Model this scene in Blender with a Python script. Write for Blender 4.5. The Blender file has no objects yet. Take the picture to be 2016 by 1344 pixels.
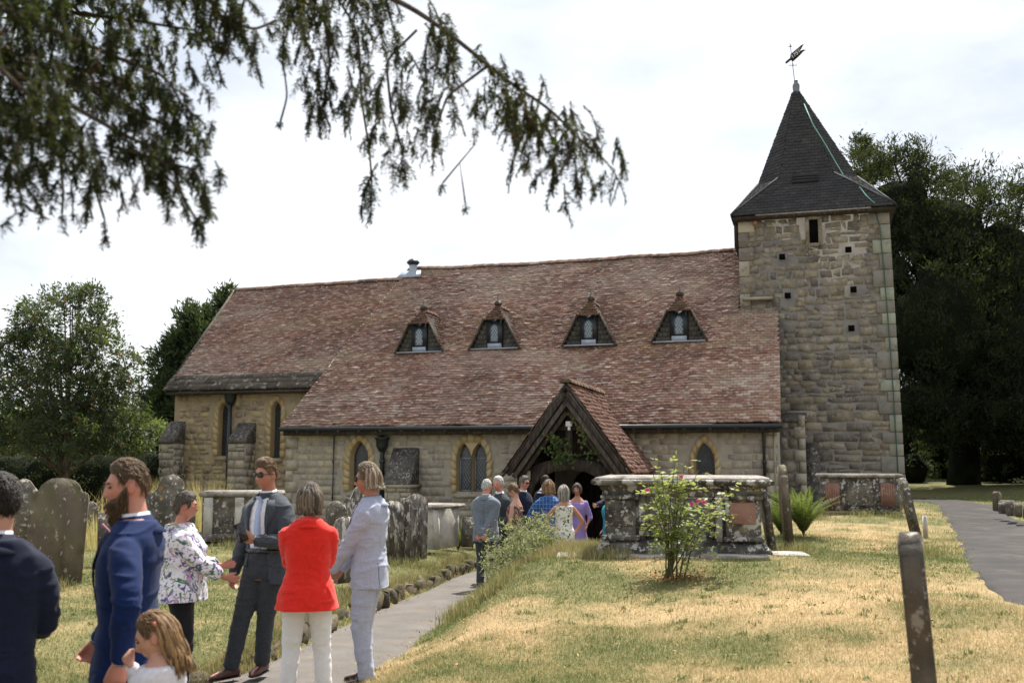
import bpy, bmesh, math, random
import numpy as np
from mathutils import Vector, Matrix, noise as mnoise

# ------------------------------------------------------------------ camera, sky, sun, exposure
SC = bpy.context.scene
COL = SC.collection
PW, PH, FPX, HZ, ZC = 2016., 1344., 1960., 900., 1.8
TH = math.atan((HZ - PH / 2) / FPX)
cam_d = bpy.data.cameras.new('camera'); cam = bpy.data.objects.new('camera', cam_d); COL.objects.link(cam)
cam.location = (0, 0, ZC); cam.rotation_euler = (math.pi / 2 + TH, 0, 0)
cam_d.lens = 35; cam_d.sensor_width = 36; cam_d.clip_start = .05; cam_d.clip_end = 3000
cam_d.dof.use_dof = True; cam_d.dof.focus_distance = 12.0; cam_d.dof.aperture_fstop = 2.8
SC.camera = cam
SUN_EL, SUN_AZ = math.radians(60), math.radians(22)      # azimuth measured from +Y towards +X
wd = bpy.data.worlds.new('World'); SC.world = wd; wd.use_nodes = True
wn = wd.node_tree; wn.nodes.clear()
def wnode(t, **k):
    n = wn.nodes.new(t)
    for a, b in k.items(): setattr(n, a, b)
    return n
w_sky = wnode('ShaderNodeTexSky', sky_type='NISHITA', sun_disc=False, sun_elevation=SUN_EL, sun_rotation=SUN_AZ,
              air_density=1.0, dust_density=2.5, ozone_density=1.0)
w_tc = wnode('ShaderNodeTexCoord'); w_map = wnode('ShaderNodeMapping'); w_map.inputs['Scale'].default_value = (1, 1, 2.2)
w_noise = wnode('ShaderNodeTexNoise'); w_noise.inputs['Scale'].default_value = 2.1
w_noise.inputs['Detail'].default_value = 7; w_noise.inputs['Roughness'].default_value = .55
w_ramp = wnode('ShaderNodeValToRGB')                       # grey-blue gaps to bright thin cloud
w_ramp.color_ramp.elements[0].position = .36; w_ramp.color_ramp.elements[0].color = (2.9 / 6, 3.15 / 6, 3.5 / 6, 1)
w_ramp.color_ramp.elements[1].position = .6; w_ramp.color_ramp.elements[1].color = (5.2 / 6, 5.22 / 6, 5.25 / 6, 1)
w_gain = wnode('ShaderNodeMixRGB', blend_type='MULTIPLY'); w_gain.inputs['Fac'].default_value = 1; w_gain.inputs['Color2'].default_value = (6, 6, 6, 1)
w_mix = wnode('ShaderNodeMixRGB'); w_mix.inputs['Fac'].default_value = .85   # thin bright cloud over the blue
w_bg = wnode('ShaderNodeBackground'); w_bg.inputs['Strength'].default_value = .132
w_out = wnode('ShaderNodeOutputWorld')
L = wn.links.new
L(w_tc.outputs['Generated'], w_map.inputs['Vector']); L(w_map.outputs['Vector'], w_noise.inputs['Vector'])
L(w_noise.outputs['Fac'], w_ramp.inputs['Fac']); L(w_ramp.outputs['Color'], w_gain.inputs['Color1']); L(w_gain.outputs['Color'], w_mix.inputs['Color2'])
L(w_sky.outputs['Color'], w_mix.inputs['Color1']); L(w_mix.outputs['Color'], w_bg.inputs['Color'])
L(w_bg.outputs['Background'], w_out.inputs['Surface'])
sun_d = bpy.data.lights.new('sun', 'SUN'); sun_d.energy = 5.0; sun_d.angle = math.radians(.6); sun_d.color = (1, .95, .86)
sun = bpy.data.objects.new('sun', sun_d); COL.objects.link(sun)
SUND = Vector((math.sin(SUN_AZ) * math.cos(SUN_EL), math.cos(SUN_AZ) * math.cos(SUN_EL), math.sin(SUN_EL)))
sun.rotation_euler = SUND.to_track_quat('Z', 'Y').to_euler(); sun.location = (0, 0, 30)
SC.view_settings.view_transform = 'Standard'; SC.view_settings.look = 'None'
SC.view_settings.exposure = 0.88; SC.view_settings.gamma = 1
SC.render.engine = 'CYCLES'
SC.cycles.use_denoising = True
SC.cycles.max_bounces = 6; SC.cycles.diffuse_bounces = 3; SC.cycles.glossy_bounces = 2
SC.cycles.transmission_bounces = 3; SC.cycles.transparent_max_bounces = 8
SC.cycles.caustics_reflective = False; SC.cycles.caustics_refractive = False

# ------------------------------------------------------------------ helpers
CAM = np.array([0, 0, ZC]); cT, sT = math.cos(TH), math.sin(TH)
def ray(x, y):
    u = (x - PW / 2) / FPX; v = (PH / 2 - y) / FPX
    return np.array([u, cT - v * sT, sT + v * cT])
def atY(x, y, Y): r = ray(x, y); return CAM + r * Y / r[1]
def proj(p):
    d = np.asarray(p, float) - CAM
    f = d[..., 1] * cT + d[..., 2] * sT; up = -d[..., 1] * sT + d[..., 2] * cT
    f = np.maximum(f, .01)
    return np.stack([PW / 2 + FPX * d[..., 0] / f, PH / 2 - FPX * up / f], -1)
def sstep(a, b, x): t = np.clip((np.asarray(x, float) - a) / (b - a), 0, 1); return t * t * (3 - 2 * t)
def crs(a, b):
    a = np.asarray(a, float); b = np.asarray(b, float)
    if a.ndim == 1 and b.ndim == 1: return np.array([a[1] * b[2] - a[2] * b[1], a[2] * b[0] - a[0] * b[2], a[0] * b[1] - a[1] * b[0]])
    return np.cross(a, b)
def nz(v): v = np.asarray(v, float); return v / (math.sqrt(float((v * v).sum())) + 1e-12)
def pnoise(P, sc, seed=0.):
    return np.array([mnoise.noise(Vector((p[0] * sc + seed, p[1] * sc + seed * 1.7, p[2] * sc - seed))) for p in P])

def mesh_raw(name, V, loops, totals, tint=None, smooth=False, vcol=None):
    me = bpy.data.meshes.new(name)
    V = np.asarray(V, np.float32); loops = np.asarray(loops, np.int32); totals = np.asarray(totals, np.int32)
    me.vertices.add(len(V)); me.vertices.foreach_set('co', V.ravel())
    me.loops.add(len(loops)); me.loops.foreach_set('vertex_index', loops)
    me.polygons.add(len(totals))
    me.polygons.foreach_set('loop_start', np.concatenate([[0], np.cumsum(totals)[:-1]]).astype(np.int32))
    if smooth: me.polygons.foreach_set('use_smooth', np.ones(len(totals), bool))
    if tint is not None:
        a = me.attributes.new('tint', 'FLOAT', 'FACE'); a.data.foreach_set('value', np.asarray(tint, np.float32))
    me.update(calc_edges=True)
    return me
def mesh_np(name, V, F, tint=None, smooth=False):
    F = np.asarray(F, np.int32)
    return mesh_raw(name, V, F.ravel(), np.full(len(F), F.shape[1]), tint, smooth)
def mesh_py(name, V, F, tint=None, smooth=False):
    loops = [i for f in F for i in f]
    return mesh_raw(name, V, loops, [len(f) for f in F], None if tint is None else np.full(len(F), tint), smooth)

def obj(name, me, mat=None, parent=None, kind=None):
    o = bpy.data.objects.new(name, me); COL.objects.link(o)
    if mat is not None and me is not None:
        me.materials.clear()
        me.materials.append(mat)
    if parent is not None:
        o.parent = parent
        if parent.type == 'EMPTY' and 'category' in parent: o.matrix_parent_inverse = Matrix.Translation(-Vector(parent.location))
    if kind: o['kind'] = kind
    return o
def thing(name, label, cat, loc=(0, 0, 0), group=None):
    o = bpy.data.objects.new(name, None); COL.objects.link(o); o.location = tuple(float(c) for c in loc)
    o.empty_display_size = .2
    o['label'] = label; o['category'] = cat
    if group: o['group'] = group
    return o
def tag(o, label, cat, group=None):
    o['label'] = label; o['category'] = cat
    if group: o['group'] = group
    return o

class MB:
    """collects shapes for one mesh"""
    def __init__(s): s.cv = []; s.cl = []; s.ct = []; s.tr = []; s.n = 0
    def add_raw(s, V, loops, tot): V = np.asarray(V, float).reshape(-1, 3); s.cv.append(V); s.cl.append(np.asarray(loops) + s.n); s.ct.append(np.asarray(tot)); s.tr.append(np.full(len(tot), random.random())); s.n += len(V); return s
    def add(s, V, F):
        F = [tuple(f) for f in F]; return s.add_raw(np.array([tuple(v) for v in V], float), [i for f in F for i in f], [len(f) for f in F])
    @property
    def V(s): return np.concatenate(s.cv)
    @V.setter
    def V(s, v): s.cv = [np.asarray(v, float)]
    @property
    def F(s):
        l = np.concatenate(s.cl); o = 0; out = []
        for t in np.concatenate(s.ct): out.append(tuple(int(q) for q in l[o:o + t])); o += t
        return out
    def mesh(s, name, tint=None, smooth=False):
        t = np.concatenate(s.ct); return mesh_raw(name, s.V, np.concatenate(s.cl), t, None if tint is None else np.concatenate(s.tr) if tint == 'rand' else np.full(len(t), tint), smooth)
    def box(s, c, d, ax=None):
        c = np.asarray(c, float); A = np.eye(3) if ax is None else np.asarray(ax, float)
        V = [c + A[0] * d[0] / 2 * i + A[1] * d[1] / 2 * j + A[2] * d[2] / 2 * k for i in (-1, 1) for j in (-1, 1) for k in (-1, 1)]
        return s.add(V, [(0, 1, 3, 2), (4, 6, 7, 5), (0, 4, 5, 1), (2, 3, 7, 6), (0, 2, 6, 4), (1, 5, 7, 3)])
    def tube(s, P, r, n=8, cap=True):
        P = np.asarray(P, float); m = len(P); r = np.broadcast_to(np.asarray(r, float), (m,))
        T = np.gradient(P, axis=0); T /= np.sqrt((T * T).sum(1))[:, None] + 1e-12; A = np.empty((m, 3)); B = np.empty((m, 3)); ref = (0., 0., 1.) if abs(T[0][2]) < .9 else (1., 0., 0.)
        for i, t in enumerate(T.tolist()):
            ax, ay, az = t[1] * ref[2] - t[2] * ref[1], t[2] * ref[0] - t[0] * ref[2], t[0] * ref[1] - t[1] * ref[0]; q = math.sqrt(ax * ax + ay * ay + az * az) + 1e-12; ax, ay, az = ax / q, ay / q, az / q
            ref = (ay * t[2] - az * t[1], az * t[0] - ax * t[2], ax * t[1] - ay * t[0]); A[i] = (ax, ay, az); B[i] = ref
        w = 2 * math.pi * np.arange(n) / n; V = P[:, None] + r[:, None, None] * (np.cos(w)[None, :, None] * A[:, None] + np.sin(w)[None, :, None] * B[:, None])
        k = np.arange(n); k1 = (k + 1) % n; i = np.arange(m - 1)[:, None] * n; lo = np.stack([i + k, i + k1, i + n + k1, i + n + k], -1).reshape(-1); tot = np.full((m - 1) * n, 4)
        if cap: lo = np.concatenate([lo, k[::-1], (m - 1) * n + k]); tot = np.concatenate([tot, [n, n]])
        return s.add_raw(V.reshape(-1, 3), lo, tot)
    def lathe(s, c, prof, n=16):
        V = [(c[0] + r * math.cos(2 * math.pi * k / n), c[1] + r * math.sin(2 * math.pi * k / n), c[2] + z) for r, z in prof for k in range(n)]
        m = len(prof)
        F = [(i * n + k, i * n + (k + 1) % n, (i + 1) * n + (k + 1) % n, (i + 1) * n + k) for i in range(m - 1) for k in range(n)]
        F += [tuple(range(n - 1, -1, -1)), tuple((m - 1) * n + k for k in range(n))]
        return s.add(V, F)
    def prism(s, poly, o, ex, ey, ez, t):
        """poly in (ex,ey) plane at o, extruded by t along ez"""
        o = np.asarray(o, float); ex, ey, ez = (np.asarray(a, float) for a in (ex, ey, ez)); n = len(poly)
        V = [o + ex * x + ey * y for x, y in poly] + [o + ex * x + ey * y + ez * t for x, y in poly]
        F = [tuple(range(n - 1, -1, -1)), tuple(range(n, 2 * n))] + [(i, (i + 1) % n, n + (i + 1) % n, n + i) for i in range(n)]
        return s.add(V, F)
    def build(s, name, mat, parent=None, kind=None, smooth=False, tint=None):
        me = s.mesh(name, tint, smooth)
        if len(me.polygons) < 20000: fix_normals(me)
        return obj(name, me, mat, parent, kind)
def fix_normals(me):
    bm = bmesh.new(); bm.from_mesh(me); bmesh.ops.recalc_face_normals(bm, faces=bm.faces); bm.to_mesh(me); bm.free()
def bevel_mesh(me, w, seg=1):
    bm = bmesh.new(); bm.from_mesh(me)
    bmesh.ops.recalc_face_normals(bm, faces=bm.faces)
    bmesh.ops.bevel(bm, geom=[e for e in bm.edges if e.calc_face_angle(0) > .5], offset=w, segments=seg, affect='EDGES', clamp_overlap=True)
    bm.to_mesh(me); bm.free(); return me

class Pieces:
    """many small pieces: the largest in view become objects, the rest one stuff part"""
    def __init__(s): s.p = []
    def add(s, V, F, tint): s.p.append((np.asarray(V, float), F, tint))
    def emit(s, name, rest, mat, parent, nmax=300):
        area = []
        for V, F, t in s.p:
            q = proj(V); w = np.ptp(q, axis=0); c = q.mean(0)
            vis = (-20 < c[0] < PW + 20) and (-20 < c[1] < PH + 20)
            area.append(w[0] * w[1] if vis else 0)
        order = np.argsort(-np.array(area)); big = order[:nmax]; small = order[nmax:]
        for i in big:
            V, F, t = s.p[i]; obj(name, mesh_py(name, V, F, t), mat, parent)
        if len(small):
            Vs = []; loops = []; tot = []; tint = []; k = 0
            for i in small:
                V, F, t = s.p[i]; Vs.append(V)
                for f in F: loops += [a + k for a in f]; tot.append(len(f)); tint.append(t)
                k += len(V)
            obj(rest, mesh_raw(rest, np.concatenate(Vs), loops, tot, tint), mat, parent, 'stuff')

# ------------------------------------------------------------------ procedural materials
def nd(nt, t, props=None, **inp):
    n = nt.nodes.new(t)
    for a, b in (props or {}).items(): setattr(n, a, b)
    for k, v in inp.items():
        s = n.inputs[k.replace('_', ' ')]
        if hasattr(v, 'is_output') or isinstance(v, bpy.types.NodeSocket): nt.links.new(v, s)
        else: s.default_value = v
    return n
def rgba(c): return (c[0], c[1], c[2], 1)
def ramp(nt, fac, stops, interp='LINEAR'):
    n = nt.nodes.new('ShaderNodeValToRGB'); cr = n.color_ramp; cr.interpolation = interp
    while len(cr.elements) < len(stops): cr.elements.new(.5)
    for e, (p, c) in zip(cr.elements, stops): e.position = p; e.color = rgba(c) if not np.isscalar(c) else (c, c, c, 1)
    nt.links.new(fac, n.inputs['Fac']); return n.outputs['Color']
def math_n(nt, op, a, b=0.):
    n = nt.nodes.new('ShaderNodeMath'); n.operation = op
    for i, v in enumerate((a, b)):
        if hasattr(v, 'node'): nt.links.new(v, n.inputs[i])
        else: n.inputs[i].default_value = v
    return n.outputs[0]
def mixc(nt, fac, a, b, blend='MIX'):
    n = nt.nodes.new('ShaderNodeMixRGB'); n.blend_type = blend
    for k, v in (('Fac', fac), ('Color1', a), ('Color2', b)):
        if hasattr(v, 'node'): nt.links.new(v, n.inputs[k])
        else: n.inputs[k].default_value = v if k == 'Fac' else rgba(v)
    return n.outputs[0]
def new_mat(name):
    m = bpy.data.materials.new(name); m.use_nodes = True; nt = m.node_tree; nt.nodes.clear()
    out = nt.nodes.new('ShaderNodeOutputMaterial'); b = nt.nodes.new('ShaderNodeBsdfPrincipled')
    nt.links.new(b.outputs[0], out.inputs['Surface']); return m, nt, b, out
def noise(nt, vec, scale, detail=4, rough=.55, dist=0.):
    return nd(nt, 'ShaderNodeTexNoise', None, Vector=vec, Scale=scale, Detail=detail, Roughness=rough, Distortion=dist).outputs['Fac']
def surf(name, cols, tint=.6, nscale=6., ndet=5, rough=.85, spec=.25, bump=.3, bscale=40., spots=(), stretch=(1, 1, 1), transl=0., tmix=.45, metal=0., sheen=0., big=None):
    """cols: colour ramp read by the per-piece tint mixed with noise; spots: (colour, scale, threshold, softness, amount)"""
    m, nt, b, out = new_mat(name)
    tc = nd(nt, 'ShaderNodeTexCoord').outputs['Object']
    vec = nd(nt, 'ShaderNodeMapping', None, Vector=tc, Scale=stretch).outputs[0]
    nfac = ramp(nt, noise(nt, vec, nscale, ndet), [(.28, 0.), (.72, 1.)])
    if tint > 0:
        at = nd(nt, 'ShaderNodeAttribute', {'attribute_name': 'tint'}).outputs['Fac']
        fac = math_n(nt, 'ADD', math_n(nt, 'MULTIPLY', at, tint), math_n(nt, 'MULTIPLY', nfac, 1 - tint))
    else: fac = nfac
    k = len(cols); col = ramp(nt, fac, [(i / max(k - 1, 1), c) for i, c in enumerate(cols)])
    if big:
        f = ramp(nt, noise(nt, vec, big[1], 3), [(big[2] - big[3], 0.), (big[2] + big[3], big[4])]); col = mixc(nt, f, col, big[0])
    for c, sc, th, soft, amt in spots:
        f = ramp(nt, noise(nt, vec, sc, 4, .6), [(max(th - soft, 0), 0.), (min(th + soft, 1), amt)]); col = mixc(nt, f, col, c)
    nt.links.new(col, b.inputs['Base Color']); b.inputs['Roughness'].default_value = rough
    b.inputs['Specular IOR Level'].default_value = spec; b.inputs['Metallic'].default_value = metal
    if sheen: b.inputs['Sheen Weight'].default_value = sheen; b.inputs['Sheen Roughness'].default_value = .5
    if bump:
        bp = nd(nt, 'ShaderNodeBump', None, Height=noise(nt, vec, bscale, 5, .65), Strength=bump, Distance=.02)
        nt.links.new(bp.outputs[0], b.inputs['Normal'])
    if transl:
        t = nd(nt, 'ShaderNodeBsdfTranslucent', None, Color=mixc(nt, tmix, col, (.35, .45, .08)))
        mx = nd(nt, 'ShaderNodeMixShader', None, Fac=transl); nt.links.new(b.outputs[0], mx.inputs[1]); nt.links.new(t.outputs[0], mx.inputs[2])
        nt.links.new(mx.outputs[0], out.inputs['Surface'])
    return m

rng = np.random.default_rng(7); random.seed(7)
# ------------------------------------------------------------------ church frame: s east along the wall (left), n into the church, z up
ROT = math.radians(17)
CS = np.array([-math.cos(ROT), math.sin(ROT), 0]); CN = np.array([math.sin(ROT), math.cos(ROT), 0]); CZ = np.array([0, 0, 1.])
CO = atY(1530, 838, 22.5); CO[2] = 0
def cw(s, n, z): return CO + CS * s + CN * n + CZ * z
def on_wall(x, y, n=0.):
    r = ray(x, y); t = ((CO - CAM) @ CN + n) / (r @ CN); p = CAM + r * t; return (p - CO) @ CS, p[2]

M_tile = surf('clay_roof_tile', [(.085, .05, .039), (.165, .09, .067), (.24, .126, .09), (.32, .195, .148), (.5, .43, .37)], .78, 2.2, 6, .75, .3, .25, 60, stretch=(.4, .9, 1.5),
              spots=[((.55, .48, .44), 13, .6, .04, .75), ((.2, .15, .06), 1.1, .62, .1, .45), ((.48, .42, .36), .55, .56, .1, .33)], big=((.1, .075, .065), .5, .58, .15, .4))
M_slab = surf('stone_roof_slab', [(.05, .042, .036), (.1, .085, .07), (.17, .145, .125)], .5, 4, 6, .9, .2, .5, 20, spots=[((.4, .37, .33), 7, .62, .04, .8)])
M_shing = surf('dark_spire_tile', [(.022, .022, .025), (.038, .038, .042), (.06, .058, .06)], .6, 3, 4, .75, .3, .2, 40, spots=[((.1, .1, .1), 4, .68, .05, .5)])
M_ashlar = surf('nave_wall_stone', [(.2, .18, .16), (.3, .27, .235), (.37, .33, .27), (.44, .385, .29), (.48, .43, .35)], .62, 3, 7, .92, .15, .5, 34,
                spots=[((.12, .1, .09), 5, .6, .08, .5), ((.1, .085, .075), 24, .64, .04, .5), ((.55, .53, .48), 15, .65, .03, .6)])
M_rubble = surf('chancel_wall_stone', [(.14, .11, .09), (.27, .215, .16), (.38, .3, .2), (.46, .36, .2), (.36, .31, .26)], .65, 4, 6, .92, .15, .5, 24,
                spots=[((.09, .07, .06), 5, .62, .06, .6), ((.42, .25, .07), 3, .68, .04, .5)])
M_tower = surf('tower_wall_stone', [(.085, .076, .068), (.15, .133, .117), (.21, .186, .155), (.28, .235, .165), (.31, .28, .225), (.23, .178, .14)], .6, 3.5, 7, .93, .15, .7, 30,
               spots=[((.06, .055, .05), 3, .58, .1, .6), ((.045, .04, .038), 22, .62, .04, .6), ((.42, .4, .36), 16, .64, .03, .7)])
M_mortar = surf('lime_mortar', [(.27, .24, .2), (.4, .36, .3)], 0, 5, 6, .95, .1, .5, 40)
M_mortar_y = surf('sandy_mortar', [(.28, .23, .165), (.42, .34, .24)], 0, 4, 6, .95, .1, .5, 40, spots=[((.36, .24, .09), 2, .62, .08, .5)])
M_mortar_d = surf('weathered_mortar', [(.16, .148, .132), (.26, .238, .21)], 0, 4, 6, .95, .1, .5, 40)
M_dress = surf('yellow_dressed_stone', [(.33, .25, .13), (.44, .34, .19), (.48, .41, .28)], .5, 5, 5, .88, .2, .25, 40, spots=[((.45, .26, .07), 4, .62, .06, .6), ((.15, .12, .09), 8, .66, .05, .5)])
M_pale = surf('pale_dressed_stone', [(.26, .235, .19), (.38, .34, .27), (.45, .4, .32)], .5, 5, 5, .88, .2, .3, 40, spots=[((.14, .12, .1), 6, .62, .06, .6)])
M_quoin = surf('algae_stained_quoin', [(.17, .158, .138), (.24, .225, .195), (.28, .285, .23), (.33, .38, .3)], .75, 3, 5, .9, .15, .35, 30, spots=[((.12, .115, .1), 5, .6, .08, .6)])
M_weather = surf('lichened_weathering_stone', [(.05, .045, .04), (.1, .09, .08), (.17, .155, .14)], 0, 9, 6, .95, .1, .6, 40, spots=[((.45, .43, .4), 16, .62, .04, .8)])
M_glass = surf('leaded_window_glass', [(.012, .016, .02), (.03, .038, .045)], .7, 3, 2, .12, .6, .15, 9)
M_glassb = surf('pale_dormer_glass', [(.16, .21, .27), (.28, .35, .42)], .7, 3, 2, .15, .6, .1, 9)
M_lead = surf('grey_lead', [(.09, .1, .11), (.17, .18, .2)], 0, 8, 4, .55, .4, .15, 40)
M_leadp = surf('pale_lead_sheet', [(.25, .29, .36), (.38, .42, .5)], 0, 6, 4, .5, .4, .2, 20)
M_black = surf('black_painted_iron', [(.008, .012, .016), (.02, .026, .032)], 0, 8, 4, .4, .5, .1, 30)
M_wood = surf('weathered_dark_oak', [(.02, .015, .012), (.045, .036, .029), (.09, .075, .063)], 0, 3, 6, .85, .2, .5, 20, stretch=(6, 6, 1.2))
M_woodg = surf('silvered_oak_board', [(.04, .032, .027), (.085, .072, .062), (.16, .14, .122)], 0, 3, 6, .85, .2, .5, 20, stretch=(7, 7, 2))
M_inside = surf('dim_plaster', [(.07, .055, .045), (.11, .09, .07)], 0, 2, 3, .95, .1, .1, 20)
M_copper = surf('green_copper_strip', [(.09, .25, .2), (.17, .36, .3)], 0, 6, 3, .6, .4, 0)
M_copperd = surf('dull_green_strip', [(.03, .07, .055), (.06, .11, .085)], 0, 6, 3, .7, .3, 0)
M_white = surf('white_plastic', [(.6, .6, .58), (.75, .75, .73)], 0, 6, 3, .4, .5, 0)
M_holeshade = surf('painted_hole_shade', [(.004, .004, .004), (.008, .007, .006)], 0, 5, 2, 1., 0, 0)  # near-black paint for the shade inside the tower holes
M_brick = surf('red_brick', [(.3, .12, .07), (.36, .16, .1)], 0, 9, 3, .9, .1, .3, 40)

church = thing('church', 'old stone church with red tiled roof, four dormers, timber porch and square spired tower', 'church', cw(6, 5, 0))

# ---- generic tile covering of a planar polygon
def tile_poly(P, o, eu, ev, en, poly, gauge, tw, th, sag=None, jit=1., seed=1, v0=0., lift=.012, pale=None):
    """poly in (u,v) on plane o+u*eu+v*ev ; tiles laid in courses along u"""
    r = np.random.default_rng(seed); poly = np.asarray(poly, float); vmin, vmax = poly[:, 1].min(), poly[:, 1].max()
    k = 0; v = vmin + v0
    while v < vmax - .2 * gauge:
        vm = min(v + gauge * .5, vmax - 1e-3); xs = []
        for i in range(len(poly)):
            a, b = poly[i], poly[(i + 1) % len(poly)]
            if (a[1] - vm) * (b[1] - vm) < 0: xs.append(a[0] + (b[0] - a[0]) * (vm - a[1]) / (b[1] - a[1]))
        xs.sort()
        for j in range(0, len(xs) - 1, 2):
            u0, u1 = xs[j], xs[j + 1]; u = math.floor(u0 / tw) * tw + (tw / 2 if k % 2 else 0) - tw
            while u < u1:
                a, b = max(u + .002, u0), min(u + tw - .002, u1)
                if b - a > .25 * tw:
                    dz = (r.normal(0, .0035)) * jit; sk = r.normal(0, .004) * jit; lf = lift + abs(r.normal(0, .004)) * jit
                    top = min(v + gauge * 1.15, vmax + .02)
                    uv = [(a, v + sk, lf + dz + th), (b, v - sk, lf + dz + th), (b, top, lf), (a, top, lf), (a, v + sk, lf + dz - .004), (b, v - sk, lf + dz - .004)]
                    V = []
                    for uu, vv, hh in uv:
                        q = o + eu * uu + ev * vv + en * hh
                        if sag is not None: q = q + en * sag(uu, vv)
                        V.append(q)
                    t = r.beta(2.4, 2.8)
                    if pale is not None: t = np.clip(t + pale(uu, vv), 0, 1)
                    P.add(V, [(0, 1, 2, 3), (4, 5, 1, 0), (4, 0, 3), (5, 2, 1)], t)
                u += tw
        v += gauge; k += 1

def coursed(P, o, eu, ez, en, u0, u1, z0, z1, hc, wc, gap, proud, skip=None, seed=1, jitter=.0, bev=.012, seg=None):
    """stone blocks in courses on the plane o+u*eu+z*ez, proud along en; seg: function -> list of boundaries"""
    r = np.random.default_rng(seed); z = z0
    while z < z1 - .03:
        h = min(r.uniform(*hc), z1 - z)
        if z1 - (z + h) < hc[0] * .6: h = z1 - z
        u = u0 - r.uniform(0, wc[1] * .6)
        while u < u1:
            w = r.uniform(*wc); a, b = max(u, u0), min(u + w, u1); u += w
            if b - a < .05: continue
            sub = [(z, h)] if (h < .2 or r.random() > .25) else [(z, h * .5), (z + h * .5, h * .5)]
            for zz, hh in sub:
                cx, cz = (a + b) / 2, zz + hh / 2
                if skip and skip(a, b, zz, zz + hh): continue
                d = proud * r.uniform(.3, 1.2); g = gap / 2; J = lambda: r.normal(0, jitter)
                q = [(a + g + J(), zz + g + J()), (b - g + J(), zz + g + J()), (b - g + J(), zz + hh - g + J()), (a + g + J(), zz + hh - g + J())]
                c = np.mean(q, 0); V = [o + eu * x + ez * y - en * .02 for x, y in q]
                if jitter > 0 and jitter < .02:   # rounder rubble outline: eight-sided face
                    q8 = []
                    for i in range(4):
                        A, B = np.array(q[i]), np.array(q[(i + 1) % 4]); q8 += [A + (B - A) * r.uniform(.1, .28), A + (B - A) * r.uniform(.72, .9)]
                    V = [o + eu * x + ez * y - en * .02 for x, y in q8]
                    V += [o + eu * (x + (c[0] - x) * .035) + ez * (y + (c[1] - y) * .06) + en * (d + r.normal(0, .004)) for x, y in q8]; n = 8
                else:
                    V += [o + eu * (x + np.sign(c[0] - x) * bev * .5) + ez * (y + np.sign(c[1] - y) * bev * .5) + en * (d + r.normal(0, .0025 if jitter == 0 else .004)) for x, y in q]; n = 4
                P.add(V, [tuple(range(n, 2 * n))] + [(i, (i + 1) % n, n + (i + 1) % n, n + i) for i in range(n)], r.beta(2, 2.2))
        z += h

def arch(a, rise, h0, h1, n=9):
    """pointed arch outline from bottom left over the top to bottom right"""
    c = (rise * rise - a * a) / (2 * a); R = a + c; pts = [(-a, h0), (-a, (h0 + h1) / 2)]
    t1 = math.atan2(rise, c)
    for i in range(n + 1):
        t = t1 * i / n; pts.append((c - R * math.cos(t), h1 + R * math.sin(t)))
    return pts + [(-x, z) for x, z in pts[-2::-1]]

def panel_grid(name, o, eu, ez, u0, u1, z0, z1, hole, mat, parent, st=.06):
    us = np.linspace(u0, u1, max(2, int((u1 - u0) / st))); zs = np.linspace(z0, z1, max(2, int((z1 - z0) / st)))
    V = [o + eu * u + ez * z for z in zs for u in us]; m = len(us)
    F = [(i * m + j, i * m + j + 1, (i + 1) * m + j + 1, (i + 1) * m + j) for i in range(len(zs) - 1) for j in range(m - 1)
         if not hole((us[j] + us[j + 1]) / 2, (zs[i] + zs[i + 1]) / 2)]
    return obj(name, mesh_py(name, V, F), mat, parent)

def in_poly(x, y, poly):
    c = False; n = len(poly)
    for i in range(n):
        (x0, y0), (x1, y1) = poly[i], poly[i - 1]
        if (y0 > y) != (y1 > y) and x < (x1 - x0) * (y - y0) / (y1 - y0) + x0: c = not c
    return c

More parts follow.
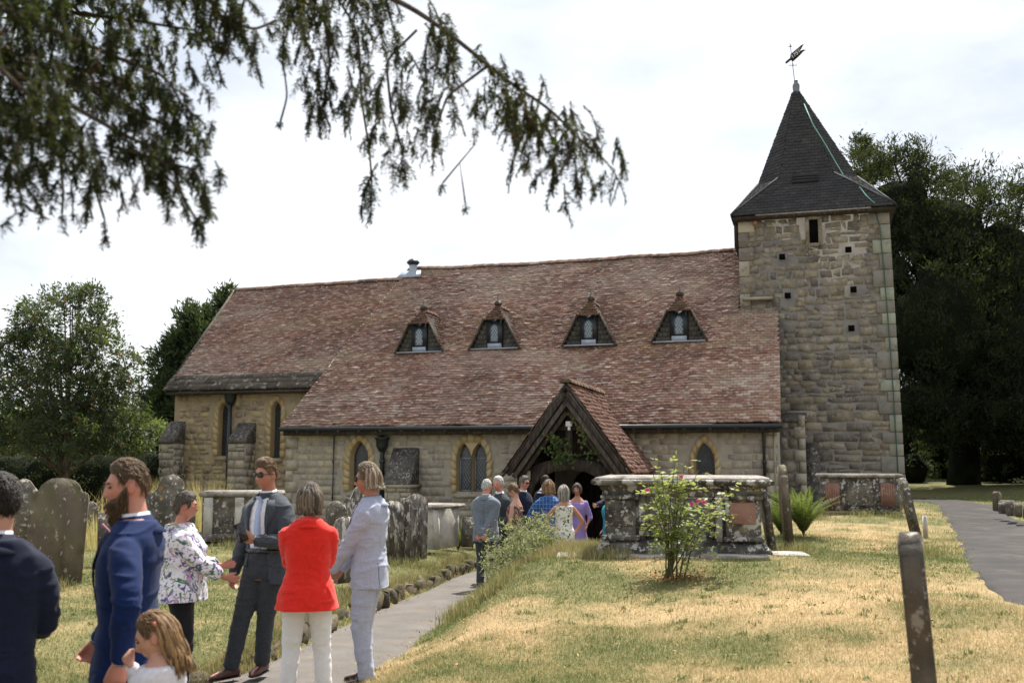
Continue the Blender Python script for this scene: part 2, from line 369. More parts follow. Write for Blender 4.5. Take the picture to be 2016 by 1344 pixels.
def window(parent, s0, n0, lights, rise, hb, hs, ht_out, pad, mat_s=None, lat=.075, frame=False, sq=False):
    """lights: list of (centre offset, half width); one surround with reveals, glass set back 0.18 m, lead lattice"""
    w = obj('window', None, None, parent)
    w.matrix_parent_inverse = Matrix.Translation(-Vector(parent.location))
    E = -CN; mat_s = mat_s or M_dress
    for off, a in lights:
        inn = arch(a, rise, hb, hs)
        g = [(x * 1.0, z) for x, z in inn]
        o = cw(s0 + off, n0, 0)
        # reveal (splayed) from front to back
        k = len(inn); fr = [(x * 1.16, z + (.02 if z > hs else 0)) for x, z in inn]
        V = [o + CS * x + CZ * z + E * .03 for x, z in fr] + [o + CS * x + CZ * z - E * .19 for x, z in inn]
        F = [(i, i + 1, k + i + 1, k + i) for i in range(k - 1)]
        obj('reveal', mesh_py('reveal', V, F, .4), mat_s, w)
        V = [o + CS * x + CZ * z - E * .17 for x, z in g]
        obj('glass', mesh_py('glass', V, [tuple(range(len(V)))], random.random()), M_glass, w)
        mb = MB()
        zt = hs + rise
        for dirn in (1, -1):   # diamond leads
            x0 = -a - (zt - hb) * .62
            x = x0
            while x < a + (zt - hb) * .62:
                pts = [(x + dirn * .62 * (z - (hb if dirn > 0 else hb)), z) for z in np.linspace(hb, zt, 46)]
                ins = [p for p in pts if in_poly(p[0], p[1], inn)]
                if len(ins) > 1:
                    A = o + CS * ins[0][0] + CZ * ins[0][1] - E * .163; B = o + CS * ins[-1][0] + CZ * ins[-1][1] - E * .163
                    mb.tube([A, B], .0045, 4)
                x += lat * 1.25
        if frame:
            bx = a * .86
            for z in (hb + .04, hs + .02): mb.box(o + CZ * z - E * .15, (2 * bx, .02, .02), (CS, CN, CZ))
            for x in (-bx, bx): mb.box(o + CS * x + CZ * ((hb + hs) / 2 + .03) - E * .15, (.02, .02, hs - hb), (CS, CN, CZ))
        mb.build('leading', M_leadp if frame else M_lead, w)
    # sill
    L0 = min(o - a for o, a in lights) - .1; L1 = max(o + a for o, a in lights) + .1
    mb = MB(); mb.prism([(-.22, hb - .01), (.06, hb - .05), (.06, hb - .13), (-.22, hb - .13)], cw(s0 + L0, n0, 0), E, CZ, CS, L1 - L0)
    mb.build('sill', M_pale, w)
    # surround: jamb and arch stones, each its own block
    outl = arch(max(abs(L0), abs(L1)) + pad - .1, (ht_out - hs), hb - .02, hs, 9) if not sq else sq
    if len(lights) == 1: inner = [(x * 1.16, z + (.02 if z > hs else 0)) for x, z in arch(lights[0][1], rise, hb, hs)]
    else:
        (o1, a1), (o2, a2) = lights
        A1 = [(o1 + x * 1.16, z) for x, z in arch(a1, rise, hb, hs)]; A2 = [(o2 + x * 1.16, z) for x, z in arch(a2, rise, hb, hs)]
        A1, A2 = (A1, A2) if o1 < o2 else (A2, A1)
        inner = A1[:len(A1) // 2 + 1] + A2[len(A2) // 2:]
        # mullion and spandrel
        half1 = A1[len(A1) // 2:]; half2 = A2[:len(A2) // 2 + 1]
        pl = half1 + half2
        V = [cw(s0 + x, n0 - .035, z) for x, z in pl]; obj('mullion', mesh_py('mullion', V, [tuple(range(len(V)))], .5), mat_s, w)
    def resample(pl, n):
        pl = np.asarray(pl, float); d = np.r_[0, np.cumsum(np.linalg.norm(np.diff(pl, axis=0), axis=1))]
        t = np.linspace(0, d[-1], n); return np.stack([np.interp(t, d, pl[:, 0]), np.interp(t, d, pl[:, 1])], 1)
    nb = 17; A = resample(inner, nb * 2 + 1); B = resample(outl, nb * 2 + 1); r = np.random.default_rng(int(s0 * 97))
    for i in range(0, 2 * nb, 2):
        ext = 1 + (.22 * (i // 2 % 2) if (i < 10 or i > 2 * nb - 12) else 0) * (pad > .1)
        ii = [i, i + 1, i + 2]; inn = [A[j] for j in ii]; ot = [A[j] + (B[j] - A[j]) * np.array([ext, 1]) for j in ii]
        q = np.array(inn + ot[::-1]); c = q.mean(0); q2 = q + (c - q) * np.array([.03, .03]); d = .022 + r.uniform(0, .01)
        V = [cw(s0 + x, n0 + .06, z) for x, z in q] + [cw(s0 + x, n0 - d, z) for x, z in q2]; m = 6
        obj('surround_stone', mesh_py('surround_stone', V, [tuple(range(m, 2 * m))] + [(k, (k + 1) % m, m + (k + 1) % m, m + k) for k in range(m)], r.random()), mat_s, w)
    return outl

def mirror_fix(): pass
# ---------------- nave
PIT = math.radians(43); kN = math.tan(PIT); EZ, EN_ = 2.57, -.3
def nave_z(n): return EZ + kN * (n - EN_)
ev = CN * math.cos(PIT) + CZ * math.sin(PIT); en = -CN * math.sin(PIT) + CZ * math.cos(PIT)
RIDGE_N = 5.15; SL = (RIDGE_N - EN_) / math.cos(PIT)
eave_o = cw(0, EN_, EZ)
TOW_N = 2.82; vt = (TOW_N - EN_) / math.cos(PIT)
nave_poly = [(-.1, 0), (12.42, 0), (11.95, 3.6), (11.2, SL), (.95, SL), (.95, vt), (-.02, vt)]
def sagN(u, v): return .05 * math.sin(u * .9 + .4) * math.sin(v * .45) - .09 * math.sin(math.pi * min(max(u / 12, 0), 1)) * (v / SL) + .018 * math.sin(u * 2.7 + v * 1.3) + .01 * math.sin(u * 6.1 - v * 2.2)
def paleN(u, v): return .16 * math.sin(u * 1.3 + 1) * math.sin(v * .8 + .5) + (.12 if v < 2.4 else 0) * (1 if u < 4 else .3)  # lower courses paler, the light on the lower slope put into the tint
nave_roof = obj('nave_roof', mesh_py('nave_roof', [eave_o + CS * u + ev * v - en * (.05 if v < .1 else .24) for u, v in nave_poly] + [cw(u + (0), RIDGE_N + (RIDGE_N - EN_) - 0, EZ) for u in (-.1, 12.4)] , [tuple(range(7)), (3, 4, 7, 8)]), M_slab, church)
P = Pieces(); tile_poly(P, eave_o, CS, ev, en, nave_poly, .1, .165, .021, sagN, 1.3, 3, pale=paleN)
P.emit('roof_tile', 'roof_tile_field', M_tile, nave_roof)
# ridge tiles along nave and chancel
def ridge_row(parent, pts, mat, r0=.11, ln=.3):
    pts = np.asarray(pts, float); d = np.r_[0, np.cumsum(np.linalg.norm(np.diff(pts, axis=0), axis=1))]; t = 0; i = 0
    while t < d[-1] - ln * .5:
        a = np.array([np.interp(t, d, pts[:, k]) for k in range(3)]); b = np.array([np.interp(min(t + ln - .012, d[-1]), d, pts[:, k]) for k in range(3)])
        ax = nz(b - a); sd = nz(crs(ax, CZ)); V = []
        for q in (a, b):
            for k in range(7):
                w = math.pi * (k / 6); V.append(q + sd * math.cos(w) * r0 * 1.1 + CZ * (math.sin(w) * r0 - .07))
        F = [(k, k + 1, 8 + k, 7 + k) for k in range(6)] + [tuple(range(6, -1, -1)), tuple(range(7, 14))]
        obj('ridge_tile', mesh_py('ridge_tile', V, F, random.random()), mat, parent); t += ln; i += 1
rz = nave_z(RIDGE_N) + .04
ridge_row(nave_roof, [cw(u, RIDGE_N, rz + sagN(u, SL) * .75) for u in np.linspace(.95, 11.2, 14)], M_tile)
# verge closing strips, eaves fascia, gutter
mb = MB(); mb.prism([(0, 0), (3.0, 0), (3.0, -.3), (.2, -.42), (0, -.14)], eave_o + CS * 12.3 - en * .09, ev - CS * .085, en, CS, .05); mb.build('verge_board', M_tile, nave_roof, tint=.3)
mb = MB(); mb.tube([cw(-.12, -.36, 2.5), cw(12.4, -.36, 2.52)], .055, 8); mb.build('gutter', M_black, church)
mb = MB(); mb.box(cw(6.15, -.15, 2.42), (12.4, .26, .12), (CS, CN, CZ)); mb.build('eaves_board', M_wood, church)
for i in range(21):
    mb = MB(); mb.box(cw(.3 + i * .58, -.24, 2.47), (.06, .3, .07), (CS, CN, CZ)); mb.build('rafter_foot', M_woodg, church)
# body of the nave (walls behind the skin) and tower, chancel solids
nave = obj('nave_wall', mesh_py('nave_wall', [cw(0.02, .3, -1), cw(12.38, .3, -1), cw(12.38, 10, -1), cw(0.02, 10, -1), cw(0.02, .3, 2.5), cw(12.38, .3, 2.5), cw(12.38, 10, 2.5), cw(0.02, 10, 2.5)],
           [(0, 1, 5, 4), (1, 2, 6, 5), (2, 3, 7, 6), (3, 0, 4, 7), (4, 5, 6, 7)]), M_mortar, church)
NW = [(10.31, [(0, .22)], .45, .95, 1.76, 2.42, .2), (7.28, [(.195, .17), (-.195, .17)], .4, .95, 1.76, 2.42, .12), (1.635, [(0, .2)], .42, .9, 1.7, 2.32, .14)]
outs = []
for s0, li, rise, hb, hs, ht, pad in NW:
    sq = False
    if len(li) == 2:
        sq = [(-.52, hb - .02), (-.52, 1.3), (-.52, 1.78), (-.49, 2.05), (-.38, 2.25), (-.2, 2.36), (0, 2.39), (.2, 2.36), (.38, 2.25), (.49, 2.05), (.52, 1.78), (.52, 1.3), (.52, hb - .02)]
    ol = window(church, s0, 0, li, rise, hb, hs, ht, pad, frame=len(li) == 2, sq=sq, lat=.06); outs.append((s0, ol))
def nave_hole(u, z): return any(in_poly(u - s0, z, [(x * .86, zz - (.12 if zz > 1.8 else -.02)) for x, zz in ol]) for s0, ol in outs)
panel_grid('wall_face', cw(0, 0, 0), CS, CZ, 0, 12.4, -.8, 2.56, nave_hole, M_mortar, nave)
P = Pieces()
def skipN(a, b, z0, z1):
    c = ((a + b) / 2, (z0 + z1) / 2)
    if any(in_poly(x - s0, z, [(xx * .97, zz) for xx, zz in ol]) for s0, ol in outs for x in (a, c[0], b) for z in (z0, c[1], z1)): return True
    if 8.65 < c[0] < 9.4 and c[1] < 1.95: return True
    if 3.05 < c[0] < 5.3 and c[1] < 1.9: return True
    return b > 12.2 or a < .2
coursed(P, cw(0, 0, 0), CS, CZ, -CN, 0, 12.4, -.55, 2.4, (.13, .22), (.2, .46), .012, .006, skipN, 5)
P.emit('wall_stone', 'wall_stone_field', M_ashlar, nave)
for k, s in enumerate((0., 12.4)):   # pale quoins
    z = -.5; i = 0
    while z < 2.4:
        w = .34 if i % 2 else .2; c = s + (w / 2 if k == 0 else -w / 2); mb = MB(); mb.box(cw(c, .02, z + .14), (w - .012, .1, .268), (CS, CN, CZ))
        mb.build('quoin', M_pale, nave, tint=random.random()); z += .28; i += 1

# ---- nave buttress with a big weathered slope
def buttress(s0, s1, n0, dep, z_spring, z_top, zb, mat, cap, seed, lip=True):
    b = obj('buttress', None, None, church); b.matrix_parent_inverse = Matrix.Translation(-Vector(church.location))
    mb = MB(); mb.box(cw((s0 + s1) / 2, n0 - dep / 2 + .02, (zb + z_spring) / 2), (s1 - s0 - .02, dep - .02, z_spring - zb), (CS, CN, CZ)); mb.build('core', M_mortar, b)
    P = Pieces()
    coursed(P, cw(0, n0 - dep, 0), CS, CZ, -CN, s0, s1, zb, z_spring - .02, (.18, .26), (.22, .4), .014, .012, None, seed)
    coursed(P, cw(s0, n0, 0), -CN, CZ, -CS, 0, dep, zb, z_spring - .02, (.18, .26), (.22, .4), .014, .012, None, seed + 1)
    P.emit('buttress_stone', 'buttress_stones', mat, b, 80)
    mb = MB(); mb.prism([(0, z_spring), (dep + .04, z_spring), (dep + .03, z_spring + .1), (.0, z_top)], cw(s0 - .015, n0, 0), -CN, CZ, CS, s1 - s0 + .03)
    o = mb.build('weathering', cap, b); bevel_mesh(o.data, .015)
    if lip:
        mb = MB(); mb.tube([cw(s0 - .08, n0 - dep - .01, z_spring - .02), cw(s1 + .08, n0 - dep - .01, z_spring - .02)], .045, 8)
        mb.tube([cw(s0 - .05, n0 - dep, z_spring - .02), cw(s0 - .05, n0, z_spring - .02)], .04, 8); mb.build('moulding', M_pale, b)
buttress(8.68, 9.36, 0, .55, 1.12, 2.05, -.6, M_pale, M_weather, 21)

# ---------------- chancel
PC = math.radians(45.5); kC = math.tan(PC); CEN, CEZ = 1.3, 3.7
evC = CN * math.cos(PC) + CZ * math.sin(PC); enC = -CN * math.sin(PC) + CZ * math.cos(PC); SLC = (4.75 - CEN) / math.cos(PC)
ceo = cw(0, CEN, CEZ)
ch_poly = [(11.3, 0), (17.15, 0), (17.05, SLC), (11.0, SLC)]
chancel_roof = obj('chancel_roof', mesh_py('chancel_roof', [ceo + CS * u + evC * v - enC * (.05 if v < .1 else .15) for u, v in ch_poly] + [cw(17.1, 8.2, CEZ), cw(11, 8.2, CEZ)], [(0, 1, 2, 3), (2, 4, 5, 3)]), M_slab, church)
def sagC(u, v): return .03 * math.sin(u * 1.1) * math.sin(v * .6) + .012 * math.sin(u * 2.3 + v)
P = Pieces(); tile_poly(P, ceo, CS, evC, enC, [(11.3, .62), (17.13, .62), (17.05, SLC), (11.0, SLC)], .1, .165, .021, sagC, 1.3, 8, pale=lambda u, v: .05 * math.sin(v * 2 + u))
P.emit('roof_tile', 'roof_tile_field', M_tile, chancel_roof)
P = Pieces()
for i, (v, g) in enumerate(((0, .28), (.24, .24), (.44, .22))):
    u = 11.4 + i * .13; r = np.random.default_rng(i + 40)
    while u < 17.2:
        w = r.uniform(.3, .52); a, b = u + .006, min(u + w - .006, 17.2)
        if b - a > .1:
            h = r.uniform(.035, .055); V = [ceo + CS * x + evC * (vv + r.normal(0, .006)) + enC * hh for x, vv, hh in
                 [(a, v, .02 + h), (b, v, .02 + h), (b, v + g * 1.2, .03), (a, v + g * 1.2, .03), (a, v, .012), (b, v, .012)]]
            P.add(V, [(0, 1, 2, 3), (4, 5, 1, 0), (4, 0, 3), (5, 2, 1)], r.random())
        u += w
P.emit('roof_slab', 'roof_slabs', M_slab, chancel_roof)
cz = CEZ + kC * (4.75 - CEN) + .04
ridge_row(chancel_roof, [cw(u, 4.75, cz + sagC(u, SLC) * .7 + .05 * (17 - u) / 6) for u in np.linspace(11.2, 17.1, 10)], M_tile)
mb = MB(); mb.prism([(0, .04), (SLC, .04), (SLC, -.06), (0, -.06)], ceo + CS * 17.1, evC, enC, CS, .06); mb.build('verge_board', M_slab, chancel_roof)
CHN = 1.6
chancel = obj('chancel_wall', mesh_py('chancel_wall', [cw(11, CHN + .3, -1), cw(17, CHN + .3, -1), cw(17, 7.9, -1), cw(11, 7.9, -1), cw(11, CHN + .3, 3.7), cw(17, CHN + .3, 3.7), cw(17, 7.9, 3.7), cw(11, 7.9, 3.7), cw(17, 4.75, 6.9), cw(11, 4.75, 6.9)],
              [(0, 1, 5, 4), (1, 2, 6, 8, 5), (2, 3, 7, 6), (3, 0, 4, 9, 7), (4, 5, 8, 9), (6, 7, 9, 8)]), M_mortar_y, church)
outs_c = []
for s0, hb, ht in ((15.36, 1.85, 3.34), (13.66, 1.8, 3.36)):
    ol = window(church, s0, CHN, [(0, .13)], .24, hb, ht - .24, ht + .2, .17, lat=.06); outs_c.append((s0, ol))
def ch_hole(u, z): return any(in_poly(u - s0, z, [(x * .84, zz - (.1 if zz > 3 else -.02)) for x, zz in ol]) for s0, ol in outs_c)
panel_grid('wall_face', cw(0, CHN, 0), CS, CZ, 11.6, 17.0, -.6, 3.68, ch_hole, M_mortar_y, chancel)
mb = MB(); mb.box(cw(16.98, CHN + .16, 1.5), (.04, .3, 4.3), (CS, CN, CZ)); mb.build('corner_face', M_mortar_y, chancel)
P = Pieces()
def skipC(a, b, z0, z1):
    return any(in_poly(x - s0, z, ol) for s0, ol in outs_c for x in (a, (a + b) / 2, b) for z in (z0, z1)) or b > 16.95 or (14.25 < (a + b) / 2 < 14.85 and z0 < 2.5) or (16.6 < (a + b) / 2 and z0 < 2.4)
coursed(P, cw(0, CHN, 0), CS, CZ, -CN, 12.0, 16.98, -.4, 3.62, (.12, .24), (.14, .38), .026, .009, skipC, 15, .016)
P.emit('wall_stone', 'wall_stone_field', M_rubble, chancel)
buttress(14.3, 14.86, CHN, .5, 2.2, 2.78, -.4, M_ashlar, M_weather, 25, False)
buttress(16.62, 17.12, CHN, .5, 2.2, 2.85, -.4, M_ashlar, M_weather, 27, False)
mb = MB(); mb.box(cw(14.3, CHN - .16, 3.62), (5.6, .3, .06), (CS, CN, CZ)); mb.build('eaves_board', M_wood, church)

# ---------------- downpipes
def downpipe(pts, r, hopper=None):
    d = obj('downpipe', None, None, church); d.matrix_parent_inverse = Matrix.Translation(-Vector(church.location))
    mb = MB(); mb.tube(pts, r, 10); mb.build('pipe', M_black, d)
    if hopper is not None:
        mb = MB(); c = np.asarray(hopper)
        V = [c + CS * a * x + CN * b * x * .8 + CZ * z for z, x in ((-.16, .06), (-.02, .12), (.14, .13), (.17, .15), (.2, .15)) for a, b in ((-1, -1), (1, -1), (1, 1), (-1, 1))]
        F = [(i * 4 + k, i * 4 + (k + 1) % 4, i * 4 + 4 + (k + 1) % 4, i * 4 + 4 + k) for i in range(4) for k in range(4)] + [(3, 2, 1, 0), (16, 17, 18, 19)]
        mb.add(V, F); mb.build('hopper_head', M_black, d)
    for z in (1.7, .8): mb = MB(); mb.tube([np.asarray(pts[-1]) * [1, 1, 0] + CZ * (z - .04), np.asarray(pts[-1]) * [1, 1, 0] + CZ * (z + .04)], r * 1.35, 10); mb.build('bracket', M_black, d)
downpipe([cw(15.08, CHN - .12, 3.6), cw(15.08, CHN - .12, -.3)], .062, cw(15.08, CHN - .12, 3.42))
downpipe([cw(9.74, -.3, 2.5), cw(9.72, -.26, 2.42), cw(9.64, -.14, 2.3), cw(9.62, -.12, 2.1), cw(9.62, -.12, -.4)], .06, cw(9.62, -.14, 2.1))
downpipe([cw(.36, -.3, 2.48), cw(.32, -.12, 2.4), cw(.3, -.08, 2.3), cw(.3, -.08, .3)], .035)
downpipe([cw(11.0, -.06, 2.4), cw(11.02, -.06, -.4)], .016)

# ---------------- dormers
def dormer(x, yb, x0, x1, seed):
    """x: pixel of centre; yb: pixel of base"""
    r_ = ray(x, yb); k = kN
    cn_, rn = (CAM - CO) @ CN, r_ @ CN
    t = (EZ + k * (cn_ - EN_) - CAM[2]) / (r_[2] - k * rn); p = CAM + r_ * t
    sc, n0, z0 = (p - CO) @ CS, (p - CO) @ CN, p[2] + .02
    d = obj('dormer', None, None, church); d.matrix_parent_inverse = Matrix.Translation(-Vector(church.location))
    hw, H1, H2 = .66, .78, 1.2        # half width, hip start, apex height
    apex_n = .26                       # the little front hip leans back
    f = lambda s, z, n=0.: cw(sc + s, n0 + n, z0 + z)
    xt = hw * (1 - H1 / (H2 + .12))    # half width where hip starts
    back = lambda z: (z) / kN
    # front wall, tile hung, around the window
    ww, wh = .2, H1
    mb = MB(); mb.prism([(-hw, 0), (hw, 0), (xt, H1), (-xt, H1)], f(0, 0), CS, CZ, CN, .06); mb.build('front_wall', M_wood, d)
    P = Pieces(); g = .125; z = .01; i = 0; r = np.random.default_rng(seed)
    while z < H1 - .03:
        half = hw - (hw - xt) * (z + g / 2) / H1
        for sgn in (-1, 1):
            a = ww + .03
            off = (.06 if i % 2 else 0); u = a - off
            while u < half - .02:
                b = min(u + .13, half); aa = max(u, a)
                if b - aa > .03:
                    V = [f(sgn * q, zz, nn) for q, zz, nn in [(aa + .004, z, -.035), (b - .004, z, -.035), (b - .004, z + g * 1.1, -.006), (aa + .004, z + g * 1.1, -.006), (aa + .004, z, -.004), (b - .004, z, -.004)]]
                    P.add(V, [(0, 1, 2, 3), (4, 5, 1, 0), (4, 0, 3), (5, 2, 1)], r.random() * .7)
                u += .13
        z += g; i += 1
    P.emit('hung_tile', 'hung_tiles', M_dslate, d)
    # window: dark frame, arched light, leads, lead apron
    mb = MB(); mb.box(f(0, wh / 2 + .06, -.05), (2 * ww + .04, .07, wh - .1), (CS, CN, CZ)); mb.build('window_frame', M_black, d)
    ar = arch(.1, .15, .19, .5); V = [f(x_, z_, -.088) for x_, z_ in ar]; obj('glass', mesh_py('glass', V, [tuple(range(len(V)))], random.random()), M_glassb, d)
    mb = MB()
    for dirn in (1, -1):
        xx = -.6
        while xx < .6:
            ins = [(xx + dirn * .6 * (z_ - .19), z_) for z_ in np.linspace(.19, .65, 30)]; ins = [q for q in ins if in_poly(q[0], q[1], ar)]
            if len(ins) > 1: mb.tube([f(ins[0][0], ins[0][1], -.092), f(ins[-1][0], ins[-1][1], -.092)], .006, 4)
            xx += .07
    for q0, q1 in zip(ar[:-1], ar[1:]): mb.tube([f(q0[0], q0[1], -.093), f(q1[0], q1[1], -.093)], .011, 4)
    mb.tube([f(-.1, .19, -.093), f(.1, .19, -.093)], .011, 4); mb.build('leading', M_lead, d)
    mb = MB(); mb.box(f(0, .08, -.055), (2 * ww - .02, .07, .12), (CS, CN, CZ)); mb.build('lead_apron', M_leadp, d)
    mb = MB(); mb.box(f(0, .0, -.06), (2 * hw + .1, .12, .03), (CS, CN, CZ)); mb.build('lead_flashing', M_leadp, d)
    # cheek roofs: two slopes running back into the main roof, and the front hip
    oh = .1
    A = lambda sgn: [f(sgn * (hw + .05), -.03, -oh), f(sgn * (xt + .05), H1, -oh), f(0, H2, apex_n), f(0, H2, back(H2) + .1), f(sgn * (hw + .05), -.03, .02)]
    rf = d
    V = []; F = []
    for sgn in (-1, 1):
        q = A(sgn); F.append(tuple(range(len(V), len(V) + 5))); V += q
    F.append((1, 6, 7)); obj('roof_deck', mesh_py('roof_deck', V, F), M_wood, rf)
    P = Pieces()
    for sgn in (-1, 1):
        q = A(sgn); eu = nz(CN); e1 = nz((f(0, H2) - f(sgn * (hw + .05), -.03)));
        nrm = nz(crs(eu, e1)); nrm = nrm * np.sign(nrm @ CZ)
        o = q[0]; pl = [((a - o) @ eu, (a - o) @ e1) for a in (q[0], q[1], q[2], q[3], q[4])]
        pl[4] = ((q[4] - o) @ eu + .1, 0)
        tile_poly(P, o, eu, e1, nrm, pl, .1, .16, .017, None, 1.3, seed + sgn, lift=.015)
    q0, q1, ap = f(-(xt + .07), H1 - .03, -oh - .05), f(xt + .07, H1 - .03, -oh - .05), f(0, H2, apex_n)
    e1 = nz(ap - (q0 + q1) / 2); nrm = nz(crs(CS, e1)); nrm = nrm * np.sign(nrm @ CZ); wd_ = np.linalg.norm(q1 - q0); hh = np.linalg.norm(ap - (q0 + q1) / 2)
    tile_poly(P, (q0 + q1) / 2, nz(q1 - q0), e1, nrm, [(-wd_ / 2, 0), (wd_ / 2, 0), (.03, hh), (-.03, hh)], .1, .16, .03, None, 1.6, seed + 5, lift=.02)
    P.emit('roof_tile', 'roof_tile_field', M_tile2, rf, 300)
    for sgn in (-1, 1):
        mb = MB(); a, b = f(sgn * (hw + .05), -.03, -oh - .01), f(sgn * (xt + .05), H1, -oh - .01); ax = nz(b - a); sd = CN
        mb.tube([a, b], .03, 6); mb.build('barge_board', M_woodg, rf)
    ridge_row(rf, [f(0, H2 + .02, apex_n - .05), f(0, H2 + .02, back(H2) - .1)], M_tile2, .085, .28)
    mb = MB(); mb.lathe(f(0, H2 + .02, apex_n - .02), [(.1, 0), (.11, .06), (.07, .11), (.02, .14), (.012, .3), (.0, .31)], 10); mb.build('finial', M_slab, rf)
M_tile2 = surf('mossy_dormer_tile', [(.05, .033, .027), (.1, .058, .043), (.16, .09, .066), (.22, .14, .1)], .6, 3, 6, .85, .2, .3, 50, spots=[((.4, .36, .31), 9, .66, .04, .8), ((.12, .1, .045), 2, .58, .1, .6)])
M_dslate = surf('grey_hung_tile', [(.04, .04, .036), (.085, .082, .074), (.14, .13, .12)], .6, 4, 5, .9, .15, .3, 40)
for i, (x, yb) in enumerate(((827, 695), (975, 688), (1160, 681), (1338, 674))): dormer(x, yb, 0, 0, 100 + 7 * i)

# ---------------- ridge flue
fl = obj('flue_cowl', None, None, church); fl.matrix_parent_inverse = Matrix.Translation(-Vector(church.location))
fs, fz = 10.95, nave_z(4.9)
mb = MB(); mb.lathe(cw(fs, 4.9, fz), [(.19, -.15), (.14, .0), (.12, .12), (.12, .34)], 14); mb.build('pipe', M_leadp, fl, smooth=True)
mb = MB(); mb.lathe(cw(fs, 4.9, fz), [(.14, .3), (.2, .36), (.2, .39), (.12, .47), (.04, .5)], 14); mb.build('cap', M_black, fl)
mb = MB(); mb.prism([(-.35, -.25), (.45, -.25), (.35, .1), (-.25, .1)], cw(fs, 4.9, fz) + en * .06, CS, ev, en, .02); mb.build('flashing', M_leadp, fl)

# ---------------- tower
TE, TW_, TB = .92, -2.74, 6.55
tower = obj('tower_wall', mesh_py('tower_wall', [cw(s, n, z) for z, e in ((-.6, .12), (8.2, 0)) for s, n in ((TE + e * .3, TOW_N + .02 - e), (TW_ - e, TOW_N + .02 - e), (TW_ - e, TB + e), (TE + e * .3, TB + e))],
            [(0, 1, 5, 4), (1, 2, 6, 5), (2, 3, 7, 6), (3, 0, 4, 7), (4, 5, 6, 7)]), M_mortar_d, church)
tilt = .12 / 8.8
ezT = nz(CZ + CN * tilt); oT = cw(0, TOW_N - .12 + .02 + .6 * tilt, 0)
holes = [(1602, 457, .11, .3), (1540, 507, .075, .075), (1670, 493, .075, .075), (1551, 583, .075, .075), (1680, 571, .075, .075), (1676, 647, .075, .075)]
HT = [on_wall(x, y, TOW_N) + (a, b) for x, y, a, b in holes]
def skipT(a, b, z0, z1):
    return any(a < s + w and b > s - w and z0 < z + h and z1 > z - h for s, z, w, h in HT) or b < TW_ + .22
P = Pieces()
coursed(P, oT, CS, ezT, -CN, TW_ + .02, TE, .3, 3.4, (.15, .29), (.26, .7), .02, .009, skipT, 31, .021)
coursed(P, oT, CS, ezT, -CN, TW_ + .05, TE, 3.4, 8.02, (.13, .26), (.15, .44), .02, .009, skipT, 32, .021)
P.emit('wall_stone', 'wall_stone_field', M_tower, tower)
z = .2; i = 0
while z < 7.95:
    h = random.uniform(.26, .46); w = (.46 if i % 2 else .28) * random.uniform(.85, 1.15); bat = .12 * (1 - (z + .6) / 8.8)
    mb = MB(); mb.box(oT + CS * (TW_ - bat + w / 2 - .02) + ezT * (z + h / 2) + CN * .06, (w, .19, h - .018), (CS, CN, ezT))
    o = mb.build('quoin', M_quoin, tower, tint=random.random()); bevel_mesh(o.data, .012)
    w2 = (.4 if i % 2 else .26)
    if z > 5.6:
        mb = MB(); mb.box(oT + CS * (TE - w2 / 2 + .015) + ezT * (z + h / 2) + CN * .06, (w2, .19, h - .018), (CS, CN, ezT)); o = mb.build('quoin', M_tower if i % 3 else M_pale, tower, tint=random.random()); bevel_mesh(o.data, .012)
    z += h; i += 1
for i, (s, zz, w, h) in enumerate(HT):   # openings: flush black boxes stand for shaded holes; stone lining on the slit
    o = tower; c = oT + CS * s + CZ * zz
    mb = MB(); mb.box(c - CN * .012, (2 * w, .03, 2 * h), (CS, CN, CZ)); mb.build('hole_shade', M_holeshade, o)
    if i: continue
    for dx, dz, ww, hh in ((-w - .05, 0, .09, 2 * h + .16), (w + .05, 0, .09, 2 * h + .16), (0, h + .05, 2 * w + .0, .09), (0, -h - .05, 2 * w, .09)):
        mb = MB(); mb.box(c - CN * .0 + CS * dx + CZ * dz, (ww, .07, hh), (CS, CN, CZ)); mb.build('lining_stone', M_tower, o, tint=random.random())
s_, z_ = on_wall(1493, 588, TOW_N - .1)
mb = MB(); mb.prism([(-.05, -.03), (.16, -.03), (.16, .03), (-.05, .08)], cw(s_ - .36, TOW_N - .02, z_), -CN, CZ, CS, .76); mb.build('ledge', M_pale, tower)
s_, z_ = on_wall(1487, 440, TOW_N - .05)
mb = MB(); mb.box(oT + CS * s_ + CZ * z_ - CN * .03, (.09, .05, .1), (CS, CN, CZ)); mb.build('brick_patch', M_brick, tower)
# low north-west stub and stepped footing beside the aisle
mb = MB(); mb.box(cw(-.28, TOW_N - .42, 1.2), (.58, .75, 3.0), (CS, CN, CZ)); stub = mb.build('stub_wall', M_mortar_d, church)
P = Pieces(); coursed(P, cw(0, TOW_N - .8, 0), CS, CZ, -CN, -.42, .0, .2, 2.66, (.2, .3), (.25, .5), .025, .014, None, 61, .01); P.emit('wall_stone', 'wall_stones', M_tower, stub)
z = .3; i = 0
while z < 2.6:
    w = .26 if i % 2 else .15; mb = MB(); mb.box(cw(-.58 + w / 2, TOW_N - .79, z + .14), (w, .1, .27), (CS, CN, CZ)); mb.build('quoin', M_pale, stub, tint=random.random()); z += .28; i += 1
mb = MB(); mb.prism([(-.1, 2.66), (.86, 2.66), (.86, 2.74), (-.1, 2.95)], cw(-.62, TOW_N + .02, 0), -CN, CZ, CS, .75); mb.build('coping', M_weather, stub)
mb = MB(); mb.prism([(0, .2), (.55, .2), (.5, 1.3), (.25, 1.75), (0, 2.2)], cw(-.9, TOW_N - .05, 0), -CN, CZ, CS, .34); mb.build('footing', M_weather, church)
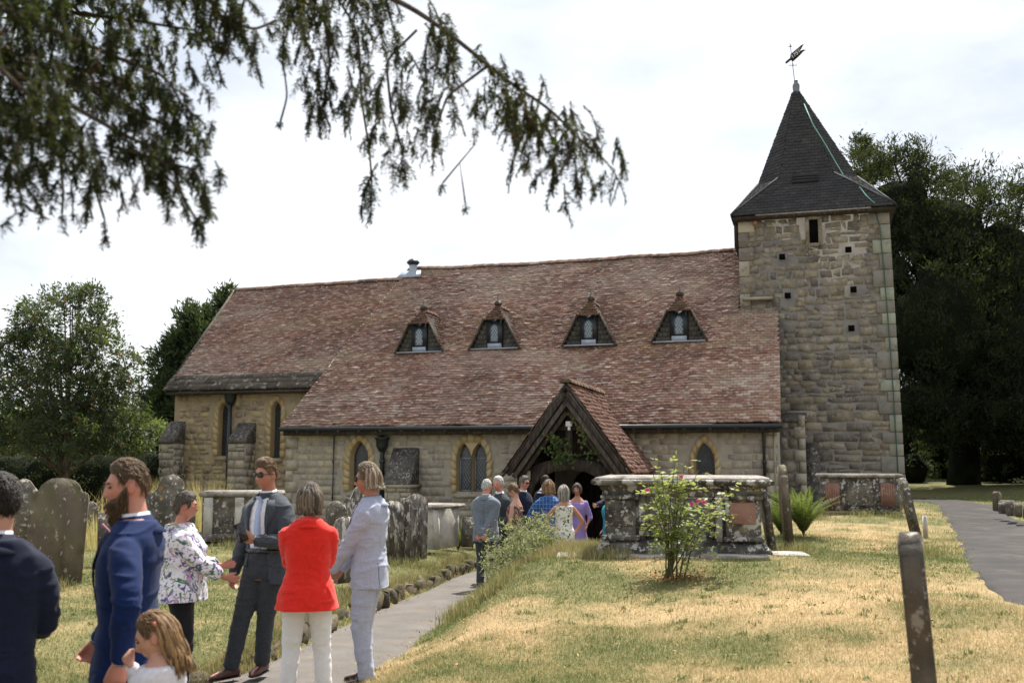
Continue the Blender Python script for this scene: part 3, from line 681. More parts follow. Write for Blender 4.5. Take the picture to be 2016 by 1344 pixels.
# ---- spire
SZ0, SZ1, SZ2 = 8.0, 9.12, 11.85; SCs, SCn = -.91, TOW_N - .27 + 2.0; hw = 2.0; ap_, hs_ = 1.27, .68
spire = obj('spire_roof', None, None, church); spire.matrix_parent_inverse = Matrix.Translation(-Vector(church.location))
def sp(a, b, z): return cw(SCs + a + .3 * max(0, (z - SZ0) / (SZ2 - SZ0)), SCn + b, z)
base4 = [(hw, -hw), (-hw, -hw), (-hw, hw), (hw, hw)]
octo = [(hs_, -ap_), (-hs_, -ap_), (-ap_, -hs_), (-ap_, hs_), (-hs_, ap_), (hs_, ap_), (ap_, hs_), (ap_, -hs_)]
faces = [[(*base4[0], SZ0), (*base4[1], SZ0), (*octo[1], SZ1), (*octo[0], SZ1)], [(*base4[1], SZ0), (*octo[2], SZ1), (*octo[1], SZ1)],
         [(*base4[1], SZ0), (*base4[2], SZ0), (*octo[3], SZ1), (*octo[2], SZ1)], [(*base4[2], SZ0), (*octo[4], SZ1), (*octo[3], SZ1)],
         [(*base4[2], SZ0), (*base4[3], SZ0), (*octo[5], SZ1), (*octo[4], SZ1)], [(*base4[3], SZ0), (*octo[6], SZ1), (*octo[5], SZ1)],
         [(*base4[3], SZ0), (*base4[0], SZ0), (*octo[7], SZ1), (*octo[6], SZ1)], [(*base4[0], SZ0), (*octo[0], SZ1), (*octo[7], SZ1)]]
tip = .085
faces += [[(*octo[i], SZ1), (*octo[(i + 1) % 8], SZ1), (octo[(i + 1) % 8][0] * tip / ap_, octo[(i + 1) % 8][1] * tip / ap_, SZ2), (octo[i][0] * tip / ap_, octo[i][1] * tip / ap_, SZ2)] for i in range(8)]
V = []; F = []
P = Pieces()
for k, fc in enumerate(faces):
    pts = [sp(*q) for q in fc]; F.append(tuple(range(len(V), len(V) + len(pts)))); V += pts
    c = np.mean(pts, 0); nrm = np.zeros(3)
    for i in range(len(pts)): nrm += crs(pts[i] - c, pts[(i + 1) % len(pts)] - c)
    nrm = nz(nrm); nrm *= np.sign(nrm @ (c - sp(0, 0, SZ0 - 1)))
    eu = nz(crs(CZ, nrm)); e1 = crs(nrm, eu); pl = [((q - pts[0]) @ eu, (q - pts[0]) @ e1) for q in pts]
    lo = min(b for a, b in pl)
    tile_poly(P, pts[0], eu, e1, nrm, pl, .105, .165, .016, None, .7, 200 + k, lift=.012)
F.append((0, 1, 9, 8)) if False else None
obj('roof_deck', mesh_py('roof_deck', V, F), M_shing, spire)
P.emit('spire_tile', 'spire_tile_field', M_shing, spire)
mb = MB(); mb.box(sp(0, 0, SZ0 - .06), (2 * hw - .06, 2 * hw - .06, .07), (CS, CN, CZ)); mb.build('soffit', M_wood, spire)
mb = MB(); mb.box(cw(TE + .07, TOW_N + 1.9, 7.62), (.12, 3.6, .72), (CS, CN, CZ)); mb.build('boarding', M_wood, spire)
# hip ridges
for a, b in ((base4[0], octo[0]), (base4[0], octo[7]), (base4[1], octo[1]), (base4[1], octo[2])):
    pts = [sp(a[0] + (b[0] - a[0]) * t, a[1] + (b[1] - a[1]) * t, SZ0 + (SZ1 - SZ0) * t + .03) for t in np.linspace(0, 1, 5)]
    mb = MB(); mb.tube(pts, .03, 6); mb.build('hip_tile', M_shing, spire)
# louvre
s_, z_ = on_wall(1590, 352, SCn - 1.48)
lv = spire; nf = nz(np.array([0, -(SZ1 - SZ0), (hw - ap_)])); nfw = nz(CN * nf[1] + CZ * nf[2]); upf = nz(crs(CS, nfw)); upf *= np.sign(upf @ CZ)
c = sp(s_ - SCs, 0, 0); zl = z_; nl = -hw + (hw - ap_) * (zl - SZ0) / (SZ1 - SZ0); c = sp(s_ - SCs, nl, zl)
mb = MB(); mb.box(c + nfw * .035, (.62, .24, .03), (CS, upf, nfw)); mb.build('louvre_shade', M_black, lv)  # solid black box stands for the shade behind the slats
for k in range(3): mb = MB(); mb.box(c + nfw * .07 + upf * (-.1 + k * .1), (.64, .055, .05), (CS, nz(upf + nfw * .6), nz(nfw - upf * .6))); mb.build('louvre_slat', M_shing, lv)
# finial, vane
vane = obj('weather_vane', None, None, church); vane.matrix_parent_inverse = Matrix.Translation(-Vector(church.location))
mb = MB(); mb.lathe(sp(0, 0, SZ2 - .12), [(.13, 0), (.12, .1), (.09, .14), (.1, .3), (.09, .36), (.05, .4), (.06, .46), (.02, .5)], 12); mb.build('finial', M_lead, vane)
vt0 = sp(0, 0, SZ2 + .3); lean = CS * .02; mb = MB(); mb.tube([vt0, vt0 + CZ * 1.05 + lean * 4], .01, 6); mb.build('rod', M_lead, vane)
bd = nz(-CS * .8 - CN * .45 + CZ * .42); bu = nz(crs(crs(bd, CZ), bd)); bn = crs(bd, bu); bc = vt0 + CZ * .72 + lean * 2.5
mb = MB(); mb.prism([(-.02, -.12), (.2, -.11), (.36, -.08), (.44, -.1), (.37, -.03), (.27, 0), (.37, .05), (.46, .1), (.38, .12), (.02, .12), (-.05, .03), (-.2, .03), (-.24, 0), (-.2, -.04), (-.06, -.04)], bc, bd, bu, bn, .012); mb.build('banner', M_wood, vane)
tcu = bpy.data.curves.new('sky_white_date', 'FONT'); tcu.body = '1751'; tcu.size = .15; tcu.align_x = 'CENTER'; tcu.align_y = 'CENTER'; tcu.extrude = .004  # white letters stand for sky shining through the pierced date
tme = bpy.data.meshes.new_from_object(bpy.data.objects.new('date_text', tcu)); to = bpy.data.objects.new('date', tme); COL.objects.link(to); to.parent = vane
sgn_ = 1 if (bn @ (CAM - bc)) > 0 else -1
bnv = bn * sgn_; R_ = Matrix((Vector(bd), Vector(crs(bnv, bd)), Vector(bnv))).transposed().to_4x4()
to.matrix_local = Matrix.Translation(Vector(bc + bd * .15 + bnv * (.02 if sgn_ > 0 else .01))) @ R_; tme.materials.clear(); tme.materials.append(M_white)
cb = vt0 + CZ * .5 + lean * 1.5; mb = MB(); mb.tube([cb - CS * .11 - CZ * .01, cb + CS * .11 + CZ * .01], .009, 5); mb.tube([cb - CN * .1, cb + CN * .1], .009, 5); mb.build('cross_arms', M_lead, vane)
mb = MB(); mb.tube([vt0 + CZ * 1.05 + lean * 4, vt0 + CZ * 1.16 + lean * 4.4], [.02, .004], 5); mb.box(vt0 + CZ * 1.05 + lean * 4.2, (.1, .01, .02), (CS, CN, CZ)); mb.build('spike', M_lead, vane)
# green conductor tape over spire and down the tower
px = [(1583, 205), (1600, 245), (1625, 285), (1645, 320), (1660, 345), (1690, 365), (1705, 385), (1722, 400)]
pts = []
for x, y in px:
    best = None; r_ = ray(x, y)
    for fc in faces:
        q = [sp(*a) for a in fc]; nn = crs(q[1] - q[0], q[2] - q[0]); dn = r_ @ nn
        if abs(dn) < 1e-9: continue
        t = ((q[0] - CAM) @ nn) / dn; p = CAM + r_ * t
        ctr = np.mean(q, 0); ok = True
        for i in range(len(q)):
            e = q[(i + 1) % len(q)] - q[i]
            if crs(e, p - q[i]) @ nn * np.sign(crs(e, ctr - q[i]) @ nn) < -1e-4: ok = False
        if ok and (best is None or t < best): best = t
    if best is not None: pts.append(CAM + r_ * (best - .06))
mb = MB(); mb.tube(pts, .016, 5); mb.build('conductor_tape', M_copper, spire)
pts = [oT + CS * on_wall(x, y, TOW_N)[0] + ezT * on_wall(x, y, TOW_N)[1] - CN * .07 for x, y in ((1722, 412), (1732, 450), (1742, 560), (1750, 660), (1757, 760), (1763, 860), (1767, 930))]
mb = MB(); mb.tube(pts, .014, 5); mb.build('conductor_tape', M_copperd, tower)
mb = MB(); mb.tube([cw(.07, -.05, 2.4), cw(.07, -.05, .3)], .022, 6); mb.build('overflow_pipe', M_pale, church)

# ---------------- timber porch
PN, PS, PZ0, PZ1, PHW = -2.75, 4.15, 1.5, 3.36, 1.36
porch = obj('porch', None, None, church); porch.matrix_parent_inverse = Matrix.Translation(-Vector(church.location))
pf = lambda s, n, z: cw(PS + s, n, z)
e_r = {}
for sgn in (-1, 1):   # sgn -1 = right (west) in the picture
    lo, hi = pf(sgn * PHW, PN - .25, PZ0), pf(0, PN - .25, PZ1)
    e1 = nz(hi - lo); ln = np.linalg.norm(hi - lo); nrm = nz(crs(CN, e1)); nrm *= np.sign(nrm @ CZ); e_r[sgn] = (lo, e1, nrm, ln)
    dz = lambda v: (PZ0 + (PZ1 - PZ0) * v / ln)
    nb_ = lambda z: max((z - EZ) / kN + EN_, 0) if z > EZ else .0
    pl = [(0, 0), (0 - PN + .25, 0), (0 - PN + .25, ln * .57), (nb_(PZ1) - PN + .3, ln), (0, ln)]
    V = [lo + CN * a + e1 * b for a, b in pl]; V2 = [v - nrm * .05 for v in V]
    mb = MB(); mb.add(V + V2, [(0, 1, 2, 3, 4), (9, 8, 7, 6, 5)] + [(i, (i + 1) % 5, 5 + (i + 1) % 5, 5 + i) for i in range(5)]); mb.build('roof_deck', M_wood, porch)
    P = Pieces(); tile_poly(P, lo - e1 * .05, CN, e1, nrm, [(a, b + (.05 if b else 0)) for a, b in pl], .112, .175, .02, lambda u, v: .012 * math.sin(3 * u + 2 * v), 1.8, 300 + sgn, lift=.014)
    P.emit('porch_tile', 'porch_tiles', M_tilep, porch) if False else None
    e_r[sgn] += (P,)
M_tilep = surf('porch_clay_tile', [(.075, .042, .033), (.15, .078, .06), (.22, .12, .092), (.32, .22, .18)], .65, 4, 6, .8, .25, .3, 50, spots=[((.45, .38, .32), 10, .64, .04, .7), ((.12, .1, .05), 3, .66, .06, .6)])
e_r[-1][4].emit('porch_tile', 'porch_tiles', M_tilep, porch, 290); e_r[1][4].emit('porch_tile', 'porch_tiles', M_tilep, porch, 10)
ridge_row(porch, [pf(0, PN - .3, PZ1 + .07), pf(0, .5, PZ1 + .04)], M_tile2, .11, .3)
for sgn in (-1, 1):
    lo, e1, nrm, ln, _ = e_r[sgn]
    for off, dep, thk, nn, mt in ((.01, .11, .05, -.02, M_wood), (-.115, .1, .06, .04, M_woodg), (-.225, .09, .06, .12, M_wood)):
        mb = MB(); c = lo + e1 * (ln / 2 - .02) + nrm * (off - .12) + CN * nn; mb.box(c, (ln - .05 + off * .35, dep, thk), (e1, nrm, CN)); o = mb.build('barge_board', mt, porch); bevel_mesh(o.data, .008)
    mb = MB(); mb.box(lo + e1 * .02 - nrm * .04 - CN * .03, (.22, .03, .1), (e1, nrm, CN)); mb.build('eave_tip', M_wood, porch)
# frame: posts, tie beam with arched braces, king strut, side boarding, back door
for s in (1.02, -1.02): mb = MB(); mb.box(pf(s, PN, .5), (.2, .2, 2.3), (CS, CN, CZ)); o = mb.build('post', M_wood, porch); bevel_mesh(o.data, .012)
ar_in = [(-.84, .95), (-.78, 1.18), (-.62, 1.38), (-.35, 1.5), (0, 1.54), (.35, 1.5), (.62, 1.38), (.78, 1.18), (.84, .95)]
mb = MB(); mb.prism([(-.95, .95)] + ar_in + [(.95, .95), (.95, 1.56), (.5, 1.72), (0, 1.78), (-.5, 1.72), (-.95, 1.56)], pf(0, PN - .02, 0), CS, CZ, CN, .16); mb.build('tie_beam', M_wood, porch)
mb = MB(); mb.box(pf(0, PN + .06, 2.35), (.14, .12, 1.3), (CS, CN, CZ)); mb.build('king_strut', M_wood, porch)
mb = MB(); mb.box(pf(0, PN + .06, 2.45), (1.3, .1, .16), (CS, CN, CZ)); mb.build('collar_beam', M_wood, porch)
for s in (1.05, -1.05): mb = MB(); mb.box(pf(s, PN / 2, .6), (.08, -PN - .1, 2.1), (CS, CN, CZ)); mb.build('side_boarding', M_wood, porch)
mb = MB(); mb.box(pf(0, PN + .35, 2.4), (1.9, .04, 1.3), (CS, CN, CZ))
mb = MB(); mb.prism([(-.9, 1.8), (.9, 1.8), (0, 3.2)], pf(0, PN + .3, 0), CS, CZ, CN, .04); mb.build('gable_boarding', M_wood, porch)
mb = MB(); mb.prism([(-.6, -.4)] + [(x * .72, z) for x, z in ar_in] + [(.6, -.4)], pf(0, -.1, 0), CS, CZ, CN, .06); mb.build('church_door', M_wood, porch)
mb = MB(); mb.box(pf(.95, PN - .06, 1.42), (.24, .02, .2), (CS, CN, CZ)); mb.build('notice', M_pale, porch)
lamp = porch; c = pf(-.02, PN - .06, 2.5)
mb = MB(); mb.box(c, (.14, .08, .11), (CS, CN, CZ)); o = mb.build('lamp_housing', M_white, lamp); bevel_mesh(o.data, .01)
mb = MB(); mb.lathe(c - CZ * .14, [(.02, 0), (.035, .02), (.035, .07), (.02, .09)], 10); mb.build('lamp_sensor', M_white, lamp)
# ------------------------------------------------------------------ ground
def interp(x, pts): return np.interp(x, [p[0] for p in pts], [p[1] for p in pts])
ZP = [(0, .1), (5, .08), (8.2, .03), (12, -.11), (16.2, -.28), (20, -.32), (40, -.32)]
def zpath(Y): return interp(Y, ZP)
def px_to_z(x, y, zf):
    Y = 8.
    for _ in range(60):
        r = ray(x, y); Y += .6 * ((zf(Y) - ZC) * r[1] / r[2] - Y)
    return atY(x, y, Y)
PATH = np.array([(-5.2, 2.0), (-3.4, 5.2)] + [tuple(px_to_z(x, y, zpath)[:2]) for x, y in ((600, 1330), (737, 1243), (850, 1185), (950, 1135))] + [tuple(cw(4.9, -4.6, 0)[:2]), tuple(cw(4.2, -3.2, 0)[:2]), tuple(cw(4.15, 0, 0)[:2])])
def smooth_poly(P, n=80):
    P = np.asarray(P, float); d = np.r_[0, np.cumsum(np.linalg.norm(np.diff(P, axis=0), axis=1))]; t = np.linspace(0, d[-1], n)
    Q = np.stack([np.interp(t, d, P[:, k]) for k in range(P.shape[1])], 1)
    for _ in range(6): Q[1:-1] = (Q[:-2] + 2 * Q[1:-1] + Q[2:]) / 4
    return Q
PATH = smooth_poly(PATH, 90)
zr = lambda Y: .66 + .004 * Y
RPATH = smooth_poly([(13, 2), (9.5, 5.0)] + [tuple(px_to_z(x, y, zr)[:2]) for x, y in ((2105, 1190), (2025, 1092), (1955, 1028), (1918, 1000), (1890, 985))] + [(9.6, 34), (7, 40)], 90)
def seg_dist(X, Y, P):
    """distance to polyline, signed (+ on the right hand side)"""
    X = np.asarray(X, float); Y = np.asarray(Y, float); best = np.full(X.shape, 1e9); sg = np.zeros(X.shape)
    for a, b in zip(P[:-1], P[1:]):
        d = b - a; L2 = d @ d; t = np.clip(((X - a[0]) * d[0] + (Y - a[1]) * d[1]) / L2, 0, 1)
        ex, ey = X - a[0] - t * d[0], Y - a[1] - t * d[1]; q = ex * ex + ey * ey
        c = d[0] * ey - d[1] * ex; m = q < best; best = np.where(m, q, best); sg = np.where(m, -np.sign(c), sg)
    return np.sqrt(best) * np.where(sg == 0, 1, sg)
LC = np.array([(-5.85, 12.7, .24), (-5.48, 19.6, .25), (-1.5, 20, 0.0), (-1.9, 17.9, .06), (-4.1, 10, .24), (-5, 8, .25), (-3, 4, .08), (-2, 4.4, .05), (-1.5, 4.0, .06), (-4, 6.5, .16), (-8, 30, .35), (-20, 20, .35), (-30, 60, .6),
               (-1.7, 11.0, .13), (-.7, 14.5, -.05), (-.2, 17, -.2), (0, 20, -.25), (-2, 25, 0.), (-10, 14, .3), (-8, 0, .3), (-2.7, 8.0, -.02), (-3.2, 9.2, .2), (-60, 200, .6), (1.2, 23.5, -.2), (-4, 15, .18)])
RC = np.array([(.9, 12.3, .62), (2.85, 11.6, .66), (.3, 10, .48), (-.1, 7.2, .33), (.2, 5.5, .42), (1.5, 5, .52), (3.5, 4.4, .62), (5, 8, .66), (6.5, 20, .7), (8, 24, .76), (6, 22.5, .55), (3.4, 20, 0.05), (3, 18, .2),
               (2, 16, .36), (1.3, 14, .5), (12, 15, .8), (20, 30, 1.), (10, 40, 1.), (0, 0, .3), (3, -3, .5), (60, 200, 1.2), (4.5, 15, .62), (5, 17.5, .66)])
def idw(X, Y, C):
    num = 0; den = 0
    for x, y, z in C:
        w = 1 / ((X - x) ** 2 + (Y - y) ** 2 + 1.1 ** 2) ** 1.8; num = num + w * z; den = den + w
    return num / den
HWP = .56
FORE = np.array([(.1, 16.9), (1.0, 18.0), tuple(cw(4.2, -3.4, 0)[:2])])
def ground_z(X, Y, full=False):
    X = np.asarray(X, float); Y = np.asarray(Y, float)
    d = seg_dist(X, Y, PATH); zp = zpath(Y); zl = idw(X, Y, LC); zR = idw(X, Y, RC)
    lf = zp + (np.maximum(zl, zp + .02) - zp) * sstep(0, .1, -d - HWP)
    rg = zp - .01 + (zR - zp) * sstep(0, 1.25, d - HWP + .05)
    fc = np.abs(seg_dist(X, Y, FORE)); wf = 1 - sstep(.95, 2.0, fc)
    far = sstep(22, 30, Y); mix = (zl + zR) / 2
    z = np.where(np.abs(d) < HWP, zp - .03, np.where(d < 0, lf, rg))
    z = z * (1 - wf) + (-.32) * wf
    und = .02 * np.sin(X * 1.7 + .5) * np.sin(Y * 1.3) + .012 * np.sin(X * 4.1 + Y * 2.2)
    z = z + und * (np.abs(d) > HWP)
    zfar = np.where(X < -1.5, zl, np.where(X > 5, zR, zl + (zR - zl) * (X + 1.5) / 6.5))
    z = z * (1 - far) + zfar * far
    return (z, d) if full else z
def gz(x, y): return float(ground_z(np.array([x]), np.array([y]))[0])
def atG(x, y, y0=2.5, y1=60):
    Y = np.linspace(y0, y1, 1500); r = ray(x, y); P = CAM[None] + r[None] * (Y / r[1])[:, None]
    h = P[:, 2] - ground_z(P[:, 0], P[:, 1]); i = np.argmax(h < 0)
    return P[i] if h.min() < 0 else P[-1]
def vnoise(X, Y, sc, seed=0):
    X = np.asarray(X) * sc + seed * 17.3; Y = np.asarray(Y) * sc - seed * 9.1; i = np.floor(X).astype(int); j = np.floor(Y).astype(int); fx, fy = X - i, Y - j
    fx, fy = fx * fx * (3 - 2 * fx), fy * fy * (3 - 2 * fy)
    def h(a, b):
        q = (a * 374761393 + b * 668265263 + seed * 974711) & 0xffffffff; q = ((q ^ (q >> 13)) * 1274126177) & 0xffffffff; return ((q ^ (q >> 16)) & 0xffff) / 65535.
    return (h(i, j) * (1 - fx) + h(i + 1, j) * fx) * (1 - fy) + (h(i, j + 1) * (1 - fx) + h(i + 1, j + 1) * fx) * fy
def fbm(X, Y, sc, seed=0, o=4): return sum(vnoise(X, Y, sc * 2 ** k, seed + k) * .5 ** k for k in range(o)) / (2 - .5 ** (o - 1))
def green(X, Y, d=None):
    """0 parched straw .. 1 green"""
    g = fbm(X, Y, .6, 3) * 1.7 - .33 + 1.1 * (fbm(X, Y, 2.6, 9) - .5)
    g = g + .28 * sstep(8, 15, Y) + .2 * (X < -1) - .3 * np.exp(-((X - 1.5) ** 2 + (Y - 6) ** 2) / 9)
    g = g + .35 * sstep(4.2, 7, X) * sstep(14, 5, Y)
    g = g + .7 * sstep(21, 26, Y) * (X > 4)  # extra green darkens this ground in place of the yew's shade
    if d is not None: g = g + .45 * np.exp(-((d - HWP - .35) / .35) ** 2) * sstep(9, 12, Y) + .3 * np.exp(-((d + HWP + .12) / .2) ** 2)
    return np.clip(g, 0, 1)

M_ground = surf('dry_lawn', [(.41, .3, .165), (.36, .265, .145), (.25, .2, .1), (.14, .135, .06), (.085, .095, .038)], .72, 5, 7, .95, .1, .9, 60,
                spots=[((.15, .10, .05), 30, .62, .05, .6), ((.42, .3, .13), 14, .62, .06, .5)])
def axis(lo, hi, st, far_lo, far_hi):
    a = list(np.arange(lo, hi + st / 2, st)); k = st
    while a[-1] < far_hi: k *= 1.35; a.append(a[-1] + k)
    k = st; b = []
    x = lo
    while x > far_lo: k *= 1.35; x -= k; b.append(x)
    return np.array(b[::-1] + a)
gx = axis(-12, 13, .135, -900, 900); gy = axis(2.2, 27, .135, -60, 1200)
GX, GY = np.meshgrid(gx, gy); GZ, GD = ground_z(GX.ravel(), GY.ravel(), True)
nx, ny = len(gx), len(gy)
ii = (np.arange(ny - 1)[:, None] * nx + np.arange(nx - 1)[None]).ravel()
GF = np.stack([ii, ii + 1, ii + nx + 1, ii + nx], 1)
me = mesh_np('ground', np.stack([GX.ravel(), GY.ravel(), GZ], 1), GF, None, True)
a_ = me.attributes.new('tint', 'FLOAT', 'POINT'); a_.data.foreach_set('value', green(GX.ravel(), GY.ravel(), GD).astype(np.float32))
obj('ground', me, M_ground, None, 'structure')

M_path = surf('worn_asphalt', [(.115, .104, .096), (.14, .127, .117), (.17, .155, .142)], 0, 2.5, 9, .92, .2, .5, 130,
              spots=[((.27, .22, .15), 2.2, .62, .1, .5), ((.08, .072, .068), 1.1, .58, .12, .45), ((.3, .28, .25), 110, .6, .05, .5), ((.06, .055, .052), 90, .6, .05, .5)])
M_path2 = surf('dark_tarmac', [(.036, .034, .034), (.05, .046, .045), (.07, .064, .062)], 0, 2.2, 9, .92, .2, .25, 160, spots=[((.17, .14, .09), 1.6, .66, .08, .5)])
def ribbon(name, P, hw, zf, mat, edge=.05, seed=0, drop=0.):
    T = np.gradient(P, axis=0); N_ = np.stack([T[:, 1], -T[:, 0]], 1) / np.linalg.norm(T, axis=1)[:, None]
    V = []; m = 11; r = np.random.default_rng(seed)
    for i in range(len(P)):
        for k in range(m):
            f = k / (m - 1) * 2 - 1; w = hw + (r.normal(0, edge) if abs(f) == 1 else 0); q = P[i] + N_[i] * f * w
            V.append((q[0], q[1], zf(q[0], q[1]) + .012 * (1 - f * f) - (drop if abs(f) == 1 else 0)))
    F = [(i * m + k, i * m + k + 1, (i + 1) * m + k + 1, (i + 1) * m + k) for i in range(len(P) - 1) for k in range(m - 1)]
    return obj(name, mesh_py(name, V, F, None, True), mat, None, 'structure')
ribbon('path', smooth_poly(PATH, 160), HWP + .03, lambda x, y: float(zpath(y)) - .02, M_path, .03, 2)
ribbon('tarmac_path', smooth_poly(RPATH, 120), .68, lambda x, y: gz(x, y) + .018, M_path2, .07, 3, .05)

# stone edging along the cut bank on the left of the path, each stone its own piece
kerb = thing('stone_edging', 'low mossy stone edging along the grass bank left of the footpath', 'stone edging', (PATH[40][0], PATH[40][1], 0))
M_kerb = surf('mossy_edging_stone', [(.045, .037, .028), (.09, .075, .055), (.16, .13, .095)], .5, 6, 6, .95, .1, .7, 25, spots=[((.08, .09, .03), 5, .58, .08, .7), ((.4, .37, .32), 11, .68, .04, .6)])
T = np.gradient(PATH, axis=0); Np = np.stack([-T[:, 1], T[:, 0]], 1) / np.linalg.norm(T, axis=1)[:, None]
dd = np.r_[0, np.cumsum(np.linalg.norm(np.diff(PATH, axis=0), axis=1))]; t = 2.5; r = np.random.default_rng(5)
while t < dd[-1] - 3.2:
    ln = r.uniform(.12, .4); pa = [np.interp(t + ln / 2, dd, PATH[:, k]) for k in (0, 1)]; nn = nz([np.interp(t + ln / 2, dd, Np[:, k]) for k in (0, 1)])
    c = np.array(pa) + nn * (HWP + .06 + r.normal(0, .03)); top = max(gz(*(np.array(pa) + nn * (HWP + .3))), zpath(c[1]) + .06); bot = zpath(c[1]) - .06
    hgt = (top - bot) * r.uniform(.55, .92); nn = nz(nn + r.normal(0, .16, 2)); ax = np.array([nn[1], -nn[0], 0]); mb = MB(); mb.box((c[0], c[1], bot + hgt / 2), (ln - .02, .16, hgt), (ax, np.array([nn[0], nn[1], 0]), CZ))
    me = mb.mesh('edging_stone', r.random()); bevel_mesh(me, .03, 1)
    co = np.array([v.co for v in me.vertices]); co += r.normal(0, .02, co.shape); me.vertices.foreach_set('co', co.astype(np.float32).ravel())
    fa = me.attributes.get('tint')
    obj('edging_stone', me, M_kerb, kerb); t += ln

# ---- grass blades (uncountable)
M_blade = surf('grass_blade', [(.55, .425, .25), (.47, .365, .205), (.31, .28, .13), (.17, .19, .07), (.09, .13, .038)], .85, 3, 3, .7, .2, 0, transl=.25, tmix=.15)
def blades(name, X, Y, h, w, g, lean=.5, seed=1, z=None, tri=False):
    r = np.random.default_rng(seed); n = len(X); z = ground_z(X, Y) if z is None else z; a = r.uniform(0, 2 * np.pi, n); b = r.uniform(0, 2 * np.pi, n); l = np.abs(r.normal(0, lean, n))
    d = np.stack([np.cos(a), np.sin(a), 0 * a], 1); e = np.stack([np.cos(b), np.sin(b), 0 * b], 1); c = np.stack([X, Y, z - .004], 1)
    h = h[:, None]; w = np.broadcast_to(w, (n,))[:, None]; up = np.array([0, 0, 1.])
    v0, v1 = c - d * w, c + d * w; m = c + up * h * .55 + e * h * l[:, None] * .3; v2, v3 = m + d * w * .8, m - d * w * .8; v4 = c + up * h * (1 - .25 * np.minimum(l, 1.5)[:, None]) + e * h * l[:, None]
    if tri: return mesh_np(name, np.stack([v0, v1, v4], 1).reshape(-1, 3), np.arange(3 * n).reshape(n, 3), np.clip(g + r.normal(0, .13, n), 0, 1))
    V = np.stack([v0, v1, v2, v3, v4], 1).reshape(-1, 3); k = np.arange(n) * 5
    loops = np.stack([k, k + 1, k + 2, k + 3, k + 3, k + 2, k + 4], 1).ravel(); tot = np.tile([4, 3], n)
    t = np.repeat(np.clip(g + r.normal(0, .13, n), 0, 1), 2)
    return mesh_raw(name, V, loops, tot, t)
def scatter(n, y0, y1, seed, xm=.72):
    r = np.random.default_rng(seed); Y = np.sqrt(r.uniform(y0 ** 2, y1 ** 2, n)); X = r.uniform(-1, 1, n) * Y * xm
    d = seg_dist(X, Y, PATH); d2 = seg_dist(X, Y, RPATH); ok = (np.abs(d) > HWP + .01 + r.normal(0, .035, n)) & (np.abs(d2) > .62 + r.normal(0, .08, n)); s = (np.stack([X, Y, 0 * X], 1) - CO) @ CS; nn_ = (np.stack([X, Y, 0 * X], 1) - CO) @ CN
    ok &= ~((nn_ > -.05) & (s > -3) & (s < 12.5)) & ~((nn_ > PN) & (s > PS - 1.1) & (s < PS + 1.1))
    return X[ok], Y[ok], d[ok]
def lawn(name, n, y0, y1, h0, h1, w, seed):
    X, Y, d = scatter(n, y0, y1, seed); g = green(X, Y, d); r = np.random.default_rng(seed + 1)
    h = r.uniform(h0, h1, len(X)) * (.55 + .9 * fbm(X, Y, 1.3, 5)) * (1 + 1.1 * np.exp(-((d + HWP + .05) / .12) ** 2))
    return obj(name, blades(name, X, Y, h, w, g, 1.0, seed, None, True), M_blade, None, 'stuff')
o = lawn('lawn_grass', 215000, 3.2, 8.5, .02, .05, .0026, 11); o['label'] = 'short parched lawn grass in the foreground'
o = lawn('lawn_grass', 165000, 8.5, 16, .025, .055, .004, 12); o['label'] = 'patchy mown grass around the tombs'
o = lawn('lawn_grass', 76000, 16, 28, .03, .07, .0055, 13); o['label'] = 'mown grass near the church walls'
# long tufts: along the right bank of the path, on the edging, round tombs
def tufts(name, centres, n_each, rad, h0, h1, w, gcol, seed, label, lean=.45):
    r = np.random.default_rng(seed); X = []; Y = []
    for cx, cy in centres: X.append(cx + r.normal(0, rad, n_each)); Y.append(cy + r.normal(0, rad, n_each))
    X = np.concatenate(X); Y = np.concatenate(Y); d = seg_dist(X, Y, PATH); ok = np.abs(d) > HWP - .06; X, Y = X[ok], Y[ok]; n = len(X)
    o = obj(name, blades(name, X, Y, r.uniform(h0, h1, n), w, np.full(n, gcol) + r.normal(0, .12, n), lean, seed), M_blade, None, 'stuff'); o['label'] = label; return o
side = lambda t, off: tuple(np.array([np.interp(t, dd, PATH[:, k]) for k in (0, 1)]) - np.array([np.interp(t, dd, Np[:, k]) for k in (0, 1)]) * off)
tt = np.linspace(10.2, dd[-1] - 4.2, 26)
tufts('long_grass', [side(t, HWP + random.uniform(.05, .75)) for t in tt for _ in range(3)], 130, .1, .08, .24, .0045, .55, 21, 'long green grass on the bank right of the footpath')
tufts('long_grass', [side(t, -HWP - random.uniform(.0, .12)) for t in np.linspace(3, dd[-1] - 3.5, 150)], 110, .08, .04, .14, .0035, .42, 22, 'grass overhanging the stone edging')

# dark green rosettes of clover and plantain in the parched lawn
r = np.random.default_rng(77); X, Y, d = scatter(900, 4, 14, 78); k_ = 14; m_ = len(X); Xr = np.repeat(X, k_) + r.normal(0, .035, m_ * k_); Yr_ = np.repeat(Y, k_) + r.normal(0, .035, m_ * k_)
o = obj('clover_patches', blades('clover_patches', Xr, Yr_, r.uniform(.02, .05, m_ * k_), .006, np.repeat(r.uniform(.7, 1., m_), k_), 1.4, 79), M_blade, None, 'stuff'); o['label'] = 'dark green clover and plantain rosettes dotted over the parched lawn'

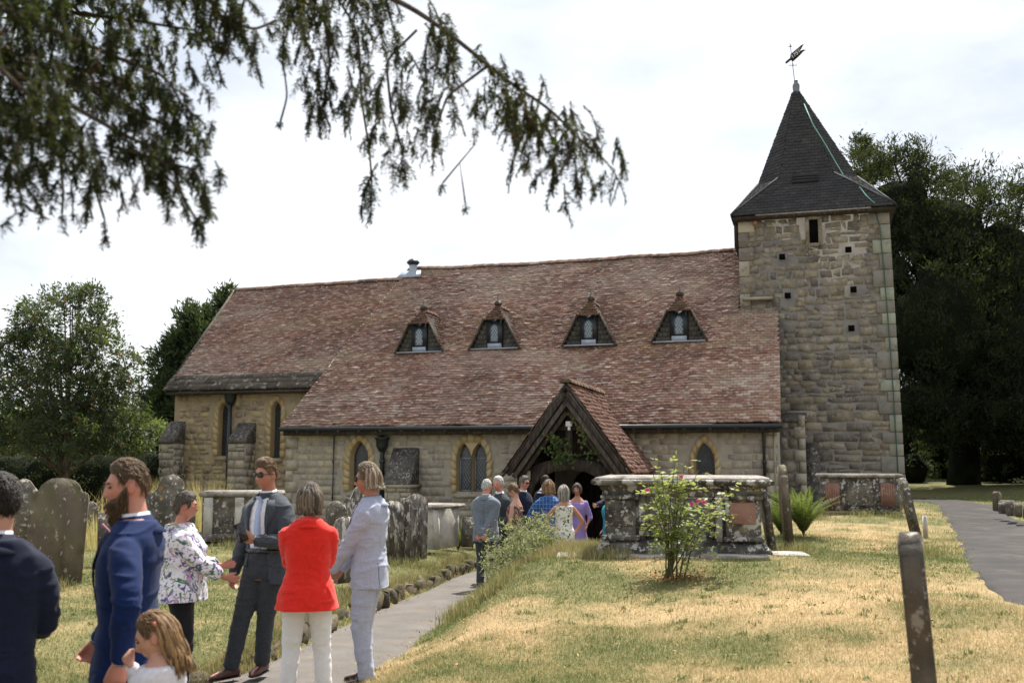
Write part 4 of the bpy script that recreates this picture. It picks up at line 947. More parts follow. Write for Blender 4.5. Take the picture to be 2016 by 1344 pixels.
X, Y, d = scatter(2600, 3.6, 15, 88); tq = r.uniform(3, 14, 420); sq = r.choice([-1, 1], 420) * (HWP - np.abs(r.normal(0, .13, 420))); X = np.r_[X, np.interp(tq, dd, PATH[:, 0]) + np.interp(tq, dd, Np[:, 0]) * sq]; Y = np.r_[Y, np.interp(tq, dd, PATH[:, 1]) + np.interp(tq, dd, Np[:, 1]) * sq]; n = len(X); C = np.stack([X, Y, np.maximum(ground_z(X, Y) + .022, zpath(Y) - .005 - 9 * (np.arange(n) < n - 420))], 1); D = r.normal(0, 1, (n, 3)) * [1, 1, .35]; D /= np.linalg.norm(D, axis=1)[:, None]; U = np.cross(D, r.normal(0, .4, (n, 3)) + [0, 0, 1]); U /= np.linalg.norm(U, axis=1)[:, None]; ln = r.uniform(.012, .04, n)[:, None]
V = np.stack([C, C + D * ln * .5 + U * ln * .28, C + D * ln, C + D * ln * .5 - U * ln * .28], 1).reshape(-1, 3)
o = obj('fallen_leaves', mesh_np('fallen_leaves', V, np.arange(n * 4).reshape(n, 4), r.random(n)), surf('dry_fallen_leaf', [(.1, .05, .022), (.22, .11, .05), (.36, .22, .1), (.5, .38, .12)], .9, 3, 2, .85, .1, 0), None, 'stuff'); o['label'] = 'small brown leaves fallen on the parched lawn'
X, Y, d = scatter(5200, 4, 16, 89); o = obj('seed_stalks', blades('seed_stalks', X, Y, r.uniform(.06, .16, len(X)), .0013, np.full(len(X), .1), .5, 90), M_blade, None, 'stuff'); o['label'] = 'thin dry seed stalks standing above the mown grass'
# ------------------------------------------------------------------ trees and hedges
M_core = surf('crown_shade_and_bark', [(.006, .008, .005), (.014, .018, .009)], 0, 3, 3, .95, .05, 0)  # near-black colour carries the shade inside crowns; also used on dark trunks
M_bark = surf('grey_brown_bark', [(.04, .03, .024), (.085, .065, .05), (.15, .12, .095)], 0, 8, 6, .95, .1, .9, 20, stretch=(3, 3, .7))
M_yew = surf('dark_yew_needles', [(.003, .006, .003), (.007, .012, .0055), (.015, .023, .009), (.034, .044, .017)], .85, .6, 3, .75, .2, 0, transl=.12)
M_yewn = surf('near_yew_needles', [(.005, .01, .006), (.01, .02, .01), (.022, .036, .014), (.05, .064, .024), (.19, .085, .03)], .9, 2, 3, .65, .25, 0, transl=.15)
M_cyp = surf('cypress_sprays', [(.012, .022, .012), (.026, .044, .02), (.05, .075, .03), (.08, .105, .045)], .85, .8, 3, .8, .15, 0, transl=.12)
M_rowan = surf('rowan_leaves', [(.009, .018, .01), (.018, .032, .016), (.034, .05, .024), (.065, .08, .04)], .85, 1, 3, .55, .35, 0, transl=.25)
M_berry = surf('orange_berries', [(.4, .08, .015), (.5, .14, .03)], .8, 3, 2, .4, .4, 0)
M_hedge = surf('dark_hedge_leaves', [(.008, .013, .006), (.018, .028, .01), (.04, .058, .02)], .85, 1, 3, .7, .2, 0, transl=.1)
M_lite = surf('sunlit_shrub_leaves', [(.05, .08, .02), (.1, .14, .035), (.18, .22, .06)], .85, 1, 3, .6, .3, 0, transl=.4)

def leaf_quads(C, D, U, ln, wd, tint, name):
    """flat pointed leaf (4-gon diamond) at C along D, wide along U"""
    n = len(C); ln = np.broadcast_to(ln, (n,))[:, None]; wd = np.broadcast_to(wd, (n,))[:, None]
    V = np.stack([C, C + D * ln * .45 + U * wd, C + D * ln, C + D * ln * .45 - U * wd], 1).reshape(-1, 3)
    return mesh_np(name, V, np.arange(n * 4).reshape(n, 4), tint)
def rand_dirs(r, n): v = r.normal(0, 1, (n, 3)); return v / np.linalg.norm(v, axis=1)[:, None]
def norm_rows(v): return v / (np.linalg.norm(v, axis=1)[:, None] + 1e-9)

def crown_clumps(r, shapes, n_clump, per, spread, ln, wd, upb, outb, tintf, name, shell=.55):
    """shapes: ellipsoids (cx,cy,cz,rx,ry,rz); sprays grouped in clumps near the surface of the union"""
    sh = np.array(shapes); vol = (sh[:, 3] * sh[:, 4] * sh[:, 5]) ** .67; pick = r.choice(len(sh), n_clump, p=vol / vol.sum())
    d = rand_dirs(r, n_clump); rad = np.power(r.uniform(shell ** 3, 1, n_clump), 1 / 3) * (1 + .1 * r.normal(0, 1, n_clump))
    S = sh[pick]; c = S[:, :3] + d * S[:, 3:] * rad[:, None]
    # drop clumps that fall deep inside another ellipsoid
    keep = np.ones(n_clump, bool)
    for k in range(len(sh)):
        q = np.linalg.norm((c - sh[k, :3]) / sh[k, 3:], axis=1); keep &= (q > shell * .8) | (pick == k)
    c, d = c[keep], d[keep]; m = len(c); ct = r.normal(0, .14, m)
    sp_ = norm_rows(d * outb + np.array([0, 0, upb]) + r.normal(0, .35, (m, 3)))
    C = np.repeat(c, per, 0) + r.normal(0, 1, (m * per, 3)) * spread * r.uniform(.3, 1, (m * per, 1))
    D = norm_rows(np.repeat(sp_, per, 0) + r.normal(0, .55, (m * per, 3))); U = norm_rows(crs(D, rand_dirs(r, m * per)))
    t = np.clip(tintf(C) + np.repeat(ct, per) + r.normal(0, .12, m * per), 0, 1)
    s = r.uniform(.6, 1.3, m * per)
    return leaf_quads(C, D, U, ln * s, wd * s, t, name), c
def limbs(mb, base, top, tips, r0, r):
    """trunk and limbs reaching towards clump centres"""
    base, top = np.asarray(base, float), np.asarray(top, float)
    P = [base + (top - base) * t + np.array([math.sin(t * 5) * .06, math.cos(t * 4) * .05, 0]) * np.linalg.norm(top - base) * .3 for t in np.linspace(0, 1, 9)]
    mb.tube(P, np.linspace(r0, r0 * .25, 9), 9)
    for tp in tips:
        t = r.uniform(.25, .85); i = t * 8; a = P[int(i)]; b = np.asarray(tp); mid = (a + b) / 2 + np.array([0, 0, .12 * np.linalg.norm(b - a)]) + r.normal(0, .05, 3)
        w = r0 * (.42 - .3 * t); mb.tube([a, (a + mid) / 2 + r.normal(0, .02, 3), mid, (mid + b) / 2, b], [w, w * .8, w * .6, w * .4, w * .15], 6)

# --- rowan at the left edge
r = np.random.default_rng(101)
bx = atY(118, 950, 25); bx[2] = gz(bx[0], bx[1]); Yr = 25.
def ell(px, py, Y, rx, rz, ry=None):
    c = atY(px, py, Y); k = Y / FPX; return (c[0], c[1], c[2], rx * k, (ry or rx) * k, rz * k)
rowan = thing('rowan_tree', 'small rowan tree with orange berries at the left edge of the churchyard', 'tree', bx)
shp = [ell(130, 640, Yr, 95, 70), ell(75, 700, Yr + .5, 70, 60), ell(195, 700, Yr - .4, 75, 60), ell(130, 770, Yr, 130, 80), ell(40, 780, Yr + .6, 80, 70), ell(215, 800, Yr, 70, 60), ell(150, 850, Yr - .5, 120, 50),
       ell(175, 590, Yr, 40, 30), ell(60, 620, Yr, 35, 30), ell(130, 585, Yr + .3, 35, 26), ell(250, 740, Yr, 35, 24), ell(240, 850, Yr - .6, 60, 40), ell(10, 850, Yr, 60, 50), ell(20, 680, Yr, 30, 40)]
me, cl = crown_clumps(r, shp, 1450, 30, .1, .115, .018, -.1, .7, lambda C: .2 + .22 * (C[:, 2] - 2.5) / 4, 'crown', .35)
obj('crown', me, M_rowan, rowan)
mb = MB(); limbs(mb, bx - CZ * .1, bx + CZ * 4.6 + np.array([.2, 0, 0]), cl[r.choice(len(cl), 46, False)], .13, r); mb.build('trunk', M_bark, rowan, smooth=True)
bc_ = cl[r.choice(len(cl), 70, False)] + r.normal(0, .06, (70, 3)); mb = MB()
for c in bc_:
    for k in range(5): mb.lathe(c + r.normal(0, .025, 3), [(.002, -.014), (.014, 0), (.002, .014)], 5)
mb.build('berries', M_berry, rowan, 'stuff')
# --- cypress behind the chancel
r = np.random.default_rng(102); bx = atY(400, 880, 36); bx[2] = .4
cyp = thing('cypress_tree', 'dense dark cypress rising behind the left end of the church', 'tree', bx)
shp = [ell(390, 690, 36, 60, 90), ell(350, 760, 36, 60, 90), ell(440, 640, 37, 40, 75), ell(400, 800, 36, 110, 90), ell(330, 820, 36, 45, 60), ell(470, 760, 37, 80, 120), ell(380, 640, 36, 34, 40), ell(445, 590, 37, 18, 22), ell(360, 690, 36, 34, 40), ell(310, 800, 36, 30, 40)]
me, cl = crown_clumps(r, shp, 1500, 22, .16, .26, .03, .35, .8, lambda C: .32 + .1 * (C[:, 2] - 3) / 4, 'crown', .8); obj('crown', me, M_cyp, cyp)
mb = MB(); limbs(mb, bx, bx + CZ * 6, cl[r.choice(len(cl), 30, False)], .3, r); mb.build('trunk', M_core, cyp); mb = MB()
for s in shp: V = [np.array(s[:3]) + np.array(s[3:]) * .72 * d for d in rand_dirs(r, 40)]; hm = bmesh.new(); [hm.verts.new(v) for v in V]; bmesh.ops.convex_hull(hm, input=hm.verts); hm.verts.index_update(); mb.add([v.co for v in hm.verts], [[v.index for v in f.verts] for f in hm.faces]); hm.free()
mb.build('shade_core_hulls', M_core, cyp, 'stuff')  # solid dark hulls stand for the shade inside the crown
# --- old yew behind the tower
r = np.random.default_rng(103); Yy = 33.; bx = atY(1900, 985, Yy); bx[2] = gz(bx[0], bx[1])
yew = thing('yew_tree', 'huge dark yew tree towering behind the church tower', 'tree', bx)
shp = [ell(1760, 420, Yy, 110, 120), ell(1860, 470, Yy - 1, 120, 120), ell(1960, 520, Yy - 1, 110, 130), ell(1720, 600, Yy + 1, 130, 220), ell(1850, 650, Yy - 2, 150, 180), ell(1980, 700, Yy - 2, 140, 190), ell(2090, 640, Yy, 120, 240),
       ell(1830, 800, Yy - 2, 140, 70), ell(1990, 810, Yy - 2.5, 150, 75), ell(2120, 800, Yy - 2, 120, 160), ell(1700, 330, Yy + 1, 50, 40), ell(1770, 350, Yy, 40, 46), ell(1840, 375, Yy, 40, 44), ell(1905, 395, Yy - 1, 36, 40), ell(1975, 410, Yy - 1, 40, 44), ell(1815, 330, Yy, 24, 30), ell(1945, 375, Yy - 1, 22, 32), ell(1880, 360, Yy, 20, 30), ell(2010, 400, Yy, 30, 40)]
shp += [ell(x, y, Yy - r.uniform(0, 1), 13, 34) for x, y in ((1690, 300), (1725, 310), (1752, 305), (1790, 318), (1812, 300), (1838, 335), (1868, 330), (1890, 352), (1915, 345), (1945, 350), (1972, 372), (1998, 368), (2015, 350), (1770, 330), (1930, 380))]
me, cl = crown_clumps(r, shp, 3700, 36, .2, .17, .02, .8, .55, lambda C: .2 + .2 * (C[:, 2] - 2) / 8, 'crown', .82); obj('crown', me, M_yew, yew)
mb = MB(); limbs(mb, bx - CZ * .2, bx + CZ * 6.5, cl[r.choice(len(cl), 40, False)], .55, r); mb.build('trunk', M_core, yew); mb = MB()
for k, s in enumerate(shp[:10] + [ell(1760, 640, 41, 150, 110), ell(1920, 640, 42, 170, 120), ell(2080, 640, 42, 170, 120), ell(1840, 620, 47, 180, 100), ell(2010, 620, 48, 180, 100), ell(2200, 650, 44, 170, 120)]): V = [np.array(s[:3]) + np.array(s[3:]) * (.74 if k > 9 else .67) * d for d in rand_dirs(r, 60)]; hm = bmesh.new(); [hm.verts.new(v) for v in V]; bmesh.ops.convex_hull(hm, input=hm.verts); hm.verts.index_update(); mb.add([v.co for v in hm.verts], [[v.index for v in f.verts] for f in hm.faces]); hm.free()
mb.build('shade_core_hulls', M_core, yew, 'stuff')  # inner hulls blacken the crown; unseen rear ones added to shade the ground
# --- cedar tip above the yew
r = np.random.default_rng(104); bx = atY(1705, 420, 40); bx[2] = 1.
ced = thing('cedar_tree', 'cedar top with flat feathery sprays peeping over the yew beside the spire', 'tree', bx)
tip_ = atY(1700, 278, 40); mb = MB(); mb.tube([bx, tip_], [.25, .02], 6); CC = []
for k in range(26):
    t = r.uniform(.8, 1.0); a = bx + (tip_ - bx) * t; an = r.uniform(0, 6.28); L_ = .3 + 4.2 * (1 - t) * r.uniform(.7, 1.2); b = a + np.array([math.cos(an), math.sin(an), .35]) * L_; mb.tube([a, b], [.03, .006], 4)
    CC += [a + (b - a) * q for q in np.linspace(.25, 1, 16)]
mb.build('trunk', M_bark, ced); CC = np.repeat(np.array(CC), 8, 0) + r.normal(0, .07, (len(CC) * 8, 3)); D = norm_rows(r.normal(0, 1, CC.shape) * [1, 1, .25] + [0, 0, .3]); U = norm_rows(crs(D, rand_dirs(r, len(D))))
obj('crown', leaf_quads(CC, D, U, .26, .02, r.uniform(.2, .7, len(CC)), 'crown'), M_yew, ced)
# --- hedges, shrubs and far woodland
def hedge(name, label, cat, boxes, n, per, ln, wd, mat, seed, core=True, tl=.35):
    r = np.random.default_rng(seed); b0 = boxes[0]; t = thing(name, label, cat, (b0[0], b0[1], gz(b0[0], b0[1])))
    me, cl = crown_clumps(r, boxes, n, per, .14, ln, wd, .3, .8, lambda C: np.full(len(C), tl), 'foliage', .8); obj('foliage', me, mat, t)
    mb = MB()
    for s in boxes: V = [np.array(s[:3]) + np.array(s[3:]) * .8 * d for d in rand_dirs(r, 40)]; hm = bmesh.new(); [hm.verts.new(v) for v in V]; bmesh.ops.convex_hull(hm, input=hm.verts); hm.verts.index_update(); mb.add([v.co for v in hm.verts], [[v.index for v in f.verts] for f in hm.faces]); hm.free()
    mb.build('shade_core_hulls', M_core, t, 'stuff'); return t  # near-black hulls paint the hedge's shaded inside
hedge('clipped_hedge', 'dark clipped hedge running behind the rowan at the left', 'hedge', [ell(x, 950, 29, 90, 75, 60) for x in (-80, 20, 110, 200, 285)], 700, 18, .07, .02, M_hedge, 111)
hedge('laurel_shrub', 'sunlit light green shrub over the hedge beside the chancel', 'shrub', [ell(300, 865, 32, 44, 36), ell(325, 880, 31, 30, 36), ell(260, 885, 32, 40, 30)], 260, 20, .11, .03, M_lite, 112)
hedge('broadleaf_shrub', 'green broadleaf shrub in the back at the left of the cypress', 'shrub', [ell(240, 840, 34, 70, 50), ell(170, 860, 34, 80, 45)], 300, 20, .12, .035, M_rowan, 113, tl=.6)
hedge('field_bush', 'green bush at the left edge behind the rowan trunk', 'shrub', [ell(30, 850, 34, 80, 40), ell(-60, 840, 34, 80, 50), ell(90, 870, 35, 70, 40)], 300, 20, .12, .035, M_lite, 114, tl=.3)
hedge('sunlit_shrub', 'small sunlit shrub glimpsed in the gap under the yew', 'shrub', [ell(1850, 900, 40, 46, 40), ell(1920, 880, 41, 60, 40), ell(1880, 930, 40, 50, 30)], 200, 20, .16, .05, M_lite, 115)
hedge('shade_thicket', 'added black-leaved thicket standing for the shade beneath the yew at the far right', 'shrub', [ell(1800, 925, 35, 34, 46), ell(1775, 880, 36, 40, 80), ell(1985, 890, 34, 70, 72), ell(2070, 880, 34, 90, 84), ell(1850, 850, 38, 80, 30), ell(1930, 845, 37, 70, 36), ell(1950, 930, 36, 50, 36)], 900, 18, .12, .03, M_yew, 118, tl=.15)  # dark leaf mass added to blacken the gap under the yew
hedge('boundary_hedge', 'dark boundary hedge under the yew at the right', 'hedge', [ell(x, 915, 46, 110, 90, 60) for x in (1700, 1840, 1980, 2120, 2260)], 500, 18, .14, .04, M_hedge, 116)
wood = []
for k in range(26):
    x = -1400 + k * 190; wood.append(ell(x, 880, 130, 140, 42 + 20 * math.sin(k * 2.1), 120))
r = np.random.default_rng(117); me, cl = crown_clumps(r, wood, 2600, 16, 1.2, 1.3, .4, .3, .8, lambda C: np.full(len(C), .4), 'far_wood', .8); o = obj('far_wood', me, M_hedge, None, 'stuff'); o['label'] = 'far belt of trees beyond the churchyard'

# --- overhanging yew branches in the foreground (out of focus)
r = np.random.default_rng(120)
tb = np.array([-4.6, 1.2, gz(-4.6, 1.2)])
fy = thing('overhanging_yew', 'near yew with drooping needle sprays hanging into the top left of the view', 'tree', tb)
mbw = MB(); NC = []; ND = []; NU = []; NT = []; NL = []
def needles(P, dens, ln, tbase, brown=0.):
    """two ranks of needles along a twig polyline"""
    P = np.asarray(P); d = np.r_[0, np.cumsum(np.linalg.norm(np.diff(P, axis=0), axis=1))]; n = max(6, int(d[-1] * dens)); t = np.linspace(0, d[-1], n)
    C = np.stack([np.interp(t, d, P[:, k]) for k in range(3)], 1); T = norm_rows(np.gradient(C, axis=0)); sd = norm_rows(crs(T, r.normal(0, 1, 3)))
    al = np.where(np.arange(n) % 2 == 0, 1, -1)[:, None]; D = norm_rows(T * .55 + sd * al + r.normal(0, .28, (n, 3)))
    NC.append(C); ND.append(D); NU.append(norm_rows(crs(D, T + r.normal(0, .3, (n, 3))))); b = r.random(n) < brown
    NT.append(np.where(b, .97, np.clip(tbase + r.normal(0, .12, n), 0, .78))); NL.append(ln * r.uniform(.7, 1.15, n))
def sprig(p, d, L_, depth, tb_, brown):
    """drooping shoot with side shoots"""
    d = nz(d); n = 7; P = [np.asarray(p, float)]; v = d.copy()
    for k in range(n): v = nz(v + np.array([0, 0, -.22]) + r.normal(0, .09, 3)); P.append(P[-1] + v * L_ / n)
    mbw.tube(P[::2], np.linspace(.0028, .0012, len(P[::2])), 3, False); needles(P, 380, .022, tb_, brown)
    if depth > 0:
        for k in range(r.integers(3, 6)):
            i = r.integers(1, n); sd = nz(crs(v, r.normal(0, 1, 3))); sprig(P[i], nz(v * .7 + sd * .7), L_ * r.uniform(.35, .6), depth - 1, tb_ + r.normal(0, .08), brown)
def bough(px, dens, lo, hi, w0, depth, tb_=.3, brown=.03, spread=.18):
    W = np.array([atY(x, y, Y) for x, y, Y in px]); P = smooth_poly(W, 40); mbw.tube(P, np.linspace(w0, .004, 40), 6)
    d = np.r_[0, np.cumsum(np.linalg.norm(np.diff(P, axis=0), axis=1))]; n = int(d[-1] * dens * (1.25 if px[0][0] < 0 else 1.0))
    for k in range(n):
        t = r.uniform(.02, 1) * d[-1]; q = np.array([np.interp(t, d, P[:, j]) for j in range(3)]); tg = nz(P[-1] - P[0]); sd = np.array([r.normal(0, .6), r.normal(0, .6), -.75 + r.normal(0, .45)])
        sprig(q + r.normal(0, 1, 3) * spread * .25, nz(sd + tg * .5), r.uniform(lo, hi), depth, tb_ + r.normal(0, .07), brown if r.random() < .96 else .5)
    sprig(P[-1], nz(P[-1] - P[-3]), hi * .7, 1, tb_, brown)
bough([(540, -90, 3.9), (700, -30, 3.7), (800, 8, 3.6), (890, 70, 3.5), (1010, 170, 3.45), (1090, 215, 3.4), (1150, 290, 3.4), (1190, 315, 3.4)], 44, .1, .24, .016, 1, .38, .1)
bough([(560, -60, 3.6), (640, 40, 3.6), (650, 130, 3.6), (640, 190, 3.6)], 46, .1, .24, .008, 1, .25, .02)
bough([(640, -40, 3.7), (705, 60, 3.65), (712, 200, 3.65), (728, 300, 3.65), (732, 360, 3.65)], 24, .06, .16, .005, 1, .22, .02)
bough([(820, 60, 3.55), (760, 120, 3.5), (770, 220, 3.5), (790, 290, 3.5)], 40, .08, .2, .006, 1, .38, .12)
bough([(960, 130, 3.5), (880, 190, 3.45), (860, 250, 3.45)], 40, .08, .2, .006, 1, .38, .1)
bough([(1050, 190, 3.45), (1040, 240, 3.4), (1020, 290, 3.4)], 40, .07, .17, .005, 1, .4, .2)
bough([(1130, 270, 3.4), (1110, 330, 3.4), (1090, 360, 3.4)], 40, .05, .12, .004, 1, .4, .1)
bough([(930, 250, 3.45), (935, 285, 3.45), (905, 320, 3.45), (872, 360, 3.45)], 2, .03, .05, .0016, 0, .25)
bough([(905, 320, 3.45), (912, 370, 3.45), (916, 400, 3.45)], 2, .03, .04, .0014, 0, .25)
bough([(560, 20, 3.5), (556, 110, 3.5), (566, 190, 3.5), (552, 240, 3.5)], 1, .02, .03, .0018, 0, .25)
bough([(380, -60, 3.3), (430, 30, 3.3), (500, 60, 3.3), (545, 40, 3.3)], 60, .07, .16, .008, 1, .3, .03)
bough([(415, 60, 3.3), (418, 100, 3.3), (432, 140, 3.3)], 14, .03, .06, .003, 1, .3)
for px in ([(-160, -60, 2.9), (60, 40, 3.0), (220, 110, 3.1), (330, 150, 3.1), (360, 210, 3.1)], [(-160, 60, 2.8), (40, 150, 2.9), (180, 230, 3.0), (280, 285, 3.0), (370, 300, 3.0)],
           [(-160, 150, 3.0), (20, 220, 3.0), (120, 280, 3.1), (170, 330, 3.1)], [(-120, 20, 3.3), (100, 20, 3.3), (260, 40, 3.4), (380, 60, 3.4)], [(-140, 280, 2.9), (-30, 330, 2.9), (30, 370, 2.9)],
           [(120, 150, 3.2), (230, 200, 3.2), (310, 240, 3.2), (350, 260, 3.2)], [(-100, -80, 3.2), (150, -60, 3.2), (330, -30, 3.3), (470, -10, 3.3)], [(-100, 120, 3.4), (80, 130, 3.4), (200, 140, 3.4), (300, 180, 3.4)],
           [(-160, 0, 2.7), (-40, 100, 2.7), (60, 190, 2.7), (120, 240, 2.7)], [(-100, 220, 2.8), (0, 240, 2.8), (80, 260, 2.8)]):
    bough(px, 90, .05, .12, .014, 1, .27, .015, .3)
bough([(230, 290, 3.0), (330, 320, 3.0), (385, 335, 3.0), (398, 370, 3.0)], 40, .06, .14, .006, 1, .42, .08)
bough([(300, 320, 3.0), (350, 370, 3.0), (385, 430, 3.0)], 40, .05, .12, .005, 1, .42, .05)
bough([(180, 320, 3.0), (190, 380, 3.0), (205, 430, 3.0)], 34, .05, .1, .005, 1, .3)
bough([(120, 330, 3.0), (125, 380, 3.0), (122, 420, 3.0)], 26, .04, .08, .004, 1, .25)
# the crown goes on above and left of the view, and shades the guests at the left
def bigmass(c, R, n):
    for k in range(n): q = np.asarray(c) + rand_dirs(r, 1)[0] * R * r.uniform(.2, 1); sprig(q, r.normal(0, 1, 3) * [1, 1, .4], r.uniform(.3, .6), 1, .3, .03)
CN_, DN_, UN_ = (np.concatenate(a) for a in (NC, ND, NU)); TN_ = np.concatenate(NT); LN_ = np.concatenate(NL)
obj('foliage', leaf_quads(CN_, DN_, UN_, LN_, .0029, TN_, 'foliage'), M_yewn, fy)
mbw.tube([tb - CZ * .2, tb + np.array([.1, .1, 1.2]), tb + np.array([.3, .3, 2.4]), tb + np.array([.5, .8, 3.6])], [.55, .45, .4, .3], 10); 
for x, y, Y in ((-160, 60, 2.8), (-160, -60, 2.9), (-120, 20, 3.3), (540, -90, 3.9), (-160, 150, 3.0), (-140, 280, 2.9)):
    b = atY(x, y, Y); a = tb + np.array([.4, .5, 2.6]); mbw.tube(smooth_poly([a, (a + b) / 2 + [0, 0, .5], b], 9), np.linspace(.12, .016, 9), 6)
mbw.build('trunk', M_bark, fy)
shp = [(-3.4, 6.2, 5.6, 1.6, 1.5, .7), (-4.8, 5.4, 5.2, 1.6, 1.6, 1.0), (-5.0, 3.5, 5.4, 2.0, 1.8, 1.1), (-2.9, 4.4, 5.8, 1.3, 1.6, .6), (-3.6, 7.6, 5.9, 1.1, .9, .5), (-6.2, 7.5, 5.6, 1.6, 1.5, .8)]
me, cl = crown_clumps(r, shp, 520, 26, .16, .12, .014, -.3, .5, lambda C: np.full(len(C), .35), 'crown', .3); obj('crown', me, M_yewn, fy)
# ------------------------------------------------------------------ tombs and headstones
M_grave = surf('lichened_headstone', [(.075, .068, .058), (.14, .125, .105), (.22, .195, .165)], 0, 5, 7, .95, .1, .6, 30, spots=[((.05, .045, .038), 3, .54, .08, .7), ((.5, .48, .43), 8, .625, .025, .85), ((.55, .53, .48), 19, .62, .025, .8), ((.32, .22, .08), 6, .65, .03, .6)])
M_gravep = surf('pale_streaked_headstone', [(.1, .09, .08), (.2, .18, .16), (.33, .3, .27)], 0, 7, 7, .95, .1, .6, 30, spots=[((.06, .052, .045), 5, .54, .06, .75), ((.58, .55, .5), 12, .57, .03, .9)], stretch=(1.6, 1.6, .6))
M_tomb = surf('dark_tomb_stone', [(.06, .055, .05), (.12, .11, .098), (.2, .185, .16)], 0, 5, 7, .93, .12, .6, 30, spots=[((.028, .026, .024), 3.2, .53, .06, .75), ((.5, .48, .44), 6, .59, .02, .8), ((.5, .48, .44), 17, .6, .02, .85), ((.28, .2, .06), 7, .63, .03, .6)])
M_tombt = surf('lichened_tomb_top', [(.16, .145, .13), (.27, .245, .22), (.42, .39, .36)], 0, 6, 7, .9, .15, .5, 30, spots=[((.1, .09, .08), 7, .6, .06, .8)])
M_tombp = surf('red_weathered_panel', [(.2, .11, .085), (.28, .16, .12), (.33, .2, .16)], 0, 6, 6, .93, .1, .4, 30, spots=[((.4, .36, .3), 8, .66, .03, .6)])
M_tombw = surf('pale_limestone', [(.34, .32, .28), (.48, .45, .4), (.56, .53, .48)], 0, 5, 6, .9, .15, .4, 30, spots=[((.2, .16, .1), 4, .62, .06, .6)])
M_slabw = surf('white_ledger_stone', [(.27, .245, .22), (.4, .37, .34), (.5, .47, .44)], 0, 4, 6, .9, .15, .4, 30, spots=[((.14, .12, .1), 5, .54, .06, .7)])
M_grave2 = surf('brown_weathered_headstone', [(.1, .08, .06), (.17, .14, .11), (.25, .21, .17)], 0, 6, 7, .95, .1, .6, 30, spots=[((.06, .05, .042), 3, .56, .08, .6), ((.5, .48, .43), 13, .64, .02, .8), ((.12, .13, .06), 2.5, .58, .08, .5)], stretch=(1.3, 1.3, .7))
M_dark = surf('dark_headstone', [(.055, .05, .045), (.1, .09, .08), (.16, .145, .128)], 0, 6, 7, .93, .12, .6, 30, spots=[((.45, .43, .39), 11, .6, .025, .75), ((.12, .08, .05), 4, .58, .06, .5)])  # dark base with pale and brown spots
def hs_profile(kind, w, h):
    a = w / 2
    if kind == 'round': return [(-a, 0), (-a, h - a * .9)] + [(-a * math.cos(t), h - a * .9 + a * .9 * math.sin(t)) for t in np.linspace(.12, math.pi - .12, 13)] + [(a, h - a * .9), (a, 0)]
    if kind == 'shoulder':
        b = a * .72; y = h - b; return [(-a, 0), (-a * 1.03, y * .96), (-a, y + .04), (-a * .92, y + .07), (-a * .86, y + .055), (-b, y + .09)] + [(-b * math.cos(t), y + .09 + (b - .09) * math.sin(t)) for t in np.linspace(.15, math.pi - .15, 13)] + [(b, y + .09), (a * .86, y + .055), (a * .92, y + .07), (a, y + .04), (a * 1.03, y * .96), (a, 0)]
    if kind == 'ogee':
        b = a * .5; y = h - b * 1.1; return [(-a, 0), (-a, y - .12), (-a * .95, y - .05), (-a * .8, y - .03), (-a * .68, y - .06), (-b, y + .02)] + [(-b * math.cos(t), y + .02 + (b * 1.08) * math.sin(t)) for t in np.linspace(.2, math.pi - .2, 11)] + [(b, y + .02), (a * .68, y - .06), (a * .8, y - .03), (a * .95, y - .05), (a, y - .12), (a, 0)]
    if kind == 'scroll':
        return [(-a, 0), (-a, h * .8), (-a * .9, h * .85), (-a * .7, h * .84), (-a * .5, h * .9), (-a * .3, h * .97), (0, h), (a * .3, h * .97), (a * .5, h * .9), (a * .7, h * .84), (a * .9, h * .85), (a, h * .8), (a, 0)]
    if kind == 'coped': return [(-a, 0), (-a, h * .9), (-a * .8, h * .955), (-a * .3, h), (a * .35, h * .985), (a * .8, h * .95), (a, h * .91), (a, 0)]
    return [(-a, 0), (-a, h), (a, h), (a, 0)]
def headstone(label, px, py_top, py_base, Y, w, kind, yaw=0., lean=0., thick=.1, tilt=0., mat=None, group='old headstones in the grass', seed=0):
    t_, b_ = atY(px, py_top, Y), atY(px, py_base, Y); h = t_[2] - b_[2] + .1; c = b_ - CZ * .1
    ca, sa = math.cos(yaw), math.sin(yaw); ex = np.array([ca, sa, 0]); en_ = np.array([-sa, ca, 0]); ez = nz(CZ + ex * lean + en_ * tilt); ex = nz(ex - ez * (ex @ ez)); en_ = crs(ez, ex)
    mb = MB(); mb.prism(hs_profile(kind, w, h), c - en_ * thick / 2, ex, ez, en_, thick); me = mb.mesh('headstone'); bevel_mesh(me, .012, 2)
    o = obj('headstone', me, mat or (M_grave, M_grave2)[int(px) % 2]); tag(o, label, 'headstone', group)
    bm = bmesh.new(); bm.from_mesh(me); bmesh.ops.triangulate(bm, faces=[f for f in bm.faces if len(f.verts) > 4])
    rr = np.random.default_rng(seed + int(px)); 
    for v in bm.verts: v.co += Vector(rr.normal(0, .0025, 3))
    bm.to_mesh(me); bm.free(); return o
headstone('large shouldered headstone with a pale lichen ring, behind the man in dark navy', 103, 940, 1142, 12.6, .66, 'shoulder', .25, .03, .09, .03)
headstone('headstone with broken scrolled top half hidden behind the large shouldered one', 42, 941, 1105, 13.6, .55, 'scroll', .3, -.02, .09)
headstone('tiny round-topped headstone in tufty grass right of the large shouldered stone', 172, 986, 1035, 19, .34, 'round', .1, .03, .08)
headstone('squat headstone half hidden behind the bearded man in bright blue suit', 222, 1008, 1085, 15, .42, 'flat', .1, -.02, .09)
headstone('tall headstone with carved round head behind the woman in floral blouse', 326, 936, 1092, 13.6, .68, 'ogee', .3, .04, .1)
headstone('small dark headstone just right of the woman in red', 664, 985, 1085, 15.2, .3, 'round', .35, -.05, .09)
